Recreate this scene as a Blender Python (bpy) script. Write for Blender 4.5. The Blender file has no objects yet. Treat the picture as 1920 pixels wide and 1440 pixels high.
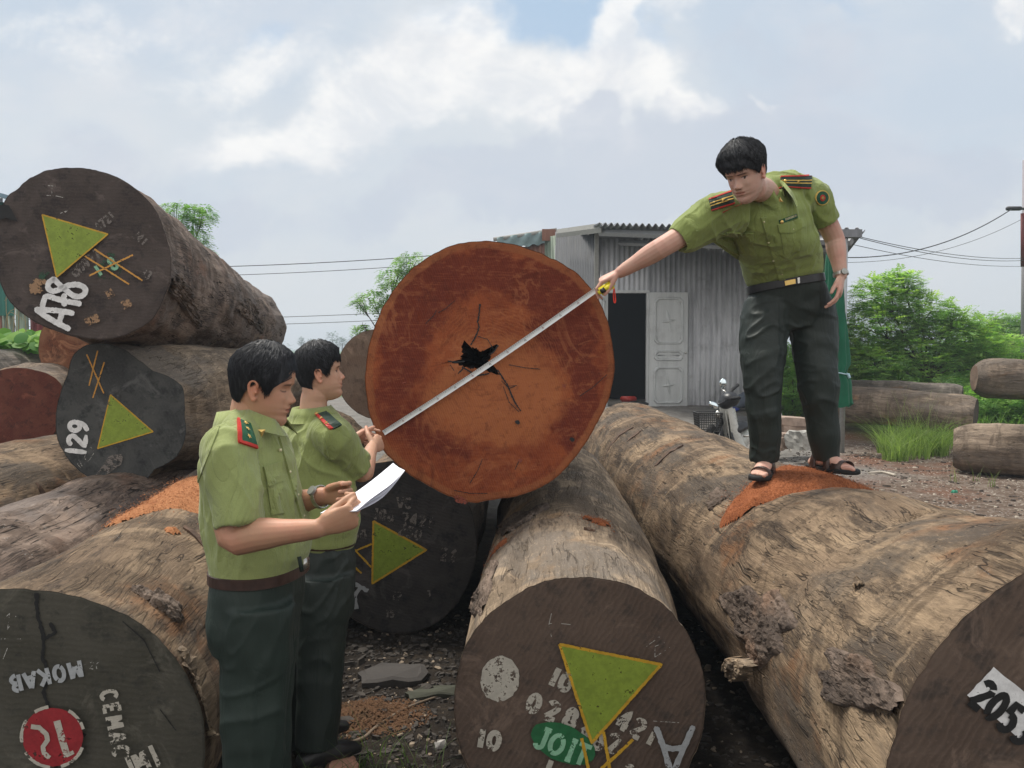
import bpy, bmesh, math, random
import numpy as np
from mathutils import Vector, Matrix, geometry
from mathutils.bvhtree import BVHTree
C = bpy.context; SC = C.scene; COL = SC.collection
rad = math.radians
# ------------------------------------------------------------------ camera
F_PX, CAM_Z, PITCH = 1550.0, 1.65, math.atan(65/1550.0)
cam = bpy.data.cameras.new('camera'); camo = bpy.data.objects.new('camera', cam); COL.objects.link(camo)
camo.location = (0, 0, CAM_Z); camo.rotation_euler = (math.pi/2 - PITCH, 0, 0)
cam.sensor_width = 36; cam.lens = 36*F_PX/1920; cam.clip_end = 3000; cam.clip_start = 0.05
SC.camera = camo
# ------------------------------------------------------------------ world, sun, exposure
SUN_EL, SUN_AZ = 64, -50        # azimuth from +Y towards +X, degrees (light comes from behind the pile, left)
w = bpy.data.worlds.new('World'); SC.world = w; w.use_nodes = True
wn, wl = w.node_tree.nodes, w.node_tree.links
wn.clear()
def wnode(t, **k):
    n = wn.new(t)
    for a, b in k.items():
        if a.startswith('i_'): n.inputs[a[2:].replace('_', ' ')].default_value = b
        else: setattr(n, a, b)
    return n
def build_sky():
    out = wnode('ShaderNodeOutputWorld'); bg = wnode('ShaderNodeBackground'); bg.inputs[1].default_value = 0.1
    sky = wnode('ShaderNodeTexSky', sky_type='NISHITA', sun_disc=False)
    sky.sun_elevation = rad(SUN_EL); sky.sun_rotation = rad(SUN_AZ); sky.air_density = 1.0; sky.dust_density = 2.0
    tc = wnode('ShaderNodeTexCoord'); sep = wnode('ShaderNodeSeparateXYZ'); wl.new(tc.outputs['Generated'], sep.inputs[0])
    def M(op, a, b=None, c=None, clamp=False):
        n = wnode('ShaderNodeMath', operation=op); n.use_clamp = clamp
        for i, v in enumerate((a, b, c)):
            if v is None: continue
            if isinstance(v, (int, float)): n.inputs[i].default_value = v
            else: wl.new(v, n.inputs[i])
        return n.outputs[0]
    # sky directions flattened onto a far wall: u = x/|y|, v = z/|y| (world directions, not screen)
    ay = M('MAXIMUM', M('ABSOLUTE', sep.outputs[1]), 0.15)
    u = M('DIVIDE', sep.outputs[0], ay); v = M('DIVIDE', sep.outputs[2], ay)
    cmb = wnode('ShaderNodeCombineXYZ'); wl.new(u, cmb.inputs[0]); wl.new(v, cmb.inputs[1])
    def noise(scale, det, rough, dist=0.0, sx=1.0, sy=1.0, off=0.0):
        mp = wnode('ShaderNodeMapping'); wl.new(cmb.outputs[0], mp.inputs[0])
        mp.inputs['Scale'].default_value = (sx, sy, 1); mp.inputs['Location'].default_value = (off, off*.7, off*.3)
        n = wnode('ShaderNodeTexNoise'); wl.new(mp.outputs[0], n.inputs['Vector'])
        n.inputs['Scale'].default_value = scale; n.inputs['Detail'].default_value = det
        n.inputs['Roughness'].default_value = rough; n.inputs['Distortion'].default_value = dist
        return n.outputs[0]
    wu = M('MULTIPLY', M('SUBTRACT', noise(3.2, 5, .6, 0, 1, 1, 3.1), .5), .34)
    wv = M('MULTIPLY', M('SUBTRACT', noise(3.2, 5, .6, 0, 1, 1, 8.7), .5), .26)
    uu = M('ADD', u, wu); vv = M('ADD', v, wv)
    def blob(px, py, rx, ry, ang=0, amp=1):
        cu, cv = (px-960)/F_PX, (655-py)/F_PX
        c, s = math.cos(rad(ang)), math.sin(rad(ang))
        du = M('SUBTRACT', uu, cu); dv = M('SUBTRACT', vv, cv)
        a = M('DIVIDE', M('ADD', M('MULTIPLY', du, c), M('MULTIPLY', dv, s)), rx/F_PX)
        b = M('DIVIDE', M('SUBTRACT', M('MULTIPLY', dv, c), M('MULTIPLY', du, s)), ry/F_PX)
        q = M('ADD', M('MULTIPLY', a, a), M('MULTIPLY', b, b))
        return M('MULTIPLY', M('POWER', 2.718, M('MULTIPLY', q, -1.0)), amp)
    def total(lst):
        t = lst[0]
        for x in lst[1:]: t = M('ADD', t, x)
        return t
    def thr(x, lo, hi):
        n = wnode('ShaderNodeMapRange', interpolation_type='SMOOTHSTEP'); wl.new(x, n.inputs[0])
        n.inputs[1].default_value = lo; n.inputs[2].default_value = hi; return n.outputs[0]
    def mix(f, a, b):
        n = wnode('ShaderNodeMix', data_type='RGBA')
        for i, x in ((0, f), (6, a), (7, b)):
            if isinstance(x, tuple): n.inputs[i].default_value = x + (1,)
            elif isinstance(x, (int, float)): n.inputs[i].default_value = x
            else: wl.new(x, n.inputs[i])
        return n.outputs[2]
    fine = noise(9, 9, .62, .25, 1, 1.3, 1.7)
    big = noise(2.6, 6, .55, .3, 1, 1.6, 5.2)
    K = 10.0
    def col(r, g, b): return (r*K, g*K, b*K)
    # veil of high cloud over a hazy blue sky
    base = mix(thr(big, .36, .66), col(.53, .62, .73), col(.655, .705, .76))
    hor = M('POWER', 2.718, M('MULTIPLY', M('ABSOLUTE', v), -6.5))
    base = mix(M('MULTIPLY', hor, .85), base, col(.73, .72, .695))
    blue = thr(M('ADD', total([blob(1060, 40, 200, 85, -8, 1.1), blob(1500, 30, 160, 40, -8, .6), blob(500, 20, 80, 30, 0, .6), blob(860, 40, 90, 40, 0, .55), blob(1220, 60, 60, 50, 0, .8), blob(30, 180, 60, 90, 0, .4)]), M('MULTIPLY', M('SUBTRACT', fine, .5), .9)), .28, .85)
    nb = wnode('ShaderNodeMix', data_type='RGBA'); nb.inputs[0].default_value = .25
    nb.inputs[6].default_value = col(.42, .60, .80) + (1,); wl.new(sky.outputs[0], nb.inputs[7])
    c = mix(M('MULTIPLY', blue, .8), base, nb.outputs[2])
    # white cumulus
    wsum = total([blob(870, 70, 130, 80, 25, 1.15), blob(760, 140, 120, 50, 10, .7), blob(600, 235, 280, 62, 10, 1.05), blob(470, 100, 260, 90, 15, .7), blob(180, 40, 200, 60, 10, .6), blob(980, 190, 200, 60, 5, .8), blob(1210, 60, 120, 45, 25, .8),
                  blob(1180, 165, 110, 65, 0, 1.2), blob(1310, 215, 60, 30, 0, .8), blob(900, 250, 330, 60, 0, .6), blob(1425, 190, 34, 12, 0, .9), blob(1890, 40, 60, 30, 15, 1.0), blob(1330, 20, 110, 40, 20, .8)])
    wm = thr(M('ADD', wsum, M('MULTIPLY', M('SUBTRACT', fine, .5), 1.7)), .30, 1.05)
    c = mix(M('MULTIPLY', wm, .85), c, mix(thr(noise(7, 7, .6, .3, 1, 1.4, 4.4), .38, .62), col(.97, .955, .93), col(.76, .78, .81)))
    # grey blue cloud bank in front of them
    gsum = total([blob(1270, 330, 340, 95, -3, 1.1), blob(1120, 215, 60, 50, 0, .8), blob(1560, 250, 330, 120, 0, .8), blob(1500, 100, 230, 70, 0, .55), blob(200, 250, 270, 110, -30, .65), blob(860, 390, 420, 75, 2, .75), blob(280, 440, 330, 110, -10, .6), blob(1700, 330, 260, 90, 5, .6)])
    gm = thr(M('ADD', gsum, M('MULTIPLY', M('SUBTRACT', fine, .5), 1.1)), .48, .80)
    c = mix(M('MULTIPLY', gm, .65), c, col(.545, .595, .685))
    soft = noise(5, 7, .6, .4, 1, 1.8, 9.9)
    c = mix(M('MULTIPLY', thr(soft, .45, .75), .25), c, col(.78, .76, .78))
    # unseen sky behind the camera made brighter, added as fill light
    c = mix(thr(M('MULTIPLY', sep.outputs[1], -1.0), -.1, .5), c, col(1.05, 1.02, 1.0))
    # below the horizon
    c = mix(thr(sep.outputs[2], -.02, -.001), col(.18, .19, .16), c)
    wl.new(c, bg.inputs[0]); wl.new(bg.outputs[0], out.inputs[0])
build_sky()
sl = bpy.data.lights.new('sun', 'SUN'); sun = bpy.data.objects.new('sun', sl); COL.objects.link(sun)
sl.energy = 4.1; sl.angle = rad(14); sl.color = (1.0, .95, .87)
_az = rad(SUN_AZ); _el = rad(SUN_EL)
sdir = Vector((math.sin(_az)*math.cos(_el), math.cos(_az)*math.cos(_el), math.sin(_el)))
sun.rotation_euler = sdir.to_track_quat('Z', 'Y').to_euler(); sun.location = (0, 0, 30)
SC.view_settings.view_transform = 'Standard'; SC.view_settings.look = 'None'
SC.view_settings.exposure = 0.1; SC.view_settings.gamma = 1.0; SC.view_settings.use_curve_mapping = False
SC.render.engine = 'CYCLES'; SC.cycles.max_bounces = 6; SC.cycles.transparent_max_bounces = 16
SC.cycles.use_denoising = True
# ------------------------------------------------------------------ helpers
def P(px, py, d):
    """point on the photograph's ray at depth y = d"""
    a, b = (px-960)/F_PX, (720-py)/F_PX
    fy = math.cos(PITCH) + b*math.sin(PITCH); fz = -math.sin(PITCH) + b*math.cos(PITCH)
    return Vector((a/fy*d, d, CAM_Z + fz/fy*d))
def RAY(px, py): return (P(px, py, 1.0) - Vector((0, 0, CAM_Z)))
rng = np.random.default_rng(7)
_perm = rng.permutation(4096)
_val = rng.uniform(-1, 1, 4096)
def vnoise(p, seed=0):
    """vectorised value noise in -1..1; p is (n,3)"""
    p = np.asarray(p, float) + seed*17.13
    i = np.floor(p).astype(np.int64); f = p - i; f = f*f*(3-2*f)
    def h(x, y, z): return _val[_perm[(_perm[(_perm[x & 4095] + y) & 4095] + z) & 4095]]
    x, y, z = i[:, 0], i[:, 1], i[:, 2]; fx, fy, fz = f[:, 0], f[:, 1], f[:, 2]
    def L(a, b, t): return a + (b-a)*t
    return L(L(L(h(x, y, z), h(x+1, y, z), fx), L(h(x, y+1, z), h(x+1, y+1, z), fx), fy),
             L(L(h(x, y, z+1), h(x+1, y, z+1), fx), L(h(x, y+1, z+1), h(x+1, y+1, z+1), fx), fy), fz)
def fbm(p, octv=4, seed=0, g=.5):
    p = np.asarray(p, float); a, s, t = 1.0, 0.0, 0.0
    for k in range(octv):
        s = s + a*vnoise(p*(2.0**k), seed+k*3); t += a; a *= g
    return s/t
def sstep(a, b, x):
    t = np.clip((np.asarray(x, float)-a)/(b-a), 0, 1); return t*t*(3-2*t)
def link(o, parent=None):
    COL.objects.link(o)
    if parent is not None: o.parent = parent
    return o
def tag(o, label=None, cat=None, group=None, kind=None):
    if label: o['label'] = label
    if cat: o['category'] = cat
    if group: o['group'] = group
    if kind: o['kind'] = kind
    return o
def empty(name, loc=(0, 0, 0), rot=None):
    o = bpy.data.objects.new(name, None); o.location = loc; o.empty_display_size = .1
    if rot is not None: o.rotation_euler = rot
    COL.objects.link(o); return o
WROOTS = {}
def wroot(o):
    while o is not None and o.parent is not None: o = o.parent
    return o
def wempty(name, loc):
    """an Empty whose parts are given in world coordinates"""
    o = empty(name, loc); WROOTS[o.as_pointer()] = Vector(loc); return o
def mesh(name, V, Fs, mat, parent=None, smooth=True, colors=None):
    if parent is not None and wroot(parent).as_pointer() in WROOTS:
        off = np.array(WROOTS[wroot(parent).as_pointer()]); V = np.array([tuple(v) for v in V])-off
    me = bpy.data.meshes.new(name)
    me.from_pydata([tuple(v) for v in V], [], [tuple(f) for f in Fs]); me.update()
    if smooth: me.polygons.foreach_set('use_smooth', [True]*len(me.polygons))
    if mat is not None:
        for m in (mat if isinstance(mat, (list, tuple)) else [mat]): me.materials.append(m)
    if colors is not None:
        ca = me.color_attributes.new('tint', 'FLOAT_COLOR', 'POINT')
        c4 = np.ones((len(me.vertices), 4), np.float32); c4[:, :3] = np.asarray(colors)[:, :3]
        ca.data.foreach_set('color', c4.ravel())
    return link(bpy.data.objects.new(name, me), parent)
class MB:
    """collects shapes into one mesh"""
    def __init__(s): s.V = []; s.F = []
    def add(s, V, Fs):
        n = len(s.V); s.V += [tuple(v) for v in V]; s.F += [tuple(i+n for i in f) for f in Fs]; return s
    def box(s, c, size, R=None, bev=0.0):
        hx, hy, hz = size[0]/2, size[1]/2, size[2]/2
        c = Vector(c); R = R or Matrix.Identity(3)
        if bev <= 0:
            V = [c + R @ Vector((x*hx, y*hy, z*hz)) for x in (-1, 1) for y in (-1, 1) for z in (-1, 1)]
            return s.add(V, [(0, 1, 3, 2), (4, 6, 7, 5), (0, 4, 5, 1), (2, 3, 7, 6), (0, 2, 6, 4), (1, 5, 7, 3)])
        bm = bmesh.new(); bmesh.ops.create_cube(bm, size=1.0)
        for v in bm.verts: v.co = Vector((v.co.x*2*hx, v.co.y*2*hy, v.co.z*2*hz))
        bmesh.ops.bevel(bm, geom=bm.edges[:], offset=bev, segments=2, affect='EDGES')
        V = [c + R @ v.co for v in bm.verts]; bm.verts.index_update()
        Fs = [[v.index for v in f.verts] for f in bm.faces]; bm.free(); return s.add(V, Fs)
    def tube(s, pts, r, n=12, cap=True, **k):
        V, Fs = tube(pts, r, n, cap, **k); return s.add(V, Fs)
    def sphere(s, c, r, n=12, R=None):
        r = (r, r, r) if isinstance(r, (int, float)) else r
        c = Vector(c); R = R or Matrix.Identity(3); V = []; Fs = []
        m = max(4, n//2)
        V.append(c + R @ Vector((0, 0, -r[2])))
        for i in range(1, m):
            a = -math.pi/2 + math.pi*i/m
            for j in range(n):
                b = 2*math.pi*j/n
                V.append(c + R @ Vector((math.cos(a)*math.cos(b)*r[0], math.cos(a)*math.sin(b)*r[1], math.sin(a)*r[2])))
        V.append(c + R @ Vector((0, 0, r[2])))
        for j in range(n):
            k = (j+1) % n; Fs.append((0, 1+k, 1+j)); Fs.append((len(V)-1, 1+(m-2)*n+j, 1+(m-2)*n+k))
            for i in range(m-2): Fs.append((1+i*n+j, 1+i*n+k, 1+(i+1)*n+k, 1+(i+1)*n+j))
        return s.add(V, Fs)
    def build(s, name, mat, parent=None, smooth=True, **k): return mesh(name, s.V, s.F, mat, parent, smooth, **k)
def catmull(pts, vals, per=6):
    """smooth curve through pts with interpolated radii tuples"""
    n = len(pts); out = []; ov = []
    def at(i): return np.array(pts[max(0, min(n-1, i))], float)
    vals = [np.atleast_1d(np.array(v, float)) for v in vals]
    def va(i): return vals[max(0, min(n-1, i))]
    for i in range(n-1):
        for k in range(per):
            t = k/per
            def cr(a, b, c, d): return .5*((2*b)+(-a+c)*t+(2*a-5*b+4*c-d)*t*t+(-a+3*b-3*c+d)*t**3)
            out.append(cr(at(i-1), at(i), at(i+1), at(i+2))); ov.append(va(i)*(1-t*t*(3-2*t)) + va(i+1)*(t*t*(3-2*t)))
    out.append(at(n-1)); ov.append(va(n-1))
    return [Vector(p) for p in out], ov
def tube(pts, r, n=12, cap=True, up=None, smooth=0, hem=None, round_ends=False):
    """r: number, list of numbers or list of (ra, rb); up orients ra"""
    pts = [Vector(p) for p in pts]
    if isinstance(r, (int, float)): r = [r]*len(pts)
    if smooth: pts, r = catmull(pts, r, smooth)
    rr = []
    for x in r:
        x = np.atleast_1d(np.array(x, float)); rr.append((x[0], x[1] if len(x) > 1 else x[0]))
    V = []; Fs = []; prev = Vector(up) if up is not None else None
    m = len(pts)
    T = []
    for i in range(m):
        t = pts[min(i+1, m-1)] - pts[max(i-1, 0)]
        T.append(t.normalized() if t.length > 1e-9 else Vector((0, 0, 1)))
    if prev is None: prev = Vector((1, 0, 0)) if abs(T[0].x) < .9 else Vector((0, 1, 0))
    rings = []
    A = prev
    fr = []
    for i in range(m):
        a = A - T[i]*A.dot(T[i])
        if a.length < 1e-6: a = T[i].orthogonal()
        a.normalize(); A = a; fr.append((a, T[i].cross(a)))
    seq = [(pts[i], rr[i][0], rr[i][1], fr[i]) for i in range(m)]
    if round_ends:
        f0, f1 = seq[0], seq[-1]
        pre = [(f0[0]-T[0]*f0[2]*math.sin(a), f0[1]*math.cos(a), f0[2]*math.cos(a), f0[3]) for a in (1.35, 1.0, .5)]
        post = [(f1[0]+T[-1]*f1[2]*math.sin(a), f1[1]*math.cos(a), f1[2]*math.cos(a), f1[3]) for a in (.5, 1.0, 1.35)]
        seq = pre + seq + post
    if hem:
        p, a, b, f = seq[-1]; th, dp = hem
        seq += [(p, a-th, b-th, f), (p-T[-1]*dp, a-th-.004, b-th-.004, f)]
    for p, a, b, f in seq:
        for j in range(n):
            c, s_ = math.cos(2*math.pi*j/n), math.sin(2*math.pi*j/n)
            V.append(p + f[0]*(a*c) + f[1]*(b*s_))
    k = len(seq)
    for i in range(k-1):
        for j in range(n):
            q = (j+1) % n; Fs.append((i*n+j, i*n+q, (i+1)*n+q, (i+1)*n+j))
    if cap:
        V.append(seq[0][0]); V.append(seq[-1][0]); a, b = len(V)-2, len(V)-1
        for j in range(n):
            q = (j+1) % n; Fs.append((a, q, j)); Fs.append((b, (k-1)*n+j, (k-1)*n+q))
    return V, Fs
def loft(rings, cap=True):
    n = len(rings[0]); V = [Vector(p) for r in rings for p in r]; Fs = []
    for i in range(len(rings)-1):
        for j in range(n):
            q = (j+1) % n; Fs.append((i*n+j, i*n+q, (i+1)*n+q, (i+1)*n+j))
    if cap:
        for base, flip in ((0, True), ((len(rings)-1)*n, False)):
            c = sum((V[base+j] for j in range(n)), Vector())/n; V.append(c); ci = len(V)-1
            for j in range(n):
                q = (j+1) % n; Fs.append((ci, base+q, base+j) if flip else (ci, base+j, base+q))
    return V, Fs
def remeshed(mb, voxel, smooth_it=4, smooth_f=.5):
    """voxel union of everything in mb -> (verts ndarray, faces list, normals ndarray)"""
    me = bpy.data.meshes.new('tmp'); me.from_pydata(mb.V, [], mb.F); me.update()
    o = bpy.data.objects.new('tmp', me); COL.objects.link(o)
    m = o.modifiers.new('r', 'REMESH'); m.mode = 'VOXEL'; m.voxel_size = voxel; m.adaptivity = 0
    if smooth_it:
        s = o.modifiers.new('s', 'SMOOTH'); s.factor = smooth_f; s.iterations = smooth_it
    dg = C.evaluated_depsgraph_get(); dg.update()
    ev = bpy.data.meshes.new_from_object(o.evaluated_get(dg))
    V = np.empty(len(ev.vertices)*3); ev.vertices.foreach_get('co', V); V = V.reshape(-1, 3)
    N = np.empty(len(ev.vertices)*3); ev.vertices.foreach_get('normal', N); N = N.reshape(-1, 3)
    Fs = [tuple(p.vertices) for p in ev.polygons]
    bpy.data.objects.remove(o); bpy.data.meshes.remove(me); bpy.data.meshes.remove(ev)
    return V, Fs, N
# ------------------------------------------------------------------ material helpers
class NT:
    def __init__(s, name, rough=.7, spec=.3):
        s.m = bpy.data.materials.new(name); s.m.use_nodes = True; s.t = s.m.node_tree; s.t.nodes.clear()
        s.out = s.n('ShaderNodeOutputMaterial'); s.b = s.n('ShaderNodeBsdfPrincipled'); s.l(s.b.outputs[0], s.out.inputs[0])
        s.b.inputs['Roughness'].default_value = rough; s.b.inputs['Specular IOR Level'].default_value = spec
        s.tc = s.n('ShaderNodeTexCoord')
    def n(s, t, **k):
        x = s.t.nodes.new(t)
        for a, b in k.items(): setattr(x, a, b)
        return x
    def l(s, a, b): s.t.links.new(a, b)
    def put(s, sock, v):
        if isinstance(v, (int, float)): sock.default_value = v
        elif isinstance(v, tuple): sock.default_value = v + (1,) if len(v) == 3 and sock.type == 'RGBA' else v
        else: s.l(v, sock)
    def vec(s, scale=(1, 1, 1), loc=(0, 0, 0), rot=(0, 0, 0), src='Object'):
        m = s.n('ShaderNodeMapping'); s.l(s.tc.outputs[src], m.inputs[0])
        m.inputs['Scale'].default_value = scale; m.inputs['Location'].default_value = loc; m.inputs['Rotation'].default_value = rot
        return m.outputs[0]
    def noise(s, v, scale=5, det=5, rough=.55, dist=0):
        x = s.n('ShaderNodeTexNoise'); s.l(v, x.inputs['Vector'])
        for a, b in (('Scale', scale), ('Detail', det), ('Roughness', rough), ('Distortion', dist)): x.inputs[a].default_value = b
        return x.outputs[0]
    def voro(s, v, scale=5, feature='F1', rnd=1, out=0):
        x = s.n('ShaderNodeTexVoronoi', feature=feature); s.l(v, x.inputs['Vector'])
        x.inputs['Scale'].default_value = scale; x.inputs['Randomness'].default_value = rnd
        return x.outputs[out]
    def wave(s, v, scale=5, dist=2, det=3, dscale=1, typ='BANDS', direc='X'):
        x = s.n('ShaderNodeTexWave', wave_type=typ); s.l(v, x.inputs['Vector'])
        if typ == 'BANDS': x.bands_direction = direc
        else: x.rings_direction = direc
        for a, b in (('Scale', scale), ('Distortion', dist), ('Detail', det), ('Detail Scale', dscale)): x.inputs[a].default_value = b
        return x.outputs['Fac']
    def rng(s, x, lo, hi, a=0, b=1, smooth=True):
        m = s.n('ShaderNodeMapRange'); m.interpolation_type = 'SMOOTHSTEP' if smooth else 'LINEAR'
        s.put(m.inputs[0], x)
        for i, v in ((1, lo), (2, hi), (3, a), (4, b)): m.inputs[i].default_value = v
        return m.outputs[0]
    def math(s, op, a, b=None, clamp=False):
        m = s.n('ShaderNodeMath', operation=op); m.use_clamp = clamp; s.put(m.inputs[0], a)
        if b is not None: s.put(m.inputs[1], b)
        return m.outputs[0]
    def mix(s, f, a, b, blend='MIX'):
        m = s.n('ShaderNodeMix', data_type='RGBA', blend_type=blend)
        for i, v in ((0, f), (6, a), (7, b)): s.put(m.inputs[i], v)
        return m.outputs[2]
    def ramp(s, f, stops):
        r = s.n('ShaderNodeValToRGB'); s.put(r.inputs[0], f); e = r.color_ramp.elements
        while len(e) > 1: e.remove(e[-1])
        e[0].position = stops[0][0]; e[0].color = stops[0][1] + (1,)
        for p, c in stops[1:]:
            x = e.new(p); x.color = c + (1,)
        return r.outputs[0]
    def attr(s, name='tint'):
        a = s.n('ShaderNodeAttribute', attribute_name=name); return a.outputs['Color']
    def sepr(s, v):
        x = s.n('ShaderNodeSeparateXYZ'); s.l(v, x.inputs[0]); return x.outputs
    def bump(s, h, strength=.5, dist=.01, normal=None):
        b = s.n('ShaderNodeBump'); b.inputs['Strength'].default_value = strength; b.inputs['Distance'].default_value = dist
        s.l(h, b.inputs['Height'])
        if normal is not None: s.l(normal, b.inputs['Normal'])
        return b.outputs[0]
    def done(s, color=None, normal=None, rough=None, metal=None, alpha=None, sheen=None, sss=None):
        if color is not None: s.put(s.b.inputs['Base Color'], color)
        if normal is not None: s.l(normal, s.b.inputs['Normal'])
        if rough is not None: s.put(s.b.inputs['Roughness'], rough)
        if metal is not None: s.put(s.b.inputs['Metallic'], metal)
        if alpha is not None: s.put(s.b.inputs['Alpha'], alpha)
        if sheen is not None: s.b.inputs['Sheen Weight'].default_value = sheen
        if sss is not None:
            s.b.inputs['Subsurface Weight'].default_value = sss[0]; s.b.inputs['Subsurface Radius'].default_value = sss[1]
            s.b.inputs['Subsurface Scale'].default_value = sss[2]
        return s.m
def plain(name, col, rough=.6, metal=0, spec=.4, var=.12, scale=30, bump=.0):
    s = NT(name, rough, spec); v = s.vec(); n = s.noise(v, scale, 4, .6)
    c = s.mix(s.rng(n, .3, .7), tuple(x*(1-var) for x in col), tuple(min(1, x*(1+var)) for x in col))
    return s.done(c, normal=s.bump(n, bump, .004) if bump else None, metal=metal, rough=s.rng(n, .2, .8, max(0, rough-.08), min(1, rough+.08)))
# ------------------------------------------------------------------ terrain
def gheight(x, y):
    x = np.asarray(x, float); y = np.asarray(y, float)
    yard = .35*sstep(4.6, 6.2, y)*sstep(1.7, 2.6, x) + .62*0
    back = .62*sstep(8.5, 15, y)
    h = np.maximum(yard, back)
    p = np.stack([x, y, 0*x], -1).reshape(-1, 3)
    n = (fbm(p*1.3, 3, 3)*.03 + fbm(p*6, 3, 9)*.014).reshape(x.shape)
    far = sstep(60, 25, y)
    return h + n*far - .03
def m_ground():
    s = NT('earth', .95, .15); v = s.vec()
    a = s.noise(v, .8, 6, .6); b = s.noise(v, 14, 8, .7); f = s.noise(v, 90, 4, .7)
    xyz = s.sepr(v)
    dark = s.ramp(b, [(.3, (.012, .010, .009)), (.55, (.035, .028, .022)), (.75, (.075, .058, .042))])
    # yard: chips and grit over brown earth
    yard = s.ramp(b, [(.28, (.055, .04, .03)), (.5, (.14, .10, .075)), (.62, (.24, .20, .165)), (.8, (.38, .35, .31))])
    red = s.ramp(f, [(.3, (.09, .04, .025)), (.7, (.22, .12, .08))])
    yard = s.mix(s.rng(a, .5, .62), yard, red)
    grit = s.voro(s.vec(), 38, 'F1', 1, 0)
    g2 = s.voro(s.vec(), 38, 'F1', 1, 1)
    gsel = s.math('MULTIPLY', s.rng(s.sepr(g2)[0], .72, .78), s.rng(grit, .34, .3))
    yard = s.mix(s.math('MULTIPLY', gsel, s.rng(s.noise(v, 1.6, 4, .6), .42, .58)), yard, (.42, .39, .35))
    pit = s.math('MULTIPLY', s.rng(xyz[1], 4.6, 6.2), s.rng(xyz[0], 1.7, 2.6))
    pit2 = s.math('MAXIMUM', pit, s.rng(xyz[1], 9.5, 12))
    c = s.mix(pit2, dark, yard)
    cem = s.ramp(s.noise(v, 5, 7, .65), [(.3, (.15, .145, .135)), (.7, (.28, .27, .25))])
    inyard = s.math('MULTIPLY', s.rng(s.math('ADD', xyz[1], s.math('MULTIPLY', a, 2.5)), 9.2, 10.4), s.rng(s.math('ADD', xyz[0], s.math('MULTIPLY', a, 2)), 5.6, 4.6))
    c = s.mix(s.math('MULTIPLY', inyard, .85), c, cem)
    grass = s.ramp(s.noise(v, 3, 7, .7), [(.3, (.03, .07, .012)), (.7, (.10, .20, .035))])
    gz = s.math('MAXIMUM', s.rng(xyz[1], 17.5, 20), s.math('MULTIPLY', s.rng(xyz[0], 4.8, 6.0), s.rng(xyz[1], 10.5, 12)))
    c = s.mix(gz, c, grass)
    h = s.math('ADD', s.math('MULTIPLY', b, .8), s.math('MULTIPLY', f, .5))
    return s.done(c, s.bump(h, .9, .03))
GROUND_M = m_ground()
def build_ground():
    def axis(lo, hi, dense_lo, dense_hi, step):
        a = list(np.arange(dense_lo, dense_hi, step)); s = step
        x = a[0]
        while x > lo: s *= 1.22; x -= s; a.insert(0, x)
        s = step; x = a[-1]
        while x < hi: s *= 1.22; x += s; a.append(x)
        return np.array(a)
    xs = axis(-1500, 1500, -4, 8, .07); ys = axis(-40, 2200, 2.2, 12, .07)
    X, Y = np.meshgrid(xs, ys); Z = gheight(X, Y)
    V = np.stack([X, Y, Z], -1).reshape(-1, 3); nx = len(xs)
    Fs = [(j*nx+i, j*nx+i+1, (j+1)*nx+i+1, (j+1)*nx+i) for j in range(len(ys)-1) for i in range(nx-1)]
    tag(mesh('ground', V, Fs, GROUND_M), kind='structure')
build_ground()
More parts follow.
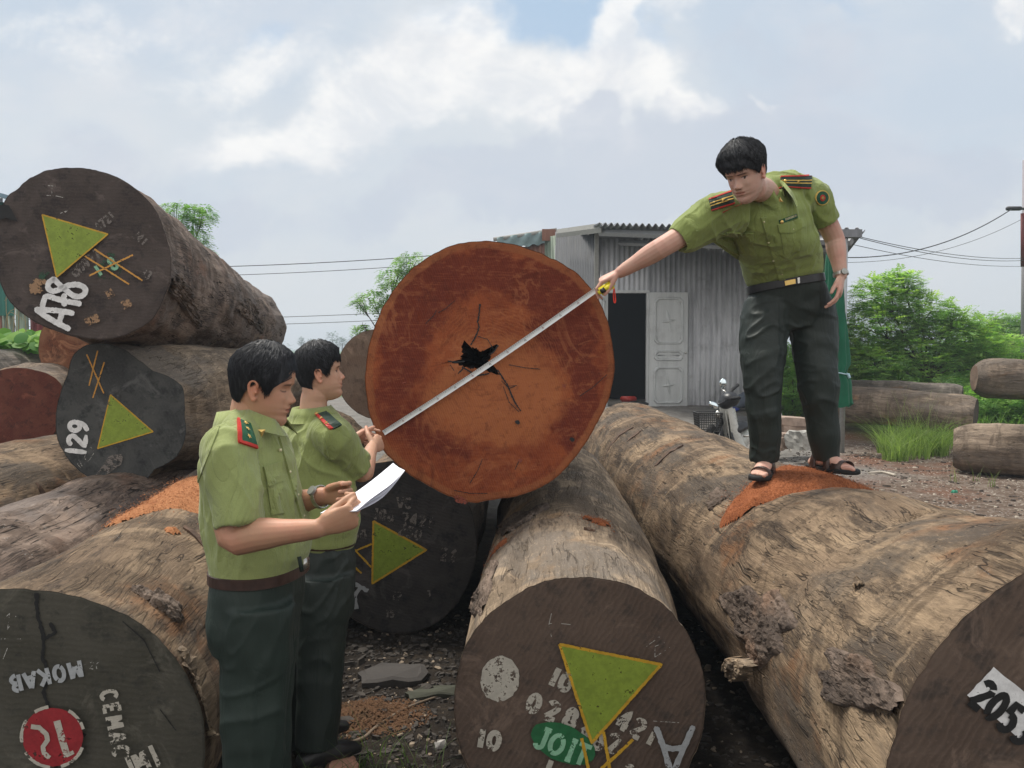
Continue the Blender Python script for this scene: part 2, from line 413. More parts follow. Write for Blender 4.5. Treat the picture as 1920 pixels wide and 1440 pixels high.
# ------------------------------------------------------------------ wood materials
def m_bark(name, light, mid, dark, warm=(.3, .17, .09), wl_=.3, grain=1.0, grey=None, crack=.6, seed=0, white=0.0):
    s = NT(name, .85, .2)
    o = (seed*3.1, seed*1.7, seed*2.3)
    warp = s.n('ShaderNodeVectorMath', operation='ADD'); nz = s.n('ShaderNodeTexNoise')
    s.l(s.tc.outputs['Object'], nz.inputs['Vector']); nz.inputs['Scale'].default_value = 2.2; nz.inputs['Detail'].default_value = 3
    sc = s.n('ShaderNodeVectorMath', operation='SCALE'); s.l(nz.outputs['Color'], sc.inputs[0]); sc.inputs['Scale'].default_value = .08
    s.l(s.tc.outputs['Object'], warp.inputs[0]); s.l(sc.outputs[0], warp.inputs[1])
    def vv(scale):
        m = s.n('ShaderNodeMapping'); s.l(warp.outputs[0], m.inputs[0]); m.inputs['Scale'].default_value = scale; m.inputs['Location'].default_value = o
        return m.outputs[0]
    big = s.noise(vv((1, 1, .55)), 2.2, 7, .62, .4)
    med = s.noise(vv((1, 1, .22)), 7, 8, .7)
    fib = s.noise(vv((1, 1, .05)), 44*grain, 6, .72, .12)
    fine = s.noise(vv((1, 1, .3)), 150, 4, .7)
    c = s.mix(s.rng(big, .36, .64), mid, light)
    c = s.mix(s.math('MULTIPLY', s.rng(med, .48, .60), .85), c, dark)
    c = s.mix(s.math('MULTIPLY', s.rng(s.noise(vv((1, 1, .5)), 4.4, 7, .7, .2), .50, .60), .7), c, tuple(x*.55 for x in mid))
    c = s.mix(s.math('MULTIPLY', s.rng(s.noise(vv((1, 1, .6)), 3.1, 6, .6), .56, .68), .8), c, warm)
    # bands of colour running round the trunk
    bd = s.noise(vv((.5, .5, 2.2)), 2.4, 7, .62, .5)
    c = s.mix(s.math('MULTIPLY', s.rng(bd, .53, .60), .62), c, tuple(x*.5 for x in mid)); c = s.mix(s.math('MULTIPLY', s.rng(bd, .44, .38), .5), c, tuple(x*1.12 for x in light))
    if grey: c = s.mix(s.math('MULTIPLY', s.rng(s.noise(vv((1, 1, .5)), 1.7, 6, .65, .3), .5, .6), .85), c, grey)
    c = s.mix(s.math('MULTIPLY', s.rng(fib, .42, .66), .42), c, tuple(x*.42 for x in mid))
    c = s.mix(s.math('MULTIPLY', s.rng(fine, .55, .75), .35), c, tuple(min(1, x*1.35) for x in light))
    # drying checks: thin dark splits along the grain
    def lines(sc_, zs, lo, hi, sel, slo, shi):
        n_ = s.noise(vv((1, 1, zs)), sc_, 2.0, .5, .05); d_ = s.math('ABSOLUTE', s.math('SUBTRACT', n_, .5))
        return s.math('MULTIPLY', s.rng(d_, hi, lo), s.rng(s.noise(vv((1, 1, .6)), sel, 4, .6), slo, shi))
    ckm = s.math('MAXIMUM', lines(20*grain, .055, .006, .016, 4.5, .50, .58), s.math('MULTIPLY', lines(52*grain, .045, .012, .03, 3.7, .45, .57), .6))
    blot = s.noise(vv((1, 1, .4)), 19, 5, .7)
    ckm = s.math('MAXIMUM', ckm, s.math('MULTIPLY', s.rng(blot, .66, .71), .8))
    pv = s.voro(vv((1, 1, .8)), 60, 'F1', 1, 0); pc = s.sepr(s.voro(vv((1, 1, .8)), 60, 'F1', 1, 1))
    pit_ = s.math('MULTIPLY', s.rng(pv, .26, .17), s.rng(pc[0], .90, .93)); ckm = s.math('MAXIMUM', ckm, pit_)
    fl = s.noise(vv((1, 1, .22)), 75, 7, .8, .1); c = s.mix(s.math('MULTIPLY', s.rng(fl, .54, .66), .5), c, tuple(x*.45 for x in mid)); c = s.mix(s.math('MULTIPLY', s.rng(fl, .44, .34), .4), c, tuple(min(1, x*1.3) for x in light))
    c = s.mix(s.math('MULTIPLY', ckm, crack), c, (.018, .013, .010))
    if white > 0:
        sp = s.noise(vv((1, 1, .6)), 26, 6, .75)
        c = s.mix(s.math('MULTIPLY', s.rng(sp, .64, .70), white), c, (.42, .40, .37))
    h = s.math('ADD', s.math('ADD', s.math('MULTIPLY', fib, .55), s.math('MULTIPLY', med, .9)), s.math('MULTIPLY', fine, .15))
    h = s.math('ADD', h, s.math('MULTIPLY', fl, -.5)); h = s.math('SUBTRACT', h, s.math('MULTIPLY', ckm, 1.0))
    return s.done(c, s.bump(h, .75, .022))
def m_face(name, a, b, stain, seed=0, saw=.5):
    """old cut end, weathered dark and dusty, with faint saw marks"""
    s = NT(name, .88, .22); o = (seed*2.3, seed*1.1, seed*.7)
    v = s.vec((1, 1, 1), o); big = s.noise(v, 3.2, 8, .62, .5); med = s.noise(v, 12, 8, .7); fine = s.noise(v, 90, 5, .7)
    c = s.mix(s.rng(big, .35, .65), a, b)
    c = s.mix(s.math('MULTIPLY', s.rng(med, .50, .64), .7), c, stain)
    c = s.mix(s.math('MULTIPLY', s.rng(s.noise(s.vec((1, 1, 1), (7, 3, o[0])), 5.5, 8, .72, .8), .54, .66), .55), c, tuple(min(1, x*1.9) for x in b))
    st_ = s.noise(s.vec((1, 9, 1), o, (0, 0, .7+seed)), 4, 6, .7)
    c = s.mix(s.math('MULTIPLY', s.rng(st_, .55, .72), .35), c, tuple(x*1.7 for x in a))
    c = s.mix(s.math('MULTIPLY', s.rng(fine, .5, .75), .3), c, tuple(x*1.8 for x in b))
    sw = s.wave(s.vec((1, 1, 0), o, (0, 0, .6+seed)), 16, 6, 4, 1.2)
    c = s.mix(s.math('MULTIPLY', s.rng(sw, .5, 1), .16*saw), c, tuple(x*2.2 for x in a))
    h = s.math('ADD', s.math('MULTIPLY', sw, .18*saw), s.math('ADD', s.math('MULTIPLY', med, .5), s.math('MULTIPLY', fine, .12)))
    return s.done(c, s.bump(h, .45, .01))
def m_redface():
    """fresh cut: red heartwood, paler ring of sapwood, growth rings, saw marks"""
    s = NT('fresh_red_wood', .9, .12)
    at = s.attr('tint'); ch = s.sepr(at)          # r = radius share 0..1
    v = s.vec((1, 1, 1)); big = s.noise(v, 2.6, 7, .6, 1.2); med = s.noise(v, 7, 8, .65, .8); fine = s.noise(v, 60, 6, .7)
    # patches of wood colour at their own places on the end (metres from its centre: x right, y down)
    wv = s.n('ShaderNodeTexNoise'); s.l(s.tc.outputs['Object'], wv.inputs['Vector']); wv.inputs['Scale'].default_value = 3.0; wv.inputs['Detail'].default_value = 7; wv.inputs['Roughness'].default_value = .62
    w3 = s.sepr(wv.outputs['Color']); xyz = s.sepr(s.tc.outputs['Object'])
    ox = s.math('ADD', xyz[0], s.math('MULTIPLY', s.math('SUBTRACT', w3[0], .5), .42)); oy = s.math('ADD', xyz[1], s.math('MULTIPLY', s.math('SUBTRACT', w3[1], .5), .42))
    def spot(cx, cy, rx, ry, amp=1.0):
        a_ = s.math('DIVIDE', s.math('SUBTRACT', ox, cx), rx); b_ = s.math('DIVIDE', s.math('SUBTRACT', oy, cy), ry)
        return s.math('MULTIPLY', s.math('POWER', 2.718, s.math('MULTIPLY', s.math('ADD', s.math('MULTIPLY', a_, a_), s.math('MULTIPLY', b_, b_)), -1.0)), amp)
    def tot(l):
        t = l[0]
        for x in l[1:]: t = s.math('ADD', t, x)
        return t
    R = s.math('ADD', ch[0], s.math('MULTIPLY', s.math('SUBTRACT', big, .5), .30))
    c = s.mix(s.rng(s.noise(v, 6, 8, .68, .5), .35, .65), (.275, .072, .028), (.205, .048, .022))
    mar = tot([spot(-.44, -.05, .15, .34), spot(-.34, -.34, .20, .16), spot(.02, -.46, .34, .11), spot(.34, -.26, .20, .22, .9), spot(.47, .02, .10, .26), spot(-.25, .30, .16, .12, .7), spot(.05, .36, .25, .08, .5), spot(.40, .30, .10, .14, .6)])
    c = s.mix(s.math('MULTIPLY', s.rng(s.math('ADD', mar, s.math('MULTIPLY', s.math('SUBTRACT', med, .5), 1.0)), .38, .72), .85), c, (.125, .024, .016))
    tan = tot([spot(.02, .00, .30, .24, 1.0), spot(.16, .16, .22, .20, .8), spot(-.10, .20, .22, .12, .5), spot(-.50, .42, .05, .1, .5), spot(.02, .47, .20, .05, .5)])
    c = s.mix(s.math('MULTIPLY', s.rng(s.math('ADD', tan, s.math('MULTIPLY', s.math('SUBTRACT', med, .5), 1.1)), .35, .80), .8), c, (.37, .130, .052))
    rim = s.math('MULTIPLY', s.rng(s.math('ADD', ch[0], s.math('MULTIPLY', s.math('SUBTRACT', s.noise(v, 4, 5, .6), .5), .07)), .930, .950), .8)
    c = s.mix(rim, c, (.27, .095, .040))
    fz = s.noise(s.vec((1, 20, 1), (2, 1, 0), (0, 0, -.62)), 6, 6, .8); c = s.mix(s.math('MULTIPLY', s.rng(fz, .50, .72), .32), c, (.44, .16, .065)); c = s.mix(s.math('MULTIPLY', s.rng(fz, .46, .30), .35), c, (.09, .018, .013))
    scuff = s.noise(s.vec((1, 2.4, 1), (3, 3, 3), (0, 0, .5)), 8, 8, .75, .4)
    c = s.mix(s.math('MULTIPLY', s.rng(scuff, .55, .68), .5), c, (.40, .15, .062))
    for off_, sc_, lo_, wt_, col_ in ((1.0, 2.3, .010, .38, (.44, .17, .075)), (5.0, 3.4, .008, .30, (.40, .15, .065)), (9.0, 2.8, .010, .34, (.06, .014, .011))):
        fn = s.noise(s.vec((1, 1, 1), (off_, off_*.3, 2)), sc_, 6, .55, .9); fd = s.math('ABSOLUTE', s.math('SUBTRACT', fn, .5))
        c = s.mix(s.math('MULTIPLY', s.math('MULTIPLY', s.rng(fd, lo_*2.2, 0), s.rng(s.noise(s.vec((1, 1, 1), (off_, 0, 7)), 3, 4, .6), .45, .62)), wt_), c, col_)
    mot = s.noise(v, 21, 8, .75, .3); c = s.mix(s.math('MULTIPLY', s.rng(mot, .52, .68), .35), c, (.36, .12, .05)); c = s.mix(s.math('MULTIPLY', s.rng(mot, .48, .34), .4), c, (.07, .016, .012))
    # growth figure: thin uneven rings, strongest around the heart
    rr = s.n('ShaderNodeCombineXYZ'); s.l(s.math('ADD', R, s.math('MULTIPLY', med, .05)), rr.inputs[0])
    rings = s.wave(rr.outputs[0], 11, .7, 2, 2.0)
    c = s.mix(s.math('MULTIPLY', s.math('MULTIPLY', s.rng(rings, .55, .95), s.math('MULTIPLY', s.rng(R, .75, .4), s.rng(s.noise(v, 2.2, 4, .6), .42, .62))), .26), c, (.46, .17, .065))
    # saw strokes running across the face
    sw = s.wave(s.vec((1, 1, 0), (0, 0, 0), (0, 0, .35)), 30, 5, 3, .8)
    sn = s.noise(s.vec((1, 14, 0), (0, 0, 0), (0, 0, -.5)), 5, 6, .7)
    c = s.mix(s.math('MULTIPLY', s.rng(sn, .55, .75), .30), c, (.42, .16, .07))
    s2_ = s.wave(s.vec((1, 1, 0), (0, 0, 0), (0, 0, -.55)), 95, 3, 3, .6)
    c = s.mix(s.math('MULTIPLY', s.math('MULTIPLY', s2_, s.rng(s.noise(v, 3, 4, .6), .4, .6)), .20), c, (.06, .014, .010))
    c = s.mix(s.math('MULTIPLY', s.rng(sw, .55, 1), .05), c, (.48, .22, .10))
    c = s.mix(s.math('MULTIPLY', s.rng(fine, .55, .8), .25), c, (.04, .012, .01))
    h = s.math('ADD', s.math('MULTIPLY', sw, .12), s.math('ADD', s.math('MULTIPLY', med, .35), s.math('MULTIPLY', fine, .15)))
    return s.done(c, s.bump(h, .4, .008))
def m_paint(name, col, wear=.0, rough=.6, scale=26, seed=0):
    s = NT(name, rough, .35); v = s.vec((1, 1, 1), (seed, seed, 0)); n = s.noise(v, scale, 7, .7); f = s.noise(v, 110, 5, .7)
    c = s.mix(s.rng(n, .3, .7), tuple(x*.78 for x in col), tuple(min(1, x*1.12) for x in col))
    c = s.mix(s.math('MULTIPLY', s.rng(s.noise(v, 9, 6, .65, .6), .60, .75), .55), c, tuple(x*.38+.01 for x in col))
    cut = .72 - wear*.34
    al = s.rng(s.math('ADD', s.math('MULTIPLY', n, .65), s.math('MULTIPLY', f, .35)), cut, cut-.06)
    return s.done(c, s.bump(s.math('ADD', n, f), .25, .004), alpha=al)
PAINT = dict(
    green=m_paint('green_paint', (.235, .32, .040), .27, .5), yellow=m_paint('yellow_paint', (.58, .34, .028), .28, .5),
    orange=m_paint('orange_paint', (.62, .31, .06), .3), white=m_paint('white_paint', (.74, .74, .73), .22),
    worn=m_paint('worn_white_paint', (.50, .47, .40), .42), faint=m_paint('faint_paint', (.20, .175, .155), .55),
    chalk=m_paint('chalk', (.5, .49, .45), .6), black=m_paint('black_paint', (.015, .015, .015), .15),
    red=m_paint('red_paint', (.30, .022, .028), .25), emerald=m_paint('emerald_paint', (.02, .14, .05), .2),
    dull=m_paint('faded_green_paint', (.030, .085, .045), .6), mint=m_paint('mint_paint', (.28, .55, .36), .35), smear=m_paint('smeared_paint', (.36, .22, .12), .5), grey=m_paint('grey_paint', (.40, .42, .43), .3),
    orangered=m_paint('red_stain', (.25, .06, .035), .5))
BLACK = plain('interior_shade', (.006, .005, .005), .95, spec=.05)
# ------------------------------------------------------------------ stencil and brush lettering (strokes in a 0..w x 0..1 box, y up)
def arc(cx, cy, rx, ry, a0, a1, n=12):
    return [(cx+rx*math.cos(rad(a0+(a1-a0)*i/n)), cy+ry*math.sin(rad(a0+(a1-a0)*i/n))) for i in range(n+1)]
G = {
 '0': [arc(.3, .5, .21, .42, 60, 245), arc(.3, .5, .21, .42, 240, 425)[1:]], '1': [[(.3, .02), (.3, .98)]],
 '2': [arc(.3, .72, .2, .2, 160, 30, 8), arc(.3, .72, .2, .2, 15, -30, 5)+[(.1, .1)], [(.08, .06), (.54, .06)]],
 '3': [arc(.28, .73, .19, .2, 140, -80, 10), arc(.28, .28, .21, .23, 80, -140, 10)],
 '4': [[(.42, 0), (.42, 1), (.06, .34)], [(.04, .27), (.58, .27)]], '5': [[(.52, .94), (.14, .94), (.12, .56)], arc(.27, .32, .23, .26, 110, -140, 10)],
 '6': [arc(.3, .3, .2, .26, 100, 280), arc(.3, .3, .2, .26, 285, 445), [(.13, .4), (.2, .72), (.44, .96)]],
 '7': [[(.06, .94), (.54, .94), (.22, 0)]], '8': [arc(.3, .74, .17, .2, -80, 250, 14), arc(.3, .27, .21, .24, 100, 430, 14)],
 '9': [arc(.3, .68, .2, .26, 0, 350, 16), [(.5, .62), (.44, .24), (.2, .04)]],
 'A': [[(.02, 0), (.3, 1)], [(.34, .96), (.58, 0)], [(.16, .34), (.46, .34)]], 'B': [[(.1, 0), (.1, 1)], arc(.2, .75, .28, .21, 80, -80, 8), arc(.2, .27, .32, .25, 80, -80, 8)],
 'C': [arc(.34, .5, .26, .46, 45, 315, 14)], 'E': [[(.12, 0), (.12, 1)], [(.2, .95), (.54, .95)], [(.2, .5), (.46, .5)], [(.2, .05), (.54, .05)]],
 'G': [arc(.34, .5, .26, .46, 45, 330, 14), [(.4, .42), (.6, .42)]], 'I': [[(.3, 0), (.3, 1)], [(.18, .97), (.42, .97)], [(.18, .03), (.42, .03)]],
 'J': [[(.42, 1), (.42, .22)]+arc(.27, .22, .15, .18, 0, -170, 7), [(.26, .97), (.56, .97)]], 'K': [[(.1, 0), (.1, 1)], [(.56, 1), (.2, .5)], [(.24, .5), (.6, 0)]], 'L': [[(.14, 1), (.14, .04), (.54, .04)]],
 'M': [[(.06, 0), (.1, 1)], [(.14, .95), (.34, .3)], [(.36, .3), (.56, .95)], [(.6, 1), (.64, 0)]], 'N': [[(.1, 0), (.1, 1)], [(.16, .92), (.5, .08)], [(.56, 0), (.56, 1)]],
 'O': [arc(.32, .5, .25, .44, 60, 240), arc(.32, .5, .25, .44, 250, 410)], 'R': [[(.1, 0), (.1, 1)], arc(.2, .74, .28, .22, 80, -80, 8), [(.3, .48), (.6, 0)]],
 'V': [[(.02, 1), (.3, 0)], [(.34, .04), (.6, 1)]], 'T': [[(.3, 0), (.3, .9)], [(.04, .96), (.56, .96)]], 'U': [[(.1, 1), (.1, .25)]+arc(.3, .25, .2, .22, 180, 360, 8)+[(.5, 1)]],
 'H': [[(.1, 0), (.1, 1)], [(.52, 0), (.52, 1)], [(.16, .5), (.46, .5)]], ' ': []}
WIDE = {'M': .78, 'N': .7, '1': .5, 'I': .5, ' ': .4, 'O': .7, '2': .66}
def ribbon(pts, w, jit=.0, rnd=None, round_=False):
    """flat strip along 2D pts -> (verts2d, faces)"""
    out = [pts[0]]
    for a, b in zip(pts, pts[1:]):
        L = math.dist(a, b); k = max(1, int(L/(w*.6)))
        out += [(a[0]+(b[0]-a[0])*i/k, a[1]+(b[1]-a[1])*i/k) for i in range(1, k+1)]
    V = []; n = len(out)
    for i, p in enumerate(out):
        q0, q1 = out[max(0, i-1)], out[min(n-1, i+1)]
        dx, dy = q1[0]-q0[0], q1[1]-q0[1]; l = math.hypot(dx, dy) or 1
        ww = w/2
        if round_ and i in (0, n-1): ww *= .55
        a_, b_ = (ww*(1+rnd.uniform(-jit, jit)) for _ in (0, 1)) if rnd else (ww, ww)
        V += [(p[0]-dy/l*a_, p[1]+dx/l*a_), (p[0]+dy/l*b_, p[1]-dx/l*b_)]
    if round_:
        for e, s0 in ((0, -1), (n-1, 1)):
            q0, q1 = out[max(0, e-1)], out[min(n-1, e+1)]; dx, dy = q1[0]-q0[0], q1[1]-q0[1]; l = math.hypot(dx, dy) or 1
            V[e*2] = (V[e*2][0]+s0*dx/l*w*.3, V[e*2][1]+s0*dy/l*w*.3); V[e*2+1] = (V[e*2+1][0]+s0*dx/l*w*.3, V[e*2+1][1]+s0*dy/l*w*.3)
    return V, [(2*i, 2*i+1, 2*i+3, 2*i+2) for i in range(n-1)]
class Face:
    """the flat end of a log: maps photo pixels to points on that plane, in the log's local frame"""
    def __init__(s, root, c, n): s.root, s.c, s.n = root, Vector(c), Vector(n); s.inv = root.matrix_world.inverted(); s.lift = .003; s.rnd = random.Random(5)
    def hit(s, px, py, off=0.0):
        r = RAY(px, py); o = Vector((0, 0, CAM_Z)); t = (s.c+s.n*off-o).dot(s.n)/r.dot(s.n); return s.inv @ (o+r*t)
    def _mk(s, name, V2, Fs, mat):
        s.lift += .0004
        return mesh(name, [s.hit(x, y, s.lift) for x, y in V2], Fs, PAINT[mat], s.root, False)
    def poly(s, name, pts, mat, jit=0, sub=1):
        out = []
        for a, b in zip(pts, pts[1:]+pts[:1]):
            for i in range(sub): out.append((a[0]+(b[0]-a[0])*i/sub+s.rnd.uniform(-jit, jit), a[1]+(b[1]-a[1])*i/sub+s.rnd.uniform(-jit, jit)))
        tri = geometry.tessellate_polygon([[Vector((x, y, 0)) for x, y in out]])
        return s._mk(name, out, [tuple(t) for t in tri], mat)
    def strokes(s, name, lines, w, mat, jit=.12, round_=False):
        if round_:
            sm_ = []
            for ln in lines:
                for _ in range(3):
                    if len(ln) > 2: ln = [ln[0]]+[q for a, b in zip(ln, ln[1:]) for q in ((a[0]*.75+b[0]*.25, a[1]*.75+b[1]*.25), (a[0]*.25+b[0]*.75, a[1]*.25+b[1]*.75))]+[ln[-1]]
                sm_.append(ln)
            lines = sm_
        V = []; Fs = []; lifts = []
        for ln in lines:
            v, f = ribbon(ln, w, jit, s.rnd, round_); n = len(V); V += v; Fs += [tuple(i+n for i in q) for q in f]
            s.lift += .0004; lifts += [s.lift]*len(v)
        return mesh(name, [s.hit(x, y, l) for (x, y), l in zip(V, lifts)], Fs, PAINT[mat], s.root, False)
    def text(s, name, txt, org, h, ang, w, mat, mirror=False, aspect=1.0, jit=.08, step=1.0, round_=False):
        """org = pixel of the lower left corner of the text, ang = degrees, counterclockwise on the picture"""
        c, q = math.cos(rad(ang)), math.sin(rad(ang)); x = 0; lines = []
        for ch in txt:
            for st in G[ch]:
                ln = []
                for a, b in st:
                    X = (x + a*aspect)*h*(-1 if mirror else 1); Y = b*h
                    ln.append((org[0]+X*c-Y*-q*-1, org[1]-(X*q+Y*c)) if False else (org[0]+X*c-Y*q, org[1]-X*q-Y*c))
                lines.append(ln)
            x += WIDE.get(ch, .66)*aspect*step
        return s.strokes(name, lines, w, mat, jit, round_)
# ------------------------------------------------------------------ logs
LOGS = {}
def make_log(key, label, near, nr, far, fr, mid=None, face_px=None, face_n=None, bark=None, face=None, seed=0, nth=160, seg=.035, bumps=(), rough=1.0,
             hollow=None, rounded=0.0, grooves=(), flare=.5, group='felled logs stacked in the yard', ovality=.05, dens=1.0):
    near, far = Vector(near), Vector(far); ax = (far-near).normalized()
    X = Vector((1, 0, 0)); X = (X-ax*X.dot(ax)).normalized() if abs(ax.x) < .9 else Vector((0, 1, 0)).cross(Vector((0, 0, 1)))
    if abs(ax.x) >= .9: X = (Vector((0, -1, 0))-ax*ax.dot(Vector((0, -1, 0)))).normalized()
    Yd = ax.cross(X).normalized()
    R = Matrix((X, Yd, ax)).transposed()
    root = empty('log', near, R.to_euler()); C.view_layer.update()
    tag(root, label, 'log', group)
    inv = root.matrix_world.inverted()
    L = (far-near).length
    n = (Vector(face_n).normalized() if face_n is not None else -ax)
    fc = Face(root, near, n)
    nln = inv.to_3x3() @ n            # local normal of the near face (pointing out)
    th = np.linspace(0, 2*np.pi, nth, endpoint=False)
    if face_px:
        P2 = [fc.hit(x, y) for x, y in face_px]
        ang = np.array([math.atan2(p.y, p.x) for p in P2]); rr = np.array([math.hypot(p.x, p.y) for p in P2]); o = np.argsort(ang)
        ang, rr = ang[o], rr[o]; ang = np.concatenate([ang-2*np.pi, ang, ang+2*np.pi]); rr = np.concatenate([rr]*3)
        tt = np.where(th > np.pi, th-2*np.pi, th)
        r0 = np.interp(tt, ang, rr)
        k = np.array([1, 2, 3, 2, 1.])/9
        r0 = sum(np.roll(r0, i-2)*k[i] for i in range(5))
    else:
        r0 = nr*(1+ovality*np.cos(2*th+seed)+.03*np.cos(3*th+seed*2.1)+.012*np.cos(7*th+seed))
    cs = np.stack([np.cos(th), np.sin(th), 0*th], -1)
    r0 = r0*(1+.006*vnoise(cs*14, seed+3)+.004*vnoise(cs*40, seed+4))
    nl = max(8, int(L/seg)); ts = (np.linspace(0, 1, nl)**(1.15))*L
    mids = [(0.0, Vector((0, 0, 0)), nr)]
    for m in (mid or []):
        q = inv @ Vector(m[0]); mids.append((q.z, Vector((q.x, q.y, 0)), m[1]))
    mids.append((L, Vector((0, 0, 0)), fr)); mids.sort(key=lambda a: a[0])
    mz = [a[0] for a in mids]
    def sm(vals):  # smooth interpolation through mids
        v = np.interp(ts, mz, vals); kk = max(3, int(.25/seg)); pad = np.pad(v, kk, mode='edge'); ker = np.ones(2*kk+1)/(2*kk+1); s_ = np.convolve(pad, ker, 'valid')
        s_[0] = v[0]; return np.where(ts < .3, v*(1-ts/.3)+s_*(ts/.3), s_)
    cx, cy, rb = sm([a[1].x for a in mids]), sm([a[1].y for a in mids]), sm([a[2] for a in mids])
    shape = r0/nr
    V = []; tl = ts[:, None]; w0 = 1-sstep(0, flare, ts)
    RR = np.zeros((nl, nth))
    for i in range(nl):
        lob = 1+ovality*.8*np.cos(2*th+seed+ts[i]*.35)+.025*np.cos(3*th+seed*2.1-ts[i]*.5)
        RR[i] = rb[i]*(shape*w0[i] + lob*(1-w0[i]))
    Pn = np.stack([RR*np.cos(th), RR*np.sin(th), np.broadcast_to(tl, RR.shape)], -1).reshape(-1, 3)
    q = Pn.copy(); d = fbm(q*np.array([2.6, 2.6, 1.5]), 4, seed)*.030*rough + fbm(q*np.array([11, 11, 2.5]), 4, seed+5)*.010*rough
    d += -np.abs(vnoise(q*np.array([6, 6, .9]), seed+9))*.010*rough
    d = d.reshape(nl, nth); edge = sstep(0, .12, ts)[:, None]*.85+.15
    RR = RR + d*edge
    if rounded: RR *= (1-rounded*np.clip(1-ts/(nr*.75), 0, 1)**2.2)[:, None]
    for (bt, ba, amp, wt, wa) in bumps:
        da = (th-rad(ba)+np.pi) % (2*np.pi)-np.pi
        RR += amp*np.exp(-((tl-bt)/wt)**2)*np.exp(-(da[None, :]/rad(wa))**2)
    for (gt, ga, amp, wt, wa) in grooves:     # a sawn slot or groove
        da = (th-rad(ga)+np.pi) % (2*np.pi)-np.pi; wob = gt+.015*np.sin(th*3)
        RR -= amp*sstep(wt, wt*.5, np.abs(tl-wob[None, :]))*sstep(rad(wa), rad(wa)*.7, np.abs(da[None, :]))
    X3 = cx[:, None]+RR*np.cos(th); Y3 = cy[:, None]+RR*np.sin(th); Z3 = np.broadcast_to(tl, RR.shape).copy()
    # slant the first rings onto the end plane
    zoff = -(X3*nln.x+Y3*nln.y)/nln.z
    Z3 = Z3 + zoff*(1-sstep(0, .8, ts))[:, None]
    pts = np.stack([X3, Y3, Z3], -1).reshape(-1, 3)
    Fs = [(i*nth+j, (i+1)*nth+j, (i+1)*nth+(j+1) % nth, i*nth+(j+1) % nth) for i in range(nl-1) for j in range(nth)]
    bo = mesh('bark', pts, Fs, bark, root)
    # near end, as a polar sheet out to the rim
    rim = pts[:nth]
    rad_s = [1.0, .985, .96, .9, .82, .72, .6, .48, .36, .24, .12]
    hr = None
    if hollow:
        P2 = [fc.hit(x, y) for x, y in hollow]; hc = sum(P2, Vector())/len(P2)
        hang = np.array([math.atan2(p.y-hc.y, p.x-hc.x) for p in P2]); hrr = np.array([math.hypot(p.x-hc.x, p.y-hc.y) for p in P2]); o = np.argsort(hang)
        hang, hrr = hang[o], hrr[o]; tt = np.where(th > np.pi, th-2*np.pi, th)
        hr = np.interp(tt, np.concatenate([hang-2*np.pi, hang, hang+2*np.pi]), np.concatenate([hrr]*3))
        hr = hr*(1+.10*vnoise(cs*22, seed+31))
        inner = np.stack([hc.x+hr*np.cos(th), hc.y+hr*np.sin(th)], -1)
        rad_s = [1.0, .985, .96, .9, .8, .68, .55, .42, .3, .18, .08, .03, 0.0]
    FV = []; tint = []
    for s_ in rad_s:
        if hollow: xy = rim[:, :2]*s_ + inner*(1-s_)
        else: xy = rim[:, :2]*s_
        z = -(xy[:, 0]*nln.x+xy[:, 1]*nln.y)/nln.z
        z = z + (0.004 if s_ == 1.0 else 0)
        FV.append(np.stack([xy[:, 0], xy[:, 1], z], -1)); rs = np.hypot(xy[:, 0], xy[:, 1])/np.maximum(np.hypot(rim[:, 0], rim[:, 1]), 1e-6)
        tint.append(np.stack([rs, rs, rs], -1))
    k = len(rad_s); FF = [(i*nth+j, (i*nth+(j+1) % nth), (i+1)*nth+(j+1) % nth, (i+1)*nth+j) for i in range(k-1) for j in range(nth)]
    FV = np.concatenate(FV); tint = np.concatenate(tint)
    if not hollow:
        FV = np.concatenate([FV, [[0, 0, 0]]]); tint = np.concatenate([tint, [[0, 0, 0]]]); FF += [((k-1)*nth+j, (k-1)*nth+(j+1) % nth, len(FV)-1) for j in range(nth)]
    mesh('cut_face', FV, FF, face, root, False, colors=tint)
    if hollow:
        H = []; 
        for dz, sc in ((0.0005, 1), (.03, .9), (.10, .74), (.25, .5), (.4, .3)):
            xy = (inner-[hc.x, hc.y])*sc+[hc.x, hc.y]; H.append(np.stack([xy[:, 0], xy[:, 1], np.full(nth, dz)-(xy[:, 0]*nln.x+xy[:, 1]*nln.y)/nln.z], -1))
        H = np.concatenate(H); hf = [(i*nth+j, i*nth+(j+1) % nth, (i+1)*nth+(j+1) % nth, (i+1)*nth+j) for i in range(4) for j in range(nth)] + [tuple(4*nth+j for j in range(nth))]
        mesh('heart_hollow', H, hf, m_hollow, root, False)
    # far end
    e = pts[-nth:]; c = e.mean(0); EV = np.concatenate([e, c[None]+(e-c)*.6, [c]]); EF = [(j, (j+1) % nth, nth+(j+1) % nth, nth+j)[::-1] for j in range(nth)]+[(nth+j, 2*nth, nth+(j+1) % nth) for j in range(nth)]
    mesh('far_end', EV, EF, face, root, False)
    M = root.matrix_world; world = [M @ Vector(p) for p in pts]
    LOGS[key] = dict(root=root, face=fc, bvh=BVHTree.FromPolygons(world, Fs))
    return fc
m_hollow = plain('rotten_heart', (.018, .010, .007), .95, spec=.05, var=.4, bump=.4)
def drop(key, x, y, z0=4.0):
    h = LOGS[key]['bvh'].ray_cast(Vector((x, y, z0)), Vector((0, 0, -1))); return h[0].z if h[0] is not None else None
TAN = m_bark('pale_weathered_wood', (.48, .365, .25), (.32, .24, .165), (.11, .082, .062), (.36, .22, .11), grey=(.20, .17, .14), seed=1, crack=.5)
BRN = m_bark('brown_weathered_wood', (.36, .26, .165), (.18, .125, .083), (.048, .036, .028), (.27, .13, .06), grey=(.10, .083, .068), seed=2, crack=.75, white=.3)
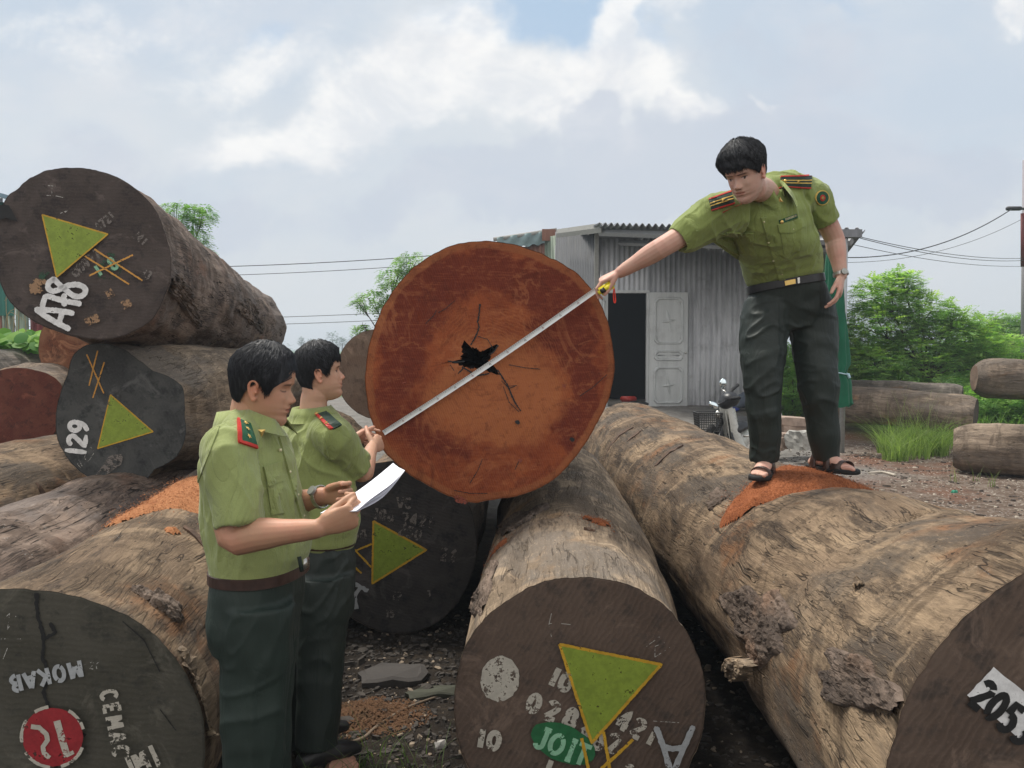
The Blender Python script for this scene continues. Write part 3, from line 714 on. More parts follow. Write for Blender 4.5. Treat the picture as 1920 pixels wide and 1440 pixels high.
RBRN = m_bark('dark_scaly_bark', (.30, .225, .175), (.19, .135, .105), (.07, .052, .044), (.28, .16, .11), grey=(.20, .165, .145), seed=3, crack=.9, white=.75, grain=.8)
GRY = m_bark('grey_weathered_wood', (.23, .20, .17), (.14, .12, .10), (.055, .047, .042), (.17, .11, .07), grey=(.075, .068, .060), seed=4, crack=.5, white=.4)
TAN2 = m_bark('dusty_tan_wood', (.34, .265, .195), (.215, .163, .12), (.09, .068, .053), (.30, .17, .09), grey=(.17, .14, .115), seed=5, crack=.5)
FD = [m_face('dark_cut_end', (.058, .046, .041), (.092, .074, .066), (.034, .029, .029), 1),
      m_face('brown_cut_end', (.085, .060, .046), (.12, .086, .066), (.045, .038, .034), 2, 1.0),
      m_face('charcoal_cut_end', (.046, .047, .047), (.080, .082, .078), (.024, .026, .028), 3),
      m_face('olive_cut_end', (.055, .052, .040), (.080, .075, .060), (.032, .032, .028), 4),
      m_face('red_brown_cut_end', (.11, .030, .020), (.16, .055, .035), (.05, .022, .016), 5),
      m_face('tan_cut_end', (.16, .105, .075), (.22, .16, .12), (.09, .065, .05), 6),
      m_face('black_cut_end', (.036, .033, .032), (.062, .056, .053), (.016, .018, .020), 7)]
RED = m_redface()
def V3(*a): return Vector(a)
D_R, D_A, D_B = 3.95, 4.6, 4.9
# big log the officer stands on, foreground
fR = make_log('R', 'long weathered brown log in front with sawdust on top and 2053 stencilled on its end', (1.47, 1.80, .58), .66, (1.30, 9.4, .54), .52,
    mid=[((1.45, 2.5, .56), .575), ((1.44, 3.2, .53), .55), ((1.41, 4.0, .51), .535), ((1.37, 5.2, .51), .53), ((1.34, 7, .53), .53)],
    bark=BRN, face=FD[1], seed=11, nth=300, seg=.018, rough=1.15,
    bumps=[(1.95, 275, -.035, .10, 40), (1.45, 250, .025, .18, 60), (1.0, 250, -.02, .08, 60), (.95, 205, .018, .15, 13), (.55, 160, .012, .15, 13), (1.3, 262, .02, .10, 20), (.2, 250, .02, .12, 14)], flare=.75,
    grooves=[(1.02, 285, .018, .03, 30)])
fM = make_log('M', 'pale log in the middle with green triangle, white dot and stencilled numbers on its end', P(1088, 1316, 2.84), .43, (.37, 6.4, .47), .44,
    mid=[((.27, 3.7, .45), .435), ((.33, 4.6, .46), .44)],
    face_px=[(1323, 1310), (1312, 1235), (1283, 1175), (1240, 1130), (1180, 1097), (1110, 1083), (1040, 1085), (975, 1110), (925, 1145), (880, 1195), (858, 1255), (852, 1320), (858, 1390), (885, 1455), (940, 1515), (1010, 1550), (1090, 1560), (1170, 1548), (1240, 1505), (1290, 1440), (1315, 1380)],
    bark=TAN, face=FD[1], seed=12, nth=220, seg=.022, bumps=[(.35, 222, .03, .2, 10)], grooves=[(.98, 270, .02, .018, 95), (.45, 238, .05, .3, 5)], flare=.9)
fD = make_log('D', 'dark log end behind the two officers under the fresh cut log, green triangle pointing right', P(742, 1030, 4.8), .48, (-.62, 9.5, .52), .5,
    face_px=[(893, 1000), (890, 1060), (870, 1110), (835, 1155), (790, 1182), (740, 1189), (690, 1175), (645, 1145), (610, 1100), (590, 1040), (592, 980), (615, 925), (660, 885), (715, 867), (770, 866), (825, 885), (870, 930)],
    bark=TAN2, face=FD[6], seed=13, nth=160, seg=.05)
fL = make_log('L', 'weathered log at lower corner with CEMAC lettering and red disc on its cracked end', P(82, 1402, 2.5), .485, (-1.85, 8.2, .55), .5,
    mid=[((-1.50, 3.4, .47), .49), ((-1.66, 4.8, .50), .49)],
    face_px=[(385, 1402), (378, 1330), (350, 1265), (305, 1205), (250, 1160), (180, 1128), (110, 1110), (40, 1104), (-40, 1112), (-110, 1145), (-170, 1200), (-210, 1290), (-225, 1400), (-205, 1510), (-150, 1610), (-60, 1680), (60, 1705), (180, 1690), (280, 1630), (345, 1560), (378, 1480)],
    bark=BRN, face=FD[3], seed=14, nth=240, seg=.022, flare=.8)
fRed = make_log('X', 'freshly sawn red log with cracked hollow heart, measured across by the tape', P(917, 697, D_R), .605, (-.16, 7.9, 1.42), .56,
    face_px=[(1152, 690), (1146, 640), (1136, 590), (1112, 545), (1080, 510), (1040, 487), (995, 468), (940, 455), (885, 453), (830, 467), (785, 495), (745, 535), (715, 580), (697, 630), (686, 685), (688, 745), (700, 800), (722, 850), (760, 885), (805, 912), (845, 932), (885, 943), (935, 935), (985, 926), (1030, 905), (1065, 872), (1095, 835), (1120, 790), (1143, 745)],
    bark=GRY, face=RED, seed=15, nth=320, seg=.05, flare=.6,
    hollow=[(872, 640), (884, 652), (900, 660), (908, 657), (934, 645), (923, 662), (914, 676), (928, 690), (936, 703), (924, 700), (908, 693), (890, 690), (872, 688), (858, 683), (838, 678), (863, 674), (868, 664), (866, 650), (868, 641)])
fA = make_log('A', 'topmost dark log on the pile with brushed A78 and green triangle on its end', P(152, 476, D_A), .48, P(448, 612, 10.2), .53,
    face_px=[(322, 500), (310, 440), (292, 395), (262, 360), (225, 335), (185, 320), (130, 315), (85, 320), (50, 335), (35, 352), (8, 372), (4, 395), (-12, 450), (-8, 500), (0, 530), (20, 565), (55, 595), (100, 618), (150, 632), (205, 636), (250, 622), (285, 600), (308, 560)],
    bark=RBRN, face=FD[0], seed=16, nth=200, seg=.03, rough=2.0, flare=1.0, bumps=[(1.2, 300, .03, .2, 15), (2.4, 20, .03, .3, 20)])
f129 = make_log('B', 'charcoal log end numbered 129 with green triangle, under the topmost log', P(245, 785, D_B), .44, P(500, 735, 8.4), .44,
    face_px=[(346, 745), (344, 725), (320, 708), (285, 695), (255, 672), (232, 655), (195, 645), (158, 648), (136, 665), (128, 700), (110, 745), (104, 790), (110, 830), (130, 865), (165, 895), (205, 912), (240, 919), (268, 905), (290, 880), (330, 858), (348, 820), (346, 780)],
    bark=TAN, face=FD[2], seed=17, nth=180, seg=.035, flare=.9, bumps=[(.9, 320, .03, .3, 20)])
make_log('K', 'low grey log with a knotty side between the lettered log and the log pile', (-2.22, 3.0, .47), .47, (-2.45, 8, .5), .47,
    bark=RBRN, face=FD[5], seed=18, nth=170, seg=.025, rough=2.1, bumps=[(1.3, 300, .05, .1, 12), (1.5, 330, .05, .15, 14), (1.0, 285, .04, .12, 10)])
make_log('J', 'smooth tan log lying under the charcoal log numbered 129', (-3.25, 4.0, .52), .5, (-3.45, 8.6, .55), .5, bark=BRN, face=FD[5], seed=19, nth=120, seg=.04, rough=1.5)
fG = make_log('G', 'log with a torn orange brown end wedged below the topmost log', P(178, 640, 8.3), .50, P(345, 690, 13), .48, bark=TAN2, face=m_face('torn_orange_end', (.13, .042, .020), (.24, .12, .065), (.06, .024, .016), 9, 1), seed=20, nth=100, seg=.08)
fH = make_log('H', 'dull red log end at the photo edge beside the charcoal log', P(28, 768, 7.4), .42, P(250, 745, 11.6), .42,
    face_px=[(112, 715), (118, 770), (100, 815), (60, 842), (10, 846), (-40, 825), (-65, 770), (-45, 720), (0, 695), (60, 693)], bark=TAN2, face=FD[4], seed=21, nth=100, seg=.08)
make_log('I', 'grey log lying behind the dull red log end', P(-70, 740, 8.7), .47, (-5.2, 13, 1.2), .46, bark=GRY, face=FD[5], seed=22, nth=100, seg=.08)
fE = make_log('E', 'brown log end with loose bark beside the fresh cut log, behind the second officer', P(706, 702, 7.0), .375, (-1.35, 11, 1.40), .38,
    face_px=[(780, 700), (765, 745), (735, 778), (700, 786), (662, 768), (640, 740), (632, 700), (640, 660), (665, 630), (700, 617), (740, 625), (770, 655)], bark=TAN2, face=FD[5], seed=23, nth=110, seg=.07)
# logs out in the yard
G2 = 'logs lying in the weeds of the yard'
make_log('O', 'short brown log lying at the edge of the bare yard, nearest of the yard logs', P(1787, 838, 8.9), .275, (7.2, 7.6, .58), .29, bark=TAN2, face=FD[1], seed=24, nth=90, seg=.04, group=G2, rough=1.6, rounded=.28, bumps=[(.9, 260, .03, .2, 30)])
make_log('P', 'raised log above the weeds near the power pole', P(1826, 708, 12.2), .30, (9.8, 11.4, 1.12), .31, bark=TAN2, face=FD[5], seed=25, nth=80, seg=.05, group=G2, rough=1.7, rounded=.34)
make_log('Q', 'long grey log half hidden by the grass tuft behind the pole', P(1830, 778, 11.6), .26, P(1520, 752, 13.0), .30, bark=TAN2, face=FD[0], seed=26, nth=80, seg=.05, group=G2, rough=1.8, rounded=.15)
make_log('S', 'mossy log lying beyond the long grey log, below the leafy tree', P(1805, 745, 13.4), .22, P(1560, 738, 14.5), .24, bark=GRY, face=FD[0], seed=27, nth=70, seg=.06, group=G2, rough=1.8, rounded=.2)

def bark_patch(key, cx, cy, rx, ry, ang, mat, seed, name='bark_patch', amp=.022, lift=.006, n=44):
    """thick scale of bark left on a log, following its surface"""
    L = LOGS[key]; inv = L['root'].matrix_world.inverted(); c, q = math.cos(rad(ang)), math.sin(rad(ang)); H = {}; o = Vector((0, 0, CAM_Z))
    for j in range(n+1):
        for i in range(n+1):
            u, v = 2*i/n-1, 2*j/n-1; r = math.hypot(u, v); t = math.atan2(v, u); lim = 1-.22*math.sin(t*3+seed)-.12*math.sin(t*7+seed*2)
            if r > lim: continue
            x, y = u*rx, v*ry; h = L['bvh'].ray_cast(o, RAY(cx+x*c-y*q, cy+x*q+y*c).normalized())
            if h[0] is None: continue
            H[(i, j)] = (h[0], h[1] if h[1].dot(h[0]-o) < 0 else -h[1], sstep(1.0, .8, r/lim))
    keys = list(H); pts = np.array([H[k][0] for k in keys]); d = np.abs(fbm(pts*22, 4, seed))*amp*2.2+fbm(pts*60, 3, seed+2)*amp*.5
    d = np.round(d/.006)*.006*.6+d*.4
    V = [inv @ (H[k][0]+H[k][1]*(-.006+(lift+max(0, d[a])+.008)*float(H[k][2]))) for a, k in enumerate(keys)]; idx = {k: a for a, k in enumerate(keys)}
    Fs = [(idx[(i, j)], idx[(i+1, j)], idx[(i+1, j+1)], idx[(i, j+1)]) for (i, j) in keys if all(k in idx for k in ((i+1, j), (i+1, j+1), (i, j+1)))]
    return mesh(name, V, Fs, mat, L['root'], False)
SCALE = m_bark('scaly_bark_plates', (.24, .18, .14), (.16, .12, .095), (.06, .047, .04), (.24, .15, .10), seed=8, crack=.8, white=.3, grain=.9)
bark_patch('R', 1425, 1165, 78, 62, 60, SCALE, 3, amp=.012); bark_patch('R', 1612, 1285, 92, 52, 28, SCALE, 5, amp=.011); bark_patch('R', 1398, 1252, 26, 22, 20, TAN, 7, 'knot', .012, .045, 20)
bark_patch('R', 1611, 1098, 12, 8, -50, BRN, 8, 'knot', .006, .012, 14); bark_patch('R', 1345, 935, 26, 14, -40, SCALE, 9, amp=.015, n=20)
bark_patch('A', 470, 590, 40, 16, 55, SCALE, 11, amp=.02, n=26); bark_patch('A', 345, 560, 18, 60, -30, SCALE, 12, amp=.02, n=26); bark_patch('L', 362, 1300, 14, 90, -18, TAN, 14, amp=.02, n=30)
bark_patch('L', 300, 1130, 60, 16, 32, SCALE, 15, amp=.014, n=26); bark_patch('M', 908, 1110, 12, 62, 22, SCALE, 16, amp=.010, n=28); bark_patch('M', 975, 975, 60, 12, -28, SCALE, 17, amp=.010, n=24)
bark_patch('K', 205, 1010, 24, 20, 40, GRY, 18, 'knot', .01, .03, 16)
# ------------------------------------------------------------------ people
def m_skin(name, c, red):
    s = NT(name, .52, .35); v = s.vec(); n = s.noise(v, 38, 5, .6); f = s.noise(v, 9, 4, .6)
    base = s.mix(s.rng(f, .35, .7), c, red); base = s.mix(s.math('MULTIPLY', s.rng(n, .5, .7), .25), base, tuple(x*.72 for x in c))
    base = s.mix(1.0, base, s.attr('tint'), 'MULTIPLY')
    return s.done(base, s.bump(s.noise(v, 240, 4, .6), .18, .0015), sss=(.12, (1.0, .35, .2), .012))
def m_cloth(name, c, sheen=.2, rough=.85, bump=.55, stain=.1, spec=.2):
    s = NT(name, rough, spec); v = s.vec(); n = s.noise(v, 5, 5, .6); w_ = s.noise(v, 420, 2, .5); k = s.noise(s.vec((1, 1, .30)), 11, 4, .55, 1.0); k = s.math('POWER', s.math('ABSOLUTE', s.math('SUBTRACT', k, .5)), .6)
    col = s.mix(s.rng(n, .3, .7), tuple(x*(1-stain) for x in c), tuple(x*(1+stain) for x in c))
    col = s.mix(s.math('MULTIPLY', s.rng(w_, .4, .6), .18), col, tuple(x*.6 for x in c))
    h = s.math('ADD', s.math('MULTIPLY', w_, .08), s.math('MULTIPLY', k, .9))
    return s.done(col, s.bump(h, bump, .022), sheen=sheen)
SKIN_A = m_skin('tanned_skin', (.47, .265, .165), (.50, .245, .16)); SKIN_B = m_skin('warm_skin', (.53, .315, .215), (.55, .29, .20)); SKIN_C = m_skin('pale_skin', (.58, .365, .28), (.60, .32, .25))
SHIRT = m_cloth('olive_green_shirt_cloth', (.235, .29, .085)); SHIRT_A = m_cloth('faded_green_shirt_cloth', (.29, .335, .125)); SHIRT_B = m_cloth('green_shirt_cloth', (.24, .28, .095))
PANTS = m_cloth('dark_green_trouser_cloth', (.019, .031, .025), .0, .62, .3, .15, .35); PANTS_C = m_cloth('near_black_green_trouser_cloth', (.016, .024, .020), .0, .58, .3, .15, .4)
def m_hair(name, c, hi):
    s = NT(name, .5, .3); v = s.vec(); n = s.noise(s.vec((1, 1, .25)), 90, 4, .6)
    return s.done(s.mix(s.rng(n, .45, .75), c, hi), s.bump(n, .5, .004), rough=.5)
HAIR = m_hair('black_hair', (.010, .011, .014), (.035, .036, .042)); HAIR_C = m_hair('black_hair_with_grey', (.014, .015, .018), (.060, .062, .068))
GOLD = plain('gilt_metal', (.70, .48, .16), .35, .8); SILVER = plain('brushed_steel', (.55, .54, .50), .3, .9); BTN = plain('pale_button', (.62, .58, .36), .3, .3)
LEATHER = plain('dark_brown_leather', (.045, .022, .016), .45, 0, .5, .25, 40, .3); BLK = plain('black_leather', (.012, .012, .013), .45, 0, .5)
EPG = plain('epaulette_green', (.012, .085, .040), .7); EPD = plain('epaulette_dark_green', (.014, .035, .022), .7); REDT = plain('red_piping', (.50, .03, .02), .6); YEL = plain('yellow_braid', (.62, .42, .09), .6)
SOLE = plain('black_rubber', (.012, .012, .012), .8)
def frame(f, up):
    f = Vector(f).normalized(); up = Vector(up); u = (up-f*up.dot(f)).normalized(); return f, u, f.cross(u)   # forward, up, person's right
def lerp_tab(tab, z):
    a = np.array(tab, float); return np.interp(z, a[:, 0], a[:, 1])
YF = [(-.122, .040), (-.117, .062), (-.110, .076), (-.098, .0845), (-.088, .0845), (-.078, .0795), (-.071, .0825), (-.064, .087), (-.0585, .0845), (-.053, .088), (-.045, .0855), (-.038, .083), (-.02, .080), (0, .0765), (.012, .080), (.024, .0865), (.04, .088), (.06, .085), (.08, .074), (.1, .053), (.115, .026), (.122, .004)]
YB = [(-.122, -.01), (-.11, -.005), (-.09, .02), (-.07, .055), (-.05, .073), (-.03, .082), (0, .091), (.03, .095), (.06, .089), (.085, .072), (.105, .048), (.117, .022), (.122, .004)]
HW = [(-.122, .012), (-.115, .024), (-.105, .034), (-.09, .046), (-.07, .056), (-.05, .0615), (-.02, .067), (0, .0695), (.03, .0725), (.06, .071), (.085, .059), (.105, .039), (.117, .018), (.122, .003)]
def g2(x, z, cx, cz, sx, sz): return np.exp(-((x-cx)/sx)**2-((z-cz)/sz)**2)
def head_pts(zs, ths):
    """head surface: z levels x angles (0 = front). returns local (right, forward, up)"""
    Z, T = np.meshgrid(zs, ths, indexing='ij')
    w_, yf, yb = lerp_tab(HW, Z), lerp_tab(YF, Z), lerp_tab(YB, Z)
    c, s_ = np.cos(T), np.sin(T); e = .86
    X = w_*np.sign(s_)*np.abs(s_)**e; Y = np.where(c > 0, yf, yb)*np.sign(c)*np.abs(c)**(np.where(c > 0, .80, .95))
    fr = np.clip(c, 0, 1)
    nose = np.interp(Z, [-.048, -.040, -.034, -.026, -.015, .0, .014], [0, .008, .0200, .0235, .0165, .0075, 0])
    nw = np.interp(Z, [-.045, -.03, -.015, .005, .02], [.0135, .0130, .0095, .008, .010])
    d = nose*np.exp(-(X/nw)**2)
    d += .0075*(g2(X, Z, .0135, -.0335, .0055, .0065)+g2(X, Z, -.0135, -.0335, .0055, .0065))
    d -= .0095*(g2(X, Z, .031, .002, .015, .010)+g2(X, Z, -.031, .002, .015, .010))
    d += .0060*(g2(X, Z, .031, -.001, .0115, .0065)+g2(X, Z, -.031, -.001, .0115, .0065))
    d += .0045*(g2(X, Z, .027, .019, .017, .006)+g2(X, Z, -.027, .019, .017, .006))
    d += .0050*(g2(X, Z, .044, -.026, .016, .015)+g2(X, Z, -.044, -.026, .016, .015))
    d -= .0030*(g2(X, Z, .030, -.050, .010, .016)+g2(X, Z, -.030, -.050, .010, .016))
    d -= .0045*np.exp(-((Z+.0585)/.0022)**2)*sstep(.027, .020, np.abs(X))
    d += .0022*(np.exp(-((Z+.0535)/.0035)**2)+np.exp(-((Z+.065)/.004)**2))*sstep(.024, .012, np.abs(X))
    Y = Y + d*fr**.5*np.where(c > 0, 1, 0)
    return X, Y, Z
def add_head(mb, c, f, u, r, sc):
    zs = np.concatenate([np.linspace(-.122, -.08, 16), np.linspace(-.077, .03, 46), np.linspace(.035, .122, 22)])
    ths = np.concatenate([np.linspace(-1.5, 1.5, 70), np.linspace(1.6, 2*np.pi-1.6, 34)])
    X, Y, Z = head_pts(zs, ths)
    rings = [[c + (r*X[i, j]+f*Y[i, j]+u*Z[i, j])*sc for j in range(len(ths))] for i in range(len(zs))]
    V, Fs = loft(rings); mb.add(V, [q[::-1] for q in Fs])
    for sd in (-1, 1):     # ears: rim, bowl, lobe
        e0 = c + (r*(sd*.0705)+f*(-.006)+u*(-.012))*sc
        out = (r*sd - f*.35).normalized(); ef = (f + r*sd*.35).normalized()
        pts = [e0 + (ef*a+u*b+out*o)*sc for a, b, o in ((.006, .004, .0), (.010, .018, .004), (.002, .029, .008), (-.009, .027, .011), (-.015, .014, .012), (-.013, -.002, .010), (-.006, -.018, .006), (.002, -.028, .003), (.006, -.022, .001))]
        mb.tube(pts, [.0042*sc, .0046*sc, .0044*sc, .0044*sc, .0042*sc, .0040*sc, .0048*sc, .0062*sc, .005*sc], 8, smooth=3, round_ends=True)
        mb.sphere(e0+(ef*(-.003)+out*.002)*sc, (.0045*sc, .011*sc, .022*sc), 12, Matrix((out, ef, u)).transposed())
        mb.sphere(e0+(ef*(.008)+u*(-.004)+out*.003)*sc, .0045*sc, 8)
def head_tint(V, c, f, u, r, sc, lip=(.80, .52, .50), brow=.2, lid=0):
    q = (V-np.array(c))/sc; X, Y, Z = q@np.array(r), q@np.array(f), q@np.array(u)
    t = np.ones((len(V), 3)); ok = (np.abs(Z) < .14) & (np.abs(X) < .09) & (np.abs(Y) < .14); fr = ok & (Y > .05)
    def blend(m, col): 
        nonlocal t; m = np.where(fr, m, 0)[:, None]; t = t*(1-m)+np.array(col)*m
    blend(sstep(1.15, .75, (X/.022)**2+((Z+.0585)/.0085)**2)*.8, lip)
    blend(np.exp(-((Z+.0585)/.0016)**2)*sstep(.023, .018, np.abs(X))*.75, (.32, .14, .12))
    for sd in (-1, 1):
        x = X*sd
        zb = .0185-.35*(x-.028)**2*20-.0*(x)
        blend(np.exp(-((Z-zb)/.0034)**2)*sstep(.008, .014, x)*sstep(.050, .040, x)*.93, (.05, .045, .045))
        if lid == 0:
            blend(sstep(1.2, .8, ((x-.031)/.0125)**2+((Z+.0008)/.0042)**2)*.9, (1.05, 1.15, 1.3))
            blend(sstep(1.25, .75, ((x-.0325)/.0050)**2+((Z+.0005)/.0050)**2)*.97, (.035, .03, .03))
            blend(np.exp(-((Z-.0042+.2*(x-.031)**2*60)/.0018)**2)*sstep(.016, .020, x)*sstep(.046, .042, x)*.95, (.06, .05, .05))
        else:
            blend(np.exp(-((Z+.0040-.25*(x-.031)**2*60)/.0019)**2)*sstep(.015, .020, x)*sstep(.047, .043, x)*.93, (.06, .05, .05))
            blend(np.exp(-((Z-.0075)/.0015)**2)*sstep(.016, .022, x)*sstep(.045, .040, x)*.4, (.5, .42, .4))
        blend(sstep(1.3, .6, ((x-.0085)/.0042)**2+((Z+.0405)/.0022)**2)*.85, (.22, .10, .08))
    blend(sstep(1.2, .3, (X/.02)**2+((Z+.03)/.014)**2)*.25, (1.06, .86, .82))
    ear = ok & (np.abs(X) > .068); t[ear] *= np.array([1.05, .88, .84])
    # concha shadow colour is left to the light; stubble and temple tone
    st = np.where(ok, sstep(-.045, -.07, Z)*sstep(-.01, .03, Y)*.10, 0)[:, None]; t = t*(1-st)+np.array((.55, .58, .62))*st
    return t
def add_hand(mb, wrist, f, n, t, curls, thumb, sc=1.0, spread=.10, wr=.026):
    """f: direction of the palm, n: way the palm faces, t: thumb side"""
    f = Vector(f).normalized(); n = Vector(n); n = (n-f*n.dot(f)).normalized(); t0 = Vector(t); t = f.cross(n); t = t if t.dot(t0) > 0 else -t
    w0 = Vector(wrist)
    pal = [w0-f*.015*sc, w0+f*.015*sc, w0+f*.045*sc, w0+f*.075*sc, w0+f*.092*sc]
    mb.tube(pal, [(wr*sc, .019*sc), (.029*sc, .0185*sc), (.037*sc, .0165*sc), (.040*sc, .0145*sc), (.037*sc, .011*sc)], 16, up=t, smooth=3, round_ends=True)
    mb.sphere(w0+(f*.036+t*.022+n*.006)*sc, (.024*sc, .014*sc, .015*sc), 12, Matrix((f, t, n)).transposed())
    lens = [(.043, .026, .021), (.047, .030, .022), (.044, .028, .021), (.034, .021, .018)]; r0 = [.0092, .0095, .0090, .0080]
    for k in range(4):
        off = (.029-.0192*k); b = w0+(f*(.088-.004*abs(k-1.2))+t*off)*sc; a = 0; d = (f+t*spread*(1.3-k)).normalized(); pts = [b-d*.012*sc, b]; rr = [r0[k]*sc*1.12]*2
        ang = curls[k]
        for i in range(3):
            a += rad(ang[i]); dd = (d*math.cos(a)+n*math.sin(a)).normalized()
            L = lens[k][i]*sc; b = b+dd*L; pts += [b-dd*L*.5, b]; q = r0[k]*sc*(1-.09*(i+1)); rr += [q*.97, q*1.03]
        mb.tube(pts, rr, 10, round_ends=True)
    th, tn, tf = thumb       # splay, towards palm, towards fingers
    b = w0+(f*.022+t*.020+n*.004)*sc
    d1 = (t*th+n*tn+f*tf).normalized(); p1 = b+d1*.042*sc; d2 = (d1+f*.55+n*.15).normalized(); p2 = p1+d2*.033*sc; d3 = (d2+f*.25).normalized(); p3 = p2+d3*.022*sc
    mb.tube([b, (b+p1)/2, p1, (p1+p2)/2, p2, p3], [.0150*sc, .0135*sc, .0115*sc, .0102*sc, .0105*sc, .0085*sc], 10, round_ends=True)
    return w0+f*.10*sc
def ring(c, r, f, u, w_, a, b=None, n=36, e=2.4):
    b = b if b is not None else a; out = []
    for j in range(n):
        t = 2*math.pi*j/n; x, y = math.cos(t), math.sin(t); k = (abs(x)**e+abs(y)**e)**(-1/e)
        out.append(Vector(c)+r*(w_*x*k)+f*((a if y > 0 else b)*y*k))
    return out
def torso(mb, st, per=5):
    """st: list of (centre, right, forward, halfwidth, front, back)"""
    ks = [s[0] for s in st]; vals = [tuple(s[1])+tuple(s[2])+(s[3], s[4], s[5]) for s in st]
    pts, vv = catmull(ks, vals, per); rings = []
    for p, v in zip(pts, vv):
        r = Vector(v[0:3]).normalized(); f = Vector(v[3:6]); f = (f-r*f.dot(r)).normalized(); rings.append(ring(p, r, f, None, v[6], v[7], v[8]))
    V, Fs = loft(rings); mb.add(V, Fs)
def folds(V, N, amp, specs, seed, damp=()):
    """cloth creases: specs = (direction along the fold, spacing, share)"""
    d = np.zeros(len(V))
    for k, (ax, sp, sh, ctr, rr) in enumerate(specs):
        ax = np.array(ax, float); ax /= np.linalg.norm(ax); q = V-np.outer(V@ax, ax)*.82
        warp = np.stack([vnoise(V*5, seed+k*7+i) for i in (1, 2, 3)], -1)*.035
        n = vnoise((q+warp)/sp, seed+k*11); rdg = np.clip(1-np.abs(n)*2.2, 0, 1); v = rdg**1.8-.25
        m = 1.0
        if ctr is not None: m = np.exp(-(np.linalg.norm(V-np.array(ctr), axis=1)/rr)**2)
        d += v*sh*m
    d += fbm(V*7, 3, seed+40)*1.1
    for pt, nr, w_ in damp: d = d*(sstep(0, w_, (V-np.array(pt))@np.array(nr))*.95+.05)
    return V + N*(d*amp)[:, None]
def bvh_of(V, Fs): return BVHTree.FromPolygons([Vector(v) for v in V], Fs)
def pin(bv, px, py, off=0.0):
    o = Vector((0, 0, CAM_Z)); r = RAY(px, py).normalized(); h = bv.ray_cast(o, r)
    if h[0] is None: h = bv.find_nearest(P(px, py, 3.0))
    n = h[1] if h[1].dot(r) < 0 else -h[1]; return h[0]+n*off, n
def slab(name, bv, quad, th, mat, parent, nx=8, ny=5, lift=.0015, shape=None):
    """thin piece of cloth or metal that lies on a garment: quad = 4 photo points (u along 0-1, v along 0-3)"""
    q = [Vector((x, y)) for x, y in quad]; pts = []; nr = []
    for j in range(ny+1):
        for i in range(nx+1):
            u, v = i/nx, j/ny
            if shape: u, v = shape(u, v)
            p = q[0]*(1-u)*(1-v)+q[1]*u*(1-v)+q[2]*u*v+q[3]*(1-u)*v; a, n = pin(bv, p.x, p.y); pts.append(a); nr.append(n)
    avg = sum(nr, Vector()).normalized(); top = [a+(n*.5+avg*.5).normalized()*(th+lift) for a, n in zip(pts, nr)]; bot = [a-avg*.004 for a in pts]
    V = top+bot; m = len(top); w_ = nx+1; Fs = []
    for j in range(ny):
        for i in range(nx): a = j*w_+i; Fs += [(a, a+1, a+w_+1, a+w_), (m+a, m+a+w_, m+a+w_+1, m+a+1)]
    for i in range(nx): Fs += [(i, m+i, m+i+1, i+1), (ny*w_+i, ny*w_+i+1, m+ny*w_+i+1, m+ny*w_+i)]
    for j in range(ny): Fs += [(j*w_, (j+1)*w_, m+(j+1)*w_, m+j*w_), (j*w_+nx, m+j*w_+nx, m+(j+1)*w_+nx, (j+1)*w_+nx)]
    o = mesh(name, V, Fs, mat, parent, False); o['_'] = 0; del o['_']; return o
def local_sub(name, o_parent, V, Fs, mat): return mesh(name, V, Fs, mat, o_parent)
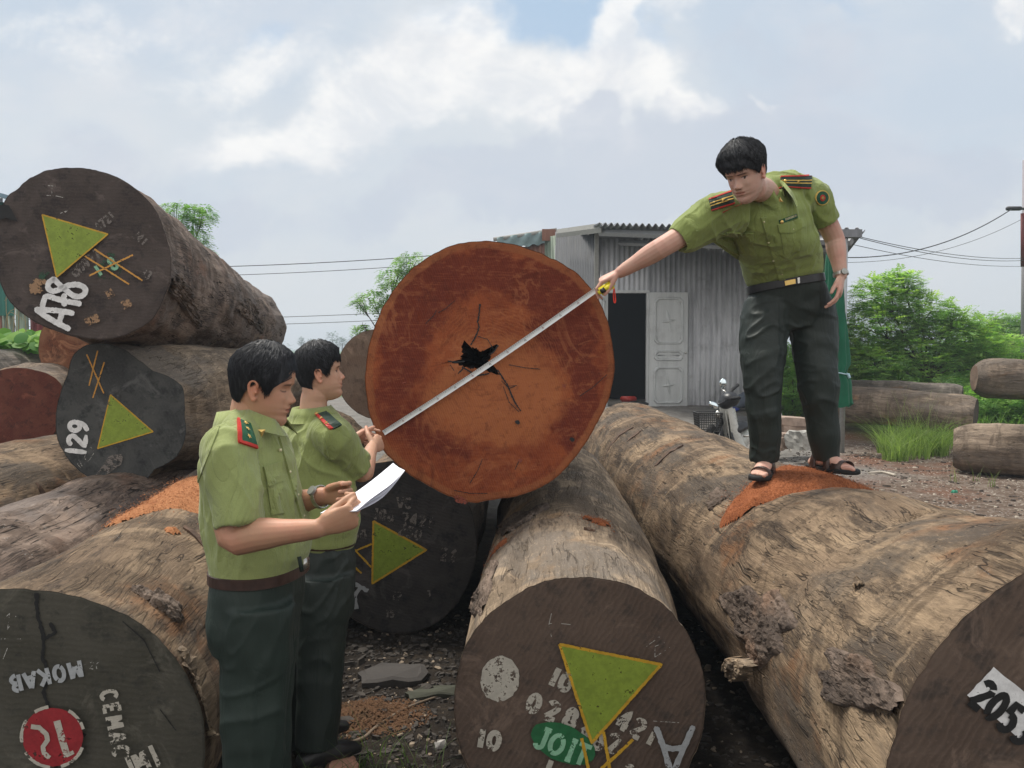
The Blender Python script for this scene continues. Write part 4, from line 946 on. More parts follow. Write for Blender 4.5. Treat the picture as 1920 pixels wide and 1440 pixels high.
def hair(parent, c, f, u, r, sc, mat, seed, front=.052, side=-.002, nape=-.062, thick=.014, bangs=.035, n_strand=2600, part=0.0, burn=-.02, whorl=(0, -.03)):
    rn = random.Random(seed)
    def line(th):      # lowest z with hair at angle th (0 = front)
        a = abs((th+math.pi) % (2*math.pi)-math.pi)
        return float(np.interp(a, [0, .55, .90, 1.05, 1.20, 1.36, 1.54, 1.68, 1.85, 2.2, math.pi], [front, front-.002, front-.012, .030, burn+.012, burn, .010, .018, side-.01, nape+.012, nape]))
    ths = np.linspace(0, 2*np.pi, 72, endpoint=False); rings = []; K = 26
    lo = np.array([line(t) for t in ths])
    V = []
    for i in range(K+1):
        s_ = i/K
        zz = lo + (.1215-lo)*(s_**.8)
        for j, t in enumerate(ths):
            X, Y, Z = head_pts(np.array([zz[j]]), np.array([t])); x, y, z = X[0, 0], Y[0, 0], Z[0, 0]
            e = -.003+ (thick+.003)*min(1, (s_*K/(9.0 if math.cos(t) > .2 else 4.0)))**.7
            e *= .42+.58*float(sstep(-.01, .075, z))
            e *= 1+.16*math.sin(t*5+seed)*.5+.12*vnoise(np.array([[x*30, y*30, z*30]]), seed)[0]
            nrm = Vector((x/.07**2, y/.09**2, (z-.0)/.11**2)).normalized()
            p = Vector((x, y, z))+nrm*e; V.append(c+(r*p.x+f*p.y+u*p.z)*sc)
    m = 72; Fs = [(i*m+j, i*m+(j+1) % m, (i+1)*m+(j+1) % m, (i+1)*m+j) for i in range(K) for j in range(m)]; Fs.append(tuple(K*m+j for j in range(m)))
    # strands lying over the shell
    SV = []; SF = []
    for k in range(n_strand):
        t = rn.uniform(0, 2*math.pi); a = abs((t+math.pi) % (2*math.pi)-math.pi)
        t0 = t+rn.uniform(-.5, .5); s0 = rn.uniform(.2, 1.0); ztop = .121*s0+.02*(1-s0); zend = line(t)+rn.uniform(-.010, .018)
        if a < .75: zend = min(zend, front)-bangs*rn.uniform(.0, 1.0)*(1-.35*abs(math.sin(t*9+seed)))
        if zend > ztop-.02: continue
        nseg = 5; path = []
        for i in range(nseg+1):
            q = i/nseg; zz = ztop+(zend-ztop)*(q**1.1); tt = t0+(t-t0)*q+part*(1-q)
            X, Y, Z = head_pts(np.array([max(-.12, zz)]), np.array([tt])); x, y = X[0, 0], Y[0, 0]
            nrm = Vector((x/.07**2, y/.09**2, max(0, zz)/.11**2)).normalized()
            e = thick*(.42+.58*float(sstep(-.01, .075, zz)))*(1.0+.45*rn.random()**2)+.0012
            if zz < line(tt)+.022: e = min(e, .0045+thick*.55*max(0.0, 1-(line(tt)+.022-zz)/.045))
            path.append(Vector((x, y, zz))+nrm*e)
        wd = rn.uniform(.0007, .0018); b0 = len(SV)
        for i, p in enumerate(path):
            tg = (path[min(i+1, nseg)]-path[max(i-1, 0)]).normalized(); nrm = Vector((p.x/.07**2, p.y/.09**2, max(0, p.z)/.11**2)).normalized(); s2 = tg.cross(nrm).normalized()
            w_ = wd*(1-.85*(i/nseg)**2); lift_ = nrm*.0012
            for sg, lf in ((-1, 0), (0, 1), (1, 0)):
                q = p+s2*(w_*sg)+lift_*lf; SV.append(c+(r*q.x+f*q.y+u*q.z)*sc)
        for i in range(nseg):
            for q in (0, 1): SF.append((b0+i*3+q, b0+i*3+q+1, b0+(i+1)*3+q+1, b0+(i+1)*3+q))
    n0 = len(V); mesh('hair', V+SV, Fs+[tuple(i+n0 for i in q) for q in SF], mat, parent)
def collar(parent, c, f, u, r, mat, rn_=.066, h=.034, drop_=.045, tip=.030, gap=.30, name='collar', open_=.0):
    """shirt collar: stand and folded leaf, open at the front"""
    n = 40; V = []; th = .0018; prof = []
    for i in range(n+1):
        a = gap+(2*math.pi-2*gap)*i/n; x, y = math.sin(a), math.cos(a); e = math.exp(-(min(a, 2*math.pi-a)-gap)**2/.16)
        out = r*x*1.0+f*y*1.0; R = rn_*(1+.10*abs(y)); base = c+out*R
        p0 = base-u*.012; p1 = base+u*(h-.004*e)-out*.004; p2 = base+u*(h+.004)+out*.006
        p3 = base+out*(.022+open_*e)+u*(h*.25-drop_*.35*e)+f*.010*e; p4 = base+out*(.034+open_*e)+u*(h*.1-drop_*.55-tip*e)+f*(.016*e)-r*(x*.010*e)
        prof.append((p0, p1, p2, p3, p4))
    for side in (0, 1):
        for pr in prof:
            for k, p in enumerate(pr):
                out = (p-c); out = (out-u*out.dot(u)).normalized(); V.append(p+(out*(th if side == 0 else -th)) if k != 2 else p+u*(th if side == 0 else -th))
    m = 5; N_ = (n+1)*m; Fs = []
    for i in range(n):
        for k in range(m-1):
            a = i*m+k; Fs += [(a, a+m, a+m+1, a+1), (N_+a, N_+a+1, N_+a+m+1, N_+a+m)]
    for i in range(n):
        for k in (0, m-1): a = i*m+k; Fs.append((a, N_+a, N_+a+m, a+m))
    for i in (0, n):
        for k in range(m-1): a = i*m+k; Fs.append((a, a+1, N_+a+1, N_+a))
    return mesh(name, V, Fs, mat, parent)
def star_mesh(name, p, n, upv, R, mat, parent, pts=5, th=.0025):
    n = n.normalized(); a = (upv-n*upv.dot(n)).normalized(); b = n.cross(a); V = [p+n*th*1.6]
    for k in range(pts*2):
        q = R if k % 2 == 0 else R*.42; t = math.pi*k/pts; V.append(p+(a*math.cos(t)+b*math.sin(t))*q+n*th*.3)
    Fs = [(0, 1+k, 1+(k+1) % (pts*2)) for k in range(pts*2)]; return mesh(name, V, Fs, mat, parent, False)
def blob(name, p, rr, mat, parent): mb = MB(); mb.sphere(p, rr, 12); return mb.build(name, mat, parent)
def shoe(parent, ankle, f, mat=BLK):
    f = Vector((f[0], f[1], 0)).normalized(); g = Vector((ankle.x, ankle.y, max(0, ankle.z-.09))); mb = MB()
    mb.tube([g-f*.05+Vector((0, 0, .04)), g+Vector((0, 0, .05)), g+f*.09+Vector((0, 0, .04)), g+f*.17+Vector((0, 0, .028))], [(.036, .036), (.042, .046), (.046, .036), (.034, .022)], 14, up=f.cross(Vector((0, 0, 1))), smooth=3, round_ends=True)
    return mb.build('shoe', mat, parent)
def finish_body(root, mb, skin, voxel, hd, lid):
    V, Fs, N = remeshed(mb, voxel, 2, .5); hc, f, u, r, sc = hd
    t = head_tint(V, hc, f, u, r, sc, lid=lid); return mesh('body', V, Fs, skin, root, colors=t)
def garment(name, root, mb, mat, voxel, amp, specs, seed, smooth=4, damp=()):
    V, Fs, N = remeshed(mb, voxel, smooth, .5); V = folds(V, N, amp, specs, seed, damp); mesh(name, V, Fs, mat, root); return bvh_of(V, Fs), V
def watch(root, p, ax, rr, label=None):
    """steel band round a wrist"""
    mb = MB(); ax = Vector(ax).normalized(); a = ax.orthogonal().normalized(); b = ax.cross(a); n = 26; k = 0
    for i in range(n):
        t = 2*math.pi*i/n; o = a*math.cos(t)+b*math.sin(t); mb.box(Vector(p)+o*(rr+.002), (.0030, .0072, .015), Matrix((o, ax.cross(o), ax)).transposed(), .0007)
    w_ = mb.build('wristwatch', SILVER, root, False); o = (Vector((0, -.75, .65))-ax*Vector((0, -.75, .65)).dot(ax)).normalized(); mb = MB(); m2 = 24
    V, Fs = tube([Vector(p)+o*(rr+.002), Vector(p)+o*(rr+.010)], [.0155, .0145], m2, up=ax); mb.add(V, Fs); mb.build('watch_dial', plain('watch_glass', (.35, .36, .34), .15, .4), w_, False)
    return w_
# ---------------- officer A: reading the sheet of paper, nearest to the camera
def officer_reading():
    root = wempty('person', P(484, 1690, 2.42)); M0 = root.location.copy()
    tag(root, 'man in green uniform shirt reading the sheet of paper he holds', 'person', 'officers in green uniform')
    f = Vector((.985, -.17, 0)); r = Vector((-.17, -.985, 0)); U = Vector((0, 0, 1))
    hf, hu, hr = frame((.985, .04, -.17), (.14, 0, 1)); hc = P(494, 724, 2.40); sc = .96
    b = MB(); add_head(b, hc, hf, hu, hr, sc)
    nb = P(466, 800, 2.41)
    b.tube([hc-hu*.050-hf*.025, hc-hu*.088-hf*.028, (nb+hc)/2-U*.022-hf*.012, nb, nb-U*.05], [(.053, .056), (.053, .055), (.055, .056), (.060, .060), (.085, .065)], 22, up=r, smooth=3)
    sR, eR, wR = P(428, 842, 2.23), P(436, 1006, 2.17), P(592, 992, 2.13)
    sL, eL, wL = P(505, 848, 2.57), P(524, 952, 2.56), P(606, 930, 2.46)
    st = [(P(484, 1150, 2.42), r, f, .13, .085, .09), (P(487, 1070, 2.42), r, f, .14, .095, .095), (P(478, 960, 2.42), r, f, .13, .10, .085), (P(470, 870, 2.42), r, f, .14, .08, .075), (P(468, 818, 2.42), r, f, .125, .055, .06), (nb, r, f, .07, .055, .055)]
    torso(b, st)
    for s_, e_, w_ in ((sR, eR, wR), (sL, eL, wL)):
        b.tube([s_, (s_+e_)/2, e_, e_+(w_-e_)*.3, e_+(w_-e_)*.75, w_], [.052, .047, .042, .0445, .031, (.025, .029)], 16, round_ends=True, smooth=3)
    dR = (P(640, 975, 2.14)-wR); add_hand(b, wR+dR.normalized()*.01, dR, Vector((-.1, .85, .35)), U, [(50, 55, 30), (55, 55, 30), (60, 60, 30), (62, 62, 35)], (.30, .55, 1.1), .98, .04)
    dL = (P(655, 926, 2.40)-wL); add_hand(b, wL+dL.normalized()*.012, dL, Vector((.05, -.8, .1)), Vector((0, -.2, 1)), [(24, 40, 25), (28, 44, 25), (32, 46, 28), (36, 50, 30)], (.22, .40, 1.15), .98, .05)
    for d0 in (2.35, 2.49):
        b.tube([P(484, 1150, d0), P(480, 1400, d0), P(468, 1640, d0), P(468, 1668, d0)], [.08, .055, .036, .04], 14)
    finish_body(root, b, SKIN_A, .0030, (hc, hf, hu, hr, sc), 1)
    # shirt
    s = MB()
    st = [(P(486, 1082, 2.42), r, f, .158, .118, .118), (P(486, 1062, 2.42), r, f, .163, .126, .122), (P(487, 1028, 2.42), r, f, .168, .136, .128), (P(481, 985, 2.42), r, f, .165, .138, .130), (P(475, 930, 2.42), r, f, .165, .128, .128), (P(469, 868, 2.42), r, f, .170, .113, .120), (P(467, 828, 2.42), r, f, .160, .090, .100), (P(465, 803, 2.42), r, f, .115, .074, .084), (P(468, 786, 2.42), r, f, .070, .062, .068)]
    torso(s, st)
    hemR = eR+(sR-eR)*.12+Vector((.020, 0, 0)); hemL = eL+(sL-eL)*.05
    for s_, h_ in ((sR, hemR), (sL, hemL)):
        s.tube([s_+U*.012+(Vector(st[5][0])-s_)*.35, s_-U*.005, s_+(h_-s_)*.35, s_+(h_-s_)*.7, h_], [(.066, .074), (.072, .078), (.070, .076), (.066, .073), (.063, .070)], 24, smooth=4, hem=(.009, .045), up=f)
        s.tube([P(468, 792, 2.42)+(Vector(s_)-P(468, 792, 2.42))*.15, P(468, 806, 2.42)+(Vector(s_)-P(468, 806, 2.42))*.75], [.062, .060], 16, round_ends=True)
    a1 = np.array(sR); bv, SV = garment('shirt', root, s, SHIRT_A, .0052, .0085, [((.25, 0, 1), .075, .9, None, 0), ((.6, .2, 1), .05, .9, a1+np.array([.05, .05, -.08]), .16), ((-.55, 0, 1), .045, .9, np.array(hemR), .16), ((1, 0, .25), .06, .8, np.array(st[2][0]), .12)], 21, damp=((P(486, 1062, 2.42), (0, 0, 1), .09),))
    collar(root, P(467, 793, 2.415), (f+U*.10).normalized(), (U-f*.28).normalized(), r, SHIRT_A, .068, .036, .040, .030, .34, open_=.004)
    # epaulette with piping and three gilt marks
    ep = slab('epaulette', bv, [(446, 787), (468, 796), (481, 840), (449, 830)], .005, EPG, root, 8, 10)
    slab('piping', bv, [(444, 786), (449, 788), (452, 831), (446, 829)], .0065, REDT, ep, 2, 10); slab('piping', bv, [(446, 826), (479, 836), (481, 842), (447, 831)], .0065, REDT, ep, 8, 2)
    for px, py in ((459, 797), (461, 808), (463, 821)):
        p, n = pin(bv, px, py, .0085); star_mesh('gilt_star', p, n, U, .0085, GOLD, ep)
    # chest pocket, flap, placket, buttons, collar badge
    slab('pocket', bv, [(499, 905), (526, 897), (533, 962), (508, 966)], .0038, SHIRT_A, root, 8, 10); slab('pocket_flap', bv, [(492, 876), (524, 866), (530, 902), (501, 912)], .0065, SHIRT_A, root, 8, 6)
    slab('placket', bv, [(521, 820), (527, 818), (575, 975), (565, 980)], .005, SHIRT_A, root, 3, 24)
    for px, py in ((513, 812), (524, 845), (541, 885), (556, 928), (567, 968)):
        p, n = pin(bv, px, py, .004); blob('button', p, (.0055, .0055, .0055), BTN, root)
    cb = P(491, 812, 2.27); V_ = [cb+Vector(v)*.011 for v in ((-1, -.1, .9), (1, -.1, .9), (0, -.2, -1), (0, -.45, .3))]; mesh('collar_badge', V_, [(0, 3, 1), (1, 3, 2), (2, 3, 0), (0, 1, 2)], GOLD, root, False)
    for q in (((410, 800), (413, 800), (372, 905), (369, 902)),): slab('yoke_seam', bv, q, .002, SHIRT_A, root, 1, 14)
    # trousers
    t = MB()
    torso(t, [(P(484, 1205, 2.42), r, f, .165, .10, .11), (P(482, 1150, 2.42), r, f, .172, .112, .122), (P(484, 1105, 2.42), r, f, .168, .118, .122), (P(487, 1060, 2.42), r, f, .155, .116, .115)])
    kn, an = [], []
    for sg, d0 in ((1, 2.33), (-1, 2.51)):
        hx = P(478 if sg > 0 else 492, 1150, d0); k_ = P(474 if sg > 0 else 492, 1400, d0); a_ = P(462 if sg > 0 else 480, 1640, d0)
        t.tube([hx+U*.03, hx-U*.1, (hx+k_)/2, k_, (k_+a_)/2, a_], [(.112, .094), (.108, .094), (.097, .090), (.088, .086), (.084, .086), (.083, .088)], 26, smooth=4, hem=(.008, .04), up=f); an.append(a_)
    garment('trousers', root, t, PANTS, .0068, .0075, [((0, 0, 1), .085, .9, None, 0), ((.3, .1, 1), .05, .6, np.array(P(490, 1180, 2.3)), .2), ((1, 0, .3), .07, .7, np.array(P(460, 1330, 2.3)), .25)], 22, damp=((P(486, 1074, 2.42), (0, 0, -1), .09),))
    bt = MB(); rg = [ring(P(487, 1067+k, 2.42), r, f, U, .1655+e, .1275+e, .1250+e, 48) for k, e in ((11, 0), (10, .003), (-8, .003), (-9, 0))]
    V, Fs = loft(rg, False); bt.add(V, Fs); belt = bt.build('belt', LEATHER, root, False)
    bk = P(574, 1056, 2.34); mb = MB(); mb.box(bk, (.006, .034, .030), Matrix((f, r, U)).transposed(), .002); mb.build('belt_buckle', SILVER, belt)
    V, Fs = tube([P(566, 1072, 2.30), P(561, 1044, 2.30)], [(.006, .003)]*2, 8); mesh('belt_loop', V, Fs, PANTS, root)
    watch(root, wL-(wL-eL).normalized()*.012, (wL-eL), .0315)
    hair(root, hc, hf, hu, hr, sc, HAIR, 3, front=.070, side=.006, nape=-.058, thick=.015, bangs=.012, n_strand=3600, burn=-.022, part=-.3)
    for a_ in an: shoe(root, a_-U*.0, f)
    return root
RA = officer_reading()
# the sheet of paper
def paper():
    root = wempty('sheet_of_paper', P(680, 920, 2.3)); tag(root, 'white sheets of paper held in both hands by the reading officer', 'paper')
    a, b_, c_, d_ = P(600, 962, 2.16), P(737, 868, 2.44), P(757, 880, 2.36), P(668, 958, 2.12)
    mat = plain('white_paper', (.80, .80, .86), .7, 0, .3, .02); 
    for k in range(3):
        V = []; o = Vector((.0015*k, .001*k, -.0035*k))
        for i in range(13):
            for j in range(7):
                u, v = i/12, j/6; top = a*(1-u)+b_*u; bot = d_*(1-u)+c_*u; p = top*(1-v)+bot*v
                V.append(p+o+Vector((0, 0, -.010*math.sin(math.pi*u)+.006*math.sin(u*5+k)*v)))
        n = len(V); V += [p-Vector((0, 0, .0006)) for p in V]
        Fs = []
        for i in range(12):
            for j in range(6): q = i*7+j; Fs += [(q, q+7, q+8, q+1), (n+q, n+q+1, n+q+8, n+q+7)]
        mesh('paper_sheet', V, Fs, mat, root)
paper()
# ---------------- officer B: holding the tape end against the log
def officer_holding():
    root = wempty('person', P(590, 1430, 3.3)); tag(root, 'young man with his back half turned, pressing the tape end to the red log', 'person', 'officers in green uniform')
    f = Vector((.80, .60, 0)); r = Vector((.60, -.80, 0)); U = Vector((0, 0, 1))
    hf, hu, hr = frame((.955, .26, .10), (-.08, 0, 1)); hc = P(600, 699, 3.30); sc = .93
    b = MB(); add_head(b, hc, hf, hu, hr, sc)
    nb = P(588, 778, 3.30)
    b.tube([hc-hu*.050-hf*.025, hc-hu*.085-hf*.028, (nb+hc)/2-U*.02-hf*.012, nb, nb-U*.05], [(.050, .052), (.050, .051), (.051, .052), (.056, .057), (.085, .065)], 22, up=r, smooth=3)
    sR, eR, wR = P(624, 818, 3.17), P(679, 886, 3.30), P(697, 840, 3.56)
    sL, eL, wL = P(560, 812, 3.47), P(618, 868, 3.56), P(660, 827, 3.62)
    st = [(P(598, 1090, 3.3), r, f, .13, .08, .085), (P(602, 1020, 3.3), r, f, .13, .09, .09), (P(598, 950, 3.3), r, f, .155, .115, .115), (P(588, 870, 3.3), r, f, .14, .08, .09), (P(586, 808, 3.3), r, f, .12, .055, .065), (nb, r, f, .065, .05, .05)]
    torso(b, st)
    for s_, e_, w_ in ((sR, eR, wR), (sL, eL, wL)):
        b.tube([s_, (s_+e_)/2, e_, e_+(w_-e_)*.3, e_+(w_-e_)*.75, w_], [.048, .044, .041, .041, .030, (.025, .027)], 16, round_ends=True, smooth=3)
    dR = P(724, 820, 3.72)-wR; add_hand(b, wR+dR.normalized()*.01, dR, Vector((-.5, .65, -.15)), U, [(40, 55, 30), (48, 60, 30), (55, 62, 35), (60, 66, 35)], (.95, .35, .55), .98, .03)
    dL = P(690, 812, 3.76)-wL; add_hand(b, wL+dL.normalized()*.01, dL, Vector((.75, -.5, -.3)), U, [(20, 35, 20), (35, 45, 25), (45, 50, 30), (50, 55, 30)], (.55, .5, .9), .95, .03)
    for d0 in (3.22, 3.38):
        b.tube([P(598, 1090, d0), P(592, 1235, d0), P(584, 1395, d0), P(584, 1415, d0)], [.08, .055, .036, .04], 14)
    finish_body(root, b, SKIN_B, .0032, (hc, hf, hu, hr, sc), 0)
    s = MB()
    st = [(P(603, 1024, 3.3), r, f, .150, .112, .110), (P(602, 1006, 3.3), r, f, .165, .125, .122), (P(600, 970, 3.3), r, f, .180, .140, .135), (P(594, 920, 3.3), r, f, .182, .138, .135), (P(588, 868, 3.3), r, f, .182, .125, .130), (P(585, 825, 3.3), r, f, .172, .100, .110), (P(586, 797, 3.3), r, f, .118, .074, .085), (P(588, 777, 3.3), r, f, .068, .062, .064)]
    torso(s, st)
    hemR = eR+(sR-eR)*.10+Vector((-.014, 0, .0)); hemL = eL+(sL-eL)*.2
    for s_, h_ in ((sR, hemR), (sL, hemL)):
        s.tube([P(588, 786, 3.3)+(Vector(s_)-P(588, 786, 3.3))*.15, P(588, 800, 3.3)+(Vector(s_)-P(588, 800, 3.3))*.75], [.058, .056], 16, round_ends=True)
        s.tube([s_+U*.012+(Vector(st[5][0])-s_)*.35, s_-U*.002, s_+(h_-s_)*.35, s_+(h_-s_)*.7, h_], [(.070, .078), (.076, .080), (.074, .078), (.072, .075), (.066, .074)], 24, smooth=4, hem=(.009, .045), up=r)
    bv, SV = garment('shirt', root, s, SHIRT_B, .0056, .0090, [((.1, 0, 1), .07, .9, None, 0), ((-.5, 0, 1), .05, 1.0, np.array(sR)+np.array([-.03, 0, -.12]), .15), ((.9, .3, -.6), .05, .9, np.array(hemR), .14), ((1, 0, .15), .06, .8, np.array(st[2][0]), .12)], 31, damp=((P(603, 1010, 3.3), (0, 0, 1), .09),))
    collar(root, P(588, 780, 3.3), (f+U*.08).normalized(), (U-f*.22).normalized(), r, SHIRT_B, .064, .034, .038, .028, .34)
    ep = slab('epaulette', bv, [(597, 778), (612, 773), (640, 798), (624, 806)], .006, EPD, root, 6, 8)
    slab('piping', bv, [(583, 770), (596, 777), (626, 805), (618, 806)], .0075, REDT, ep, 3, 8)
    for px, py in ((596, 779), (604, 787), (614, 796)):
        p, n = pin(bv, px, py, .010); star_mesh('gilt_star', p, n, U, .0085, GOLD, ep)
    slab('shoulder_seam', bv, [(602, 812), (605, 811), (618, 862), (615, 863)], .0015, SHIRT_B, root, 1, 10)
    t = MB()
    torso(t, [(P(598, 1130, 3.3), r, f, .16, .10, .11), (P(600, 1090, 3.3), r, f, .172, .118, .125), (P(601, 1050, 3.3), r, f, .170, .120, .125), (P(603, 1010, 3.3), r, f, .155, .116, .115)]); an = []
    for sg, d0 in ((1, 3.20), (-1, 3.40)):
        hx = P(612 if sg > 0 else 590, 1090, d0); k_ = P(602 if sg > 0 else 583, 1235, d0); a_ = P(594 if sg > 0 else 575, 1395, d0)
        t.tube([hx+U*.03, hx-U*.1, (hx+k_)/2, k_, (k_+a_)/2, a_], [(.110, .095), (.106, .094), (.098, .090), (.090, .086), (.086, .085), (.084, .084)], 24, smooth=4, hem=(.008, .04), up=f); an.append(a_)
    garment('trousers', root, t, PANTS_C, .0075, .008, [((0, 0, 1), .08, .9, None, 0), ((.8, 0, 1), .05, .9, np.array(P(620, 1100, 3.2)), .25), ((1, 0, .3), .07, .7, np.array(P(600, 1240, 3.2)), .2)], 32)
    rg = [ring(P(603, 1008+k, 3.3), r, f, U, .157+e, .118+e, .117+e, 48) for k, e in ((9, 0), (8, .003), (-6, .003), (-7, 0))]; V, Fs = loft(rg, False); mesh('belt', V, Fs, LEATHER, root)
    hair(root, hc, hf, hu, hr, sc, HAIR, 5, front=.060, side=-.004, nape=-.072, thick=.018, bangs=.022, n_strand=3200, burn=-.018, part=.35)
    for a_ in an: shoe(root, a_, f)
officer_holding()
# ---------------- officer C: leaning down from the log with the tape measure
def officer_leaning():
    root = wempty('person', P(1490, 895, 4.05)); tag(root, 'man standing on the log, bending to stretch the tape measure', 'person', 'officers in green uniform')
    U = Vector((0, 0, 1))
    hf, hu, hr = frame((-.60, -.60, -.50), (-.10, -.05, 1)); hc = P(1397, 323, 3.52); sc = 1.01
    b = MB(); add_head(b, hc, hf, hu, hr, sc); nb = P(1436, 362, 3.78)
    sR, eR, wR = P(1345, 402, 3.74), P(1246, 461, 3.70), P(1164, 510, 3.80)
    sL, eL, wL = P(1524, 364, 3.95), P(1564, 446, 4.02), P(1577, 516, 3.97)
    cr = (sR-sL).normalized(); sp = (P(1440, 375, 3.80)-P(1472, 520, 4.06)).normalized(); cf = -(cr.cross(sp)).normalized(); cf = cf if cf.y < 0 else -cf
    pr = Vector((-.96, .18, -.17)).normalized(); pf = Vector((-.2, -.98, 0)).normalized()
    b.tube([hc-hu*.045*sc-hf*.028, hc-hu*.085*sc-hf*.032, (nb+hc)/2-U*.02, nb, nb+(P(1450, 420, 3.86)-nb)*.5], [(.054, .054), (.053, .053), (.055, .054), (.058, .054), (.08, .05)], 22, up=cr, smooth=3)
    def stn(px, py, d, t_, w_, a, bk): return (P(px, py, d), (pr*(1-t_)+cr*t_).normalized(), (pf*(1-t_)+cf*t_).normalized(), w_, a, bk)
    st = [stn(1480, 590, 4.1, 0, .155, .10, .11), stn(1472, 525, 4.07, 0, .145, .10, .10), stn(1464, 475, 3.98, .4, .145, .10, .10), stn(1450, 425, 3.90, .8, .15, .09, .10), stn(1446, 388, 3.86, 1, .15, .06, .08), stn(1441, 366, 3.83, 1, .07, .045, .055)]
    torso(b, st)
    for s_, e_, w_ in ((sR, eR, wR), (sL, eL, wL)):
        b.tube([s_, (s_+e_)/2, e_, e_+(w_-e_)*.3, e_+(w_-e_)*.75, w_], [.054, .051, .047, .0465, .034, (.027, .030)], 16, round_ends=True, smooth=3)
    dR = P(1131, 524, 3.82)-wR; add_hand(b, wR+dR.normalized()*.008, dR, Vector((-.35, .35, -.8)), Vector((.1, -1, -.2)), [(28, 38, 20), (36, 48, 25), (42, 52, 25), (48, 55, 30)], (.45, .75, .85), .98, .06)
    dL = P(1573, 560, 3.93)-wL; add_hand(b, wL+dL.normalized()*.008, dL, Vector((-.75, .35, 0)), Vector((-.5, -.85, 0)), [(14, 22, 12), (18, 26, 14), (22, 28, 16), (26, 30, 18)], (.5, .35, 1.0), 1.0, .05)
    # bare feet with toes
    feet = []
    for ank, toe in ((P(1436, 868, 4.02), P(1418, 901, 3.86)), (P(1546, 860, 4.08), P(1586, 886, 3.99))):
        ff = Vector((toe.x-ank.x, toe.y-ank.y, 0)).normalized(); sd = ff.cross(U); base = Vector((ank.x, ank.y, toe.z+.012))-ff*.02
        b.tube([Vector((ank.x, ank.y, ank.z+.12)), ank, base+U*.04], [.038, .036, .036], 14)
        b.tube([base-ff*.045+U*.022, base+U*.045, base+ff*.07+U*.038, base+ff*.125+U*.018, base+ff*.155+U*.010], [(.028, .022), (.034, .038), (.038, .028), (.042, .016), (.038, .010)], 16, up=sd, smooth=3, round_ends=True)
        sg = 1 if ff.x < 0 else -1
        for k in range(5):
            o = (.032-.0165*k)*(-sg); L = (.040, .036, .032, .028, .022)[k]; rr_ = (.0115, .0085, .0082, .0078, .0080)[k]; p0 = base+ff*(.150-.006*k)+sd*o+U*.012
            b.tube([p0-ff*.01, p0+ff*L*.5+U*.003, p0+ff*L], [rr_, rr_, rr_*.9], 10, round_ends=True)
        feet.append((base, ff, sd))
    for q in (((1450, 575, 4.09), (1431, 715, 4.01), (1436, 868, 4.03)), ((1508, 570, 4.1), (1533, 712, 4.07), (1546, 860, 4.08))):
        b.tube([P(*a) for a in q], [.085, .056, .038], 14)
    finish_body(root, b, SKIN_C, .0033, (hc, hf, hu, hr, sc), 0)
    s = MB()
    st = [stn(1472, 532, 4.07, 0, .160, .106, .106), stn(1470, 518, 4.055, 0, .184, .129, .127), stn(1466, 498, 4.025, .2, .190, .138, .134), stn(1459, 462, 3.96, .5, .196, .140, .140), stn(1450, 424, 3.90, .85, .200, .135, .135), stn(1446, 392, 3.86, 1, .200, .120, .115), stn(1444, 368, 3.84, 1, .165, .095, .10), stn(1442, 352, 3.82, 1, .085, .072, .078)]
    torso(s, st)
    hemR = P(1270, 451, 3.71); hemL = P(1551, 417, 3.99)
    s.tube([sR+(Vector(st[5][0])-sR)*.35, sR+(hemR-sR)*.05, sR+(hemR-sR)*.35, sR+(hemR-sR)*.7, hemR], [(.095, .095), (.095, .098), (.090, .092), (.080, .082), (.064, .069)], 24, smooth=4, hem=(.008, .04), up=U)
    s.tube([sL+(Vector(st[5][0])-sL)*.35, sL+(hemL-sL)*.05, sL+(hemL-sL)*.4, sL+(hemL-sL)*.75, hemL], [(.076, .082), (.076, .080), (.072, .076), (.068, .072), (.063, .068)], 24, smooth=4, hem=(.008, .04), up=Vector((0, -1, 0)))
    s.tube([P(1448, 352, 3.86), P(1480, 352, 3.90), P(1518, 362, 3.96)], [.072, .078, .074], 18, round_ends=True); s.tube([P(1436, 356, 3.84), P(1395, 376, 3.80), P(1350, 400, 3.76)], [.068, .074, .080], 18, round_ends=True)
    bv, SV = garment('shirt', root, s, SHIRT, .0056, .0088, [((-.5, 0, 1), .07, .8, None, 0), ((-1, 0, -.35), .045, 1.1, np.array(sR)+np.array([-.02, 0, -.06]), .17), ((-.6, 0, -1), .05, .9, np.array(P(1400, 480, 3.85)), .16), ((.2, 0, 1), .05, 1.0, np.array(P(1530, 400, 3.85)), .12), ((1, 0, .1), .05, .9, np.array(st[1][0])+np.array([0, -.1, 0]), .13)], 41, damp=((P(1471, 532, 4.05), (-.17, 0, .985), .08),))
    collar(root, P(1438, 358, 3.80), (cf+U*.02).normalized(), (sp).normalized(), cr, SHIRT, .076, .038, .046, .036, .34, open_=.008)
    # epaulettes
    def epaul(quad):
        ep = slab('epaulette', bv, quad, .006, EPD, root, 10, 5); q = [Vector(p) for p in quad]
        def line(v0, v1, mat, nm, th=.0078):
            L = lambda v: (q[0].lerp(q[3], v), q[1].lerp(q[2], v)); a, b_ = L(v0); c_, d_ = L(v1); slab(nm, bv, [tuple(a), tuple(b_), tuple(d_), tuple(c_)], th, mat, ep, 10, 1)
        line(-.06, .05, REDT, 'piping'); line(.95, 1.06, REDT, 'piping'); line(.34, .43, YEL, 'braid'); line(.58, .67, YEL, 'braid')
        m = q[0].lerp(q[1], .55).lerp(q[3].lerp(q[2], .55), .5); p, n = pin(bv, m.x, m.y, .010); star_mesh('gilt_star', p, n, U, .009, GOLD, ep)
        return ep, q
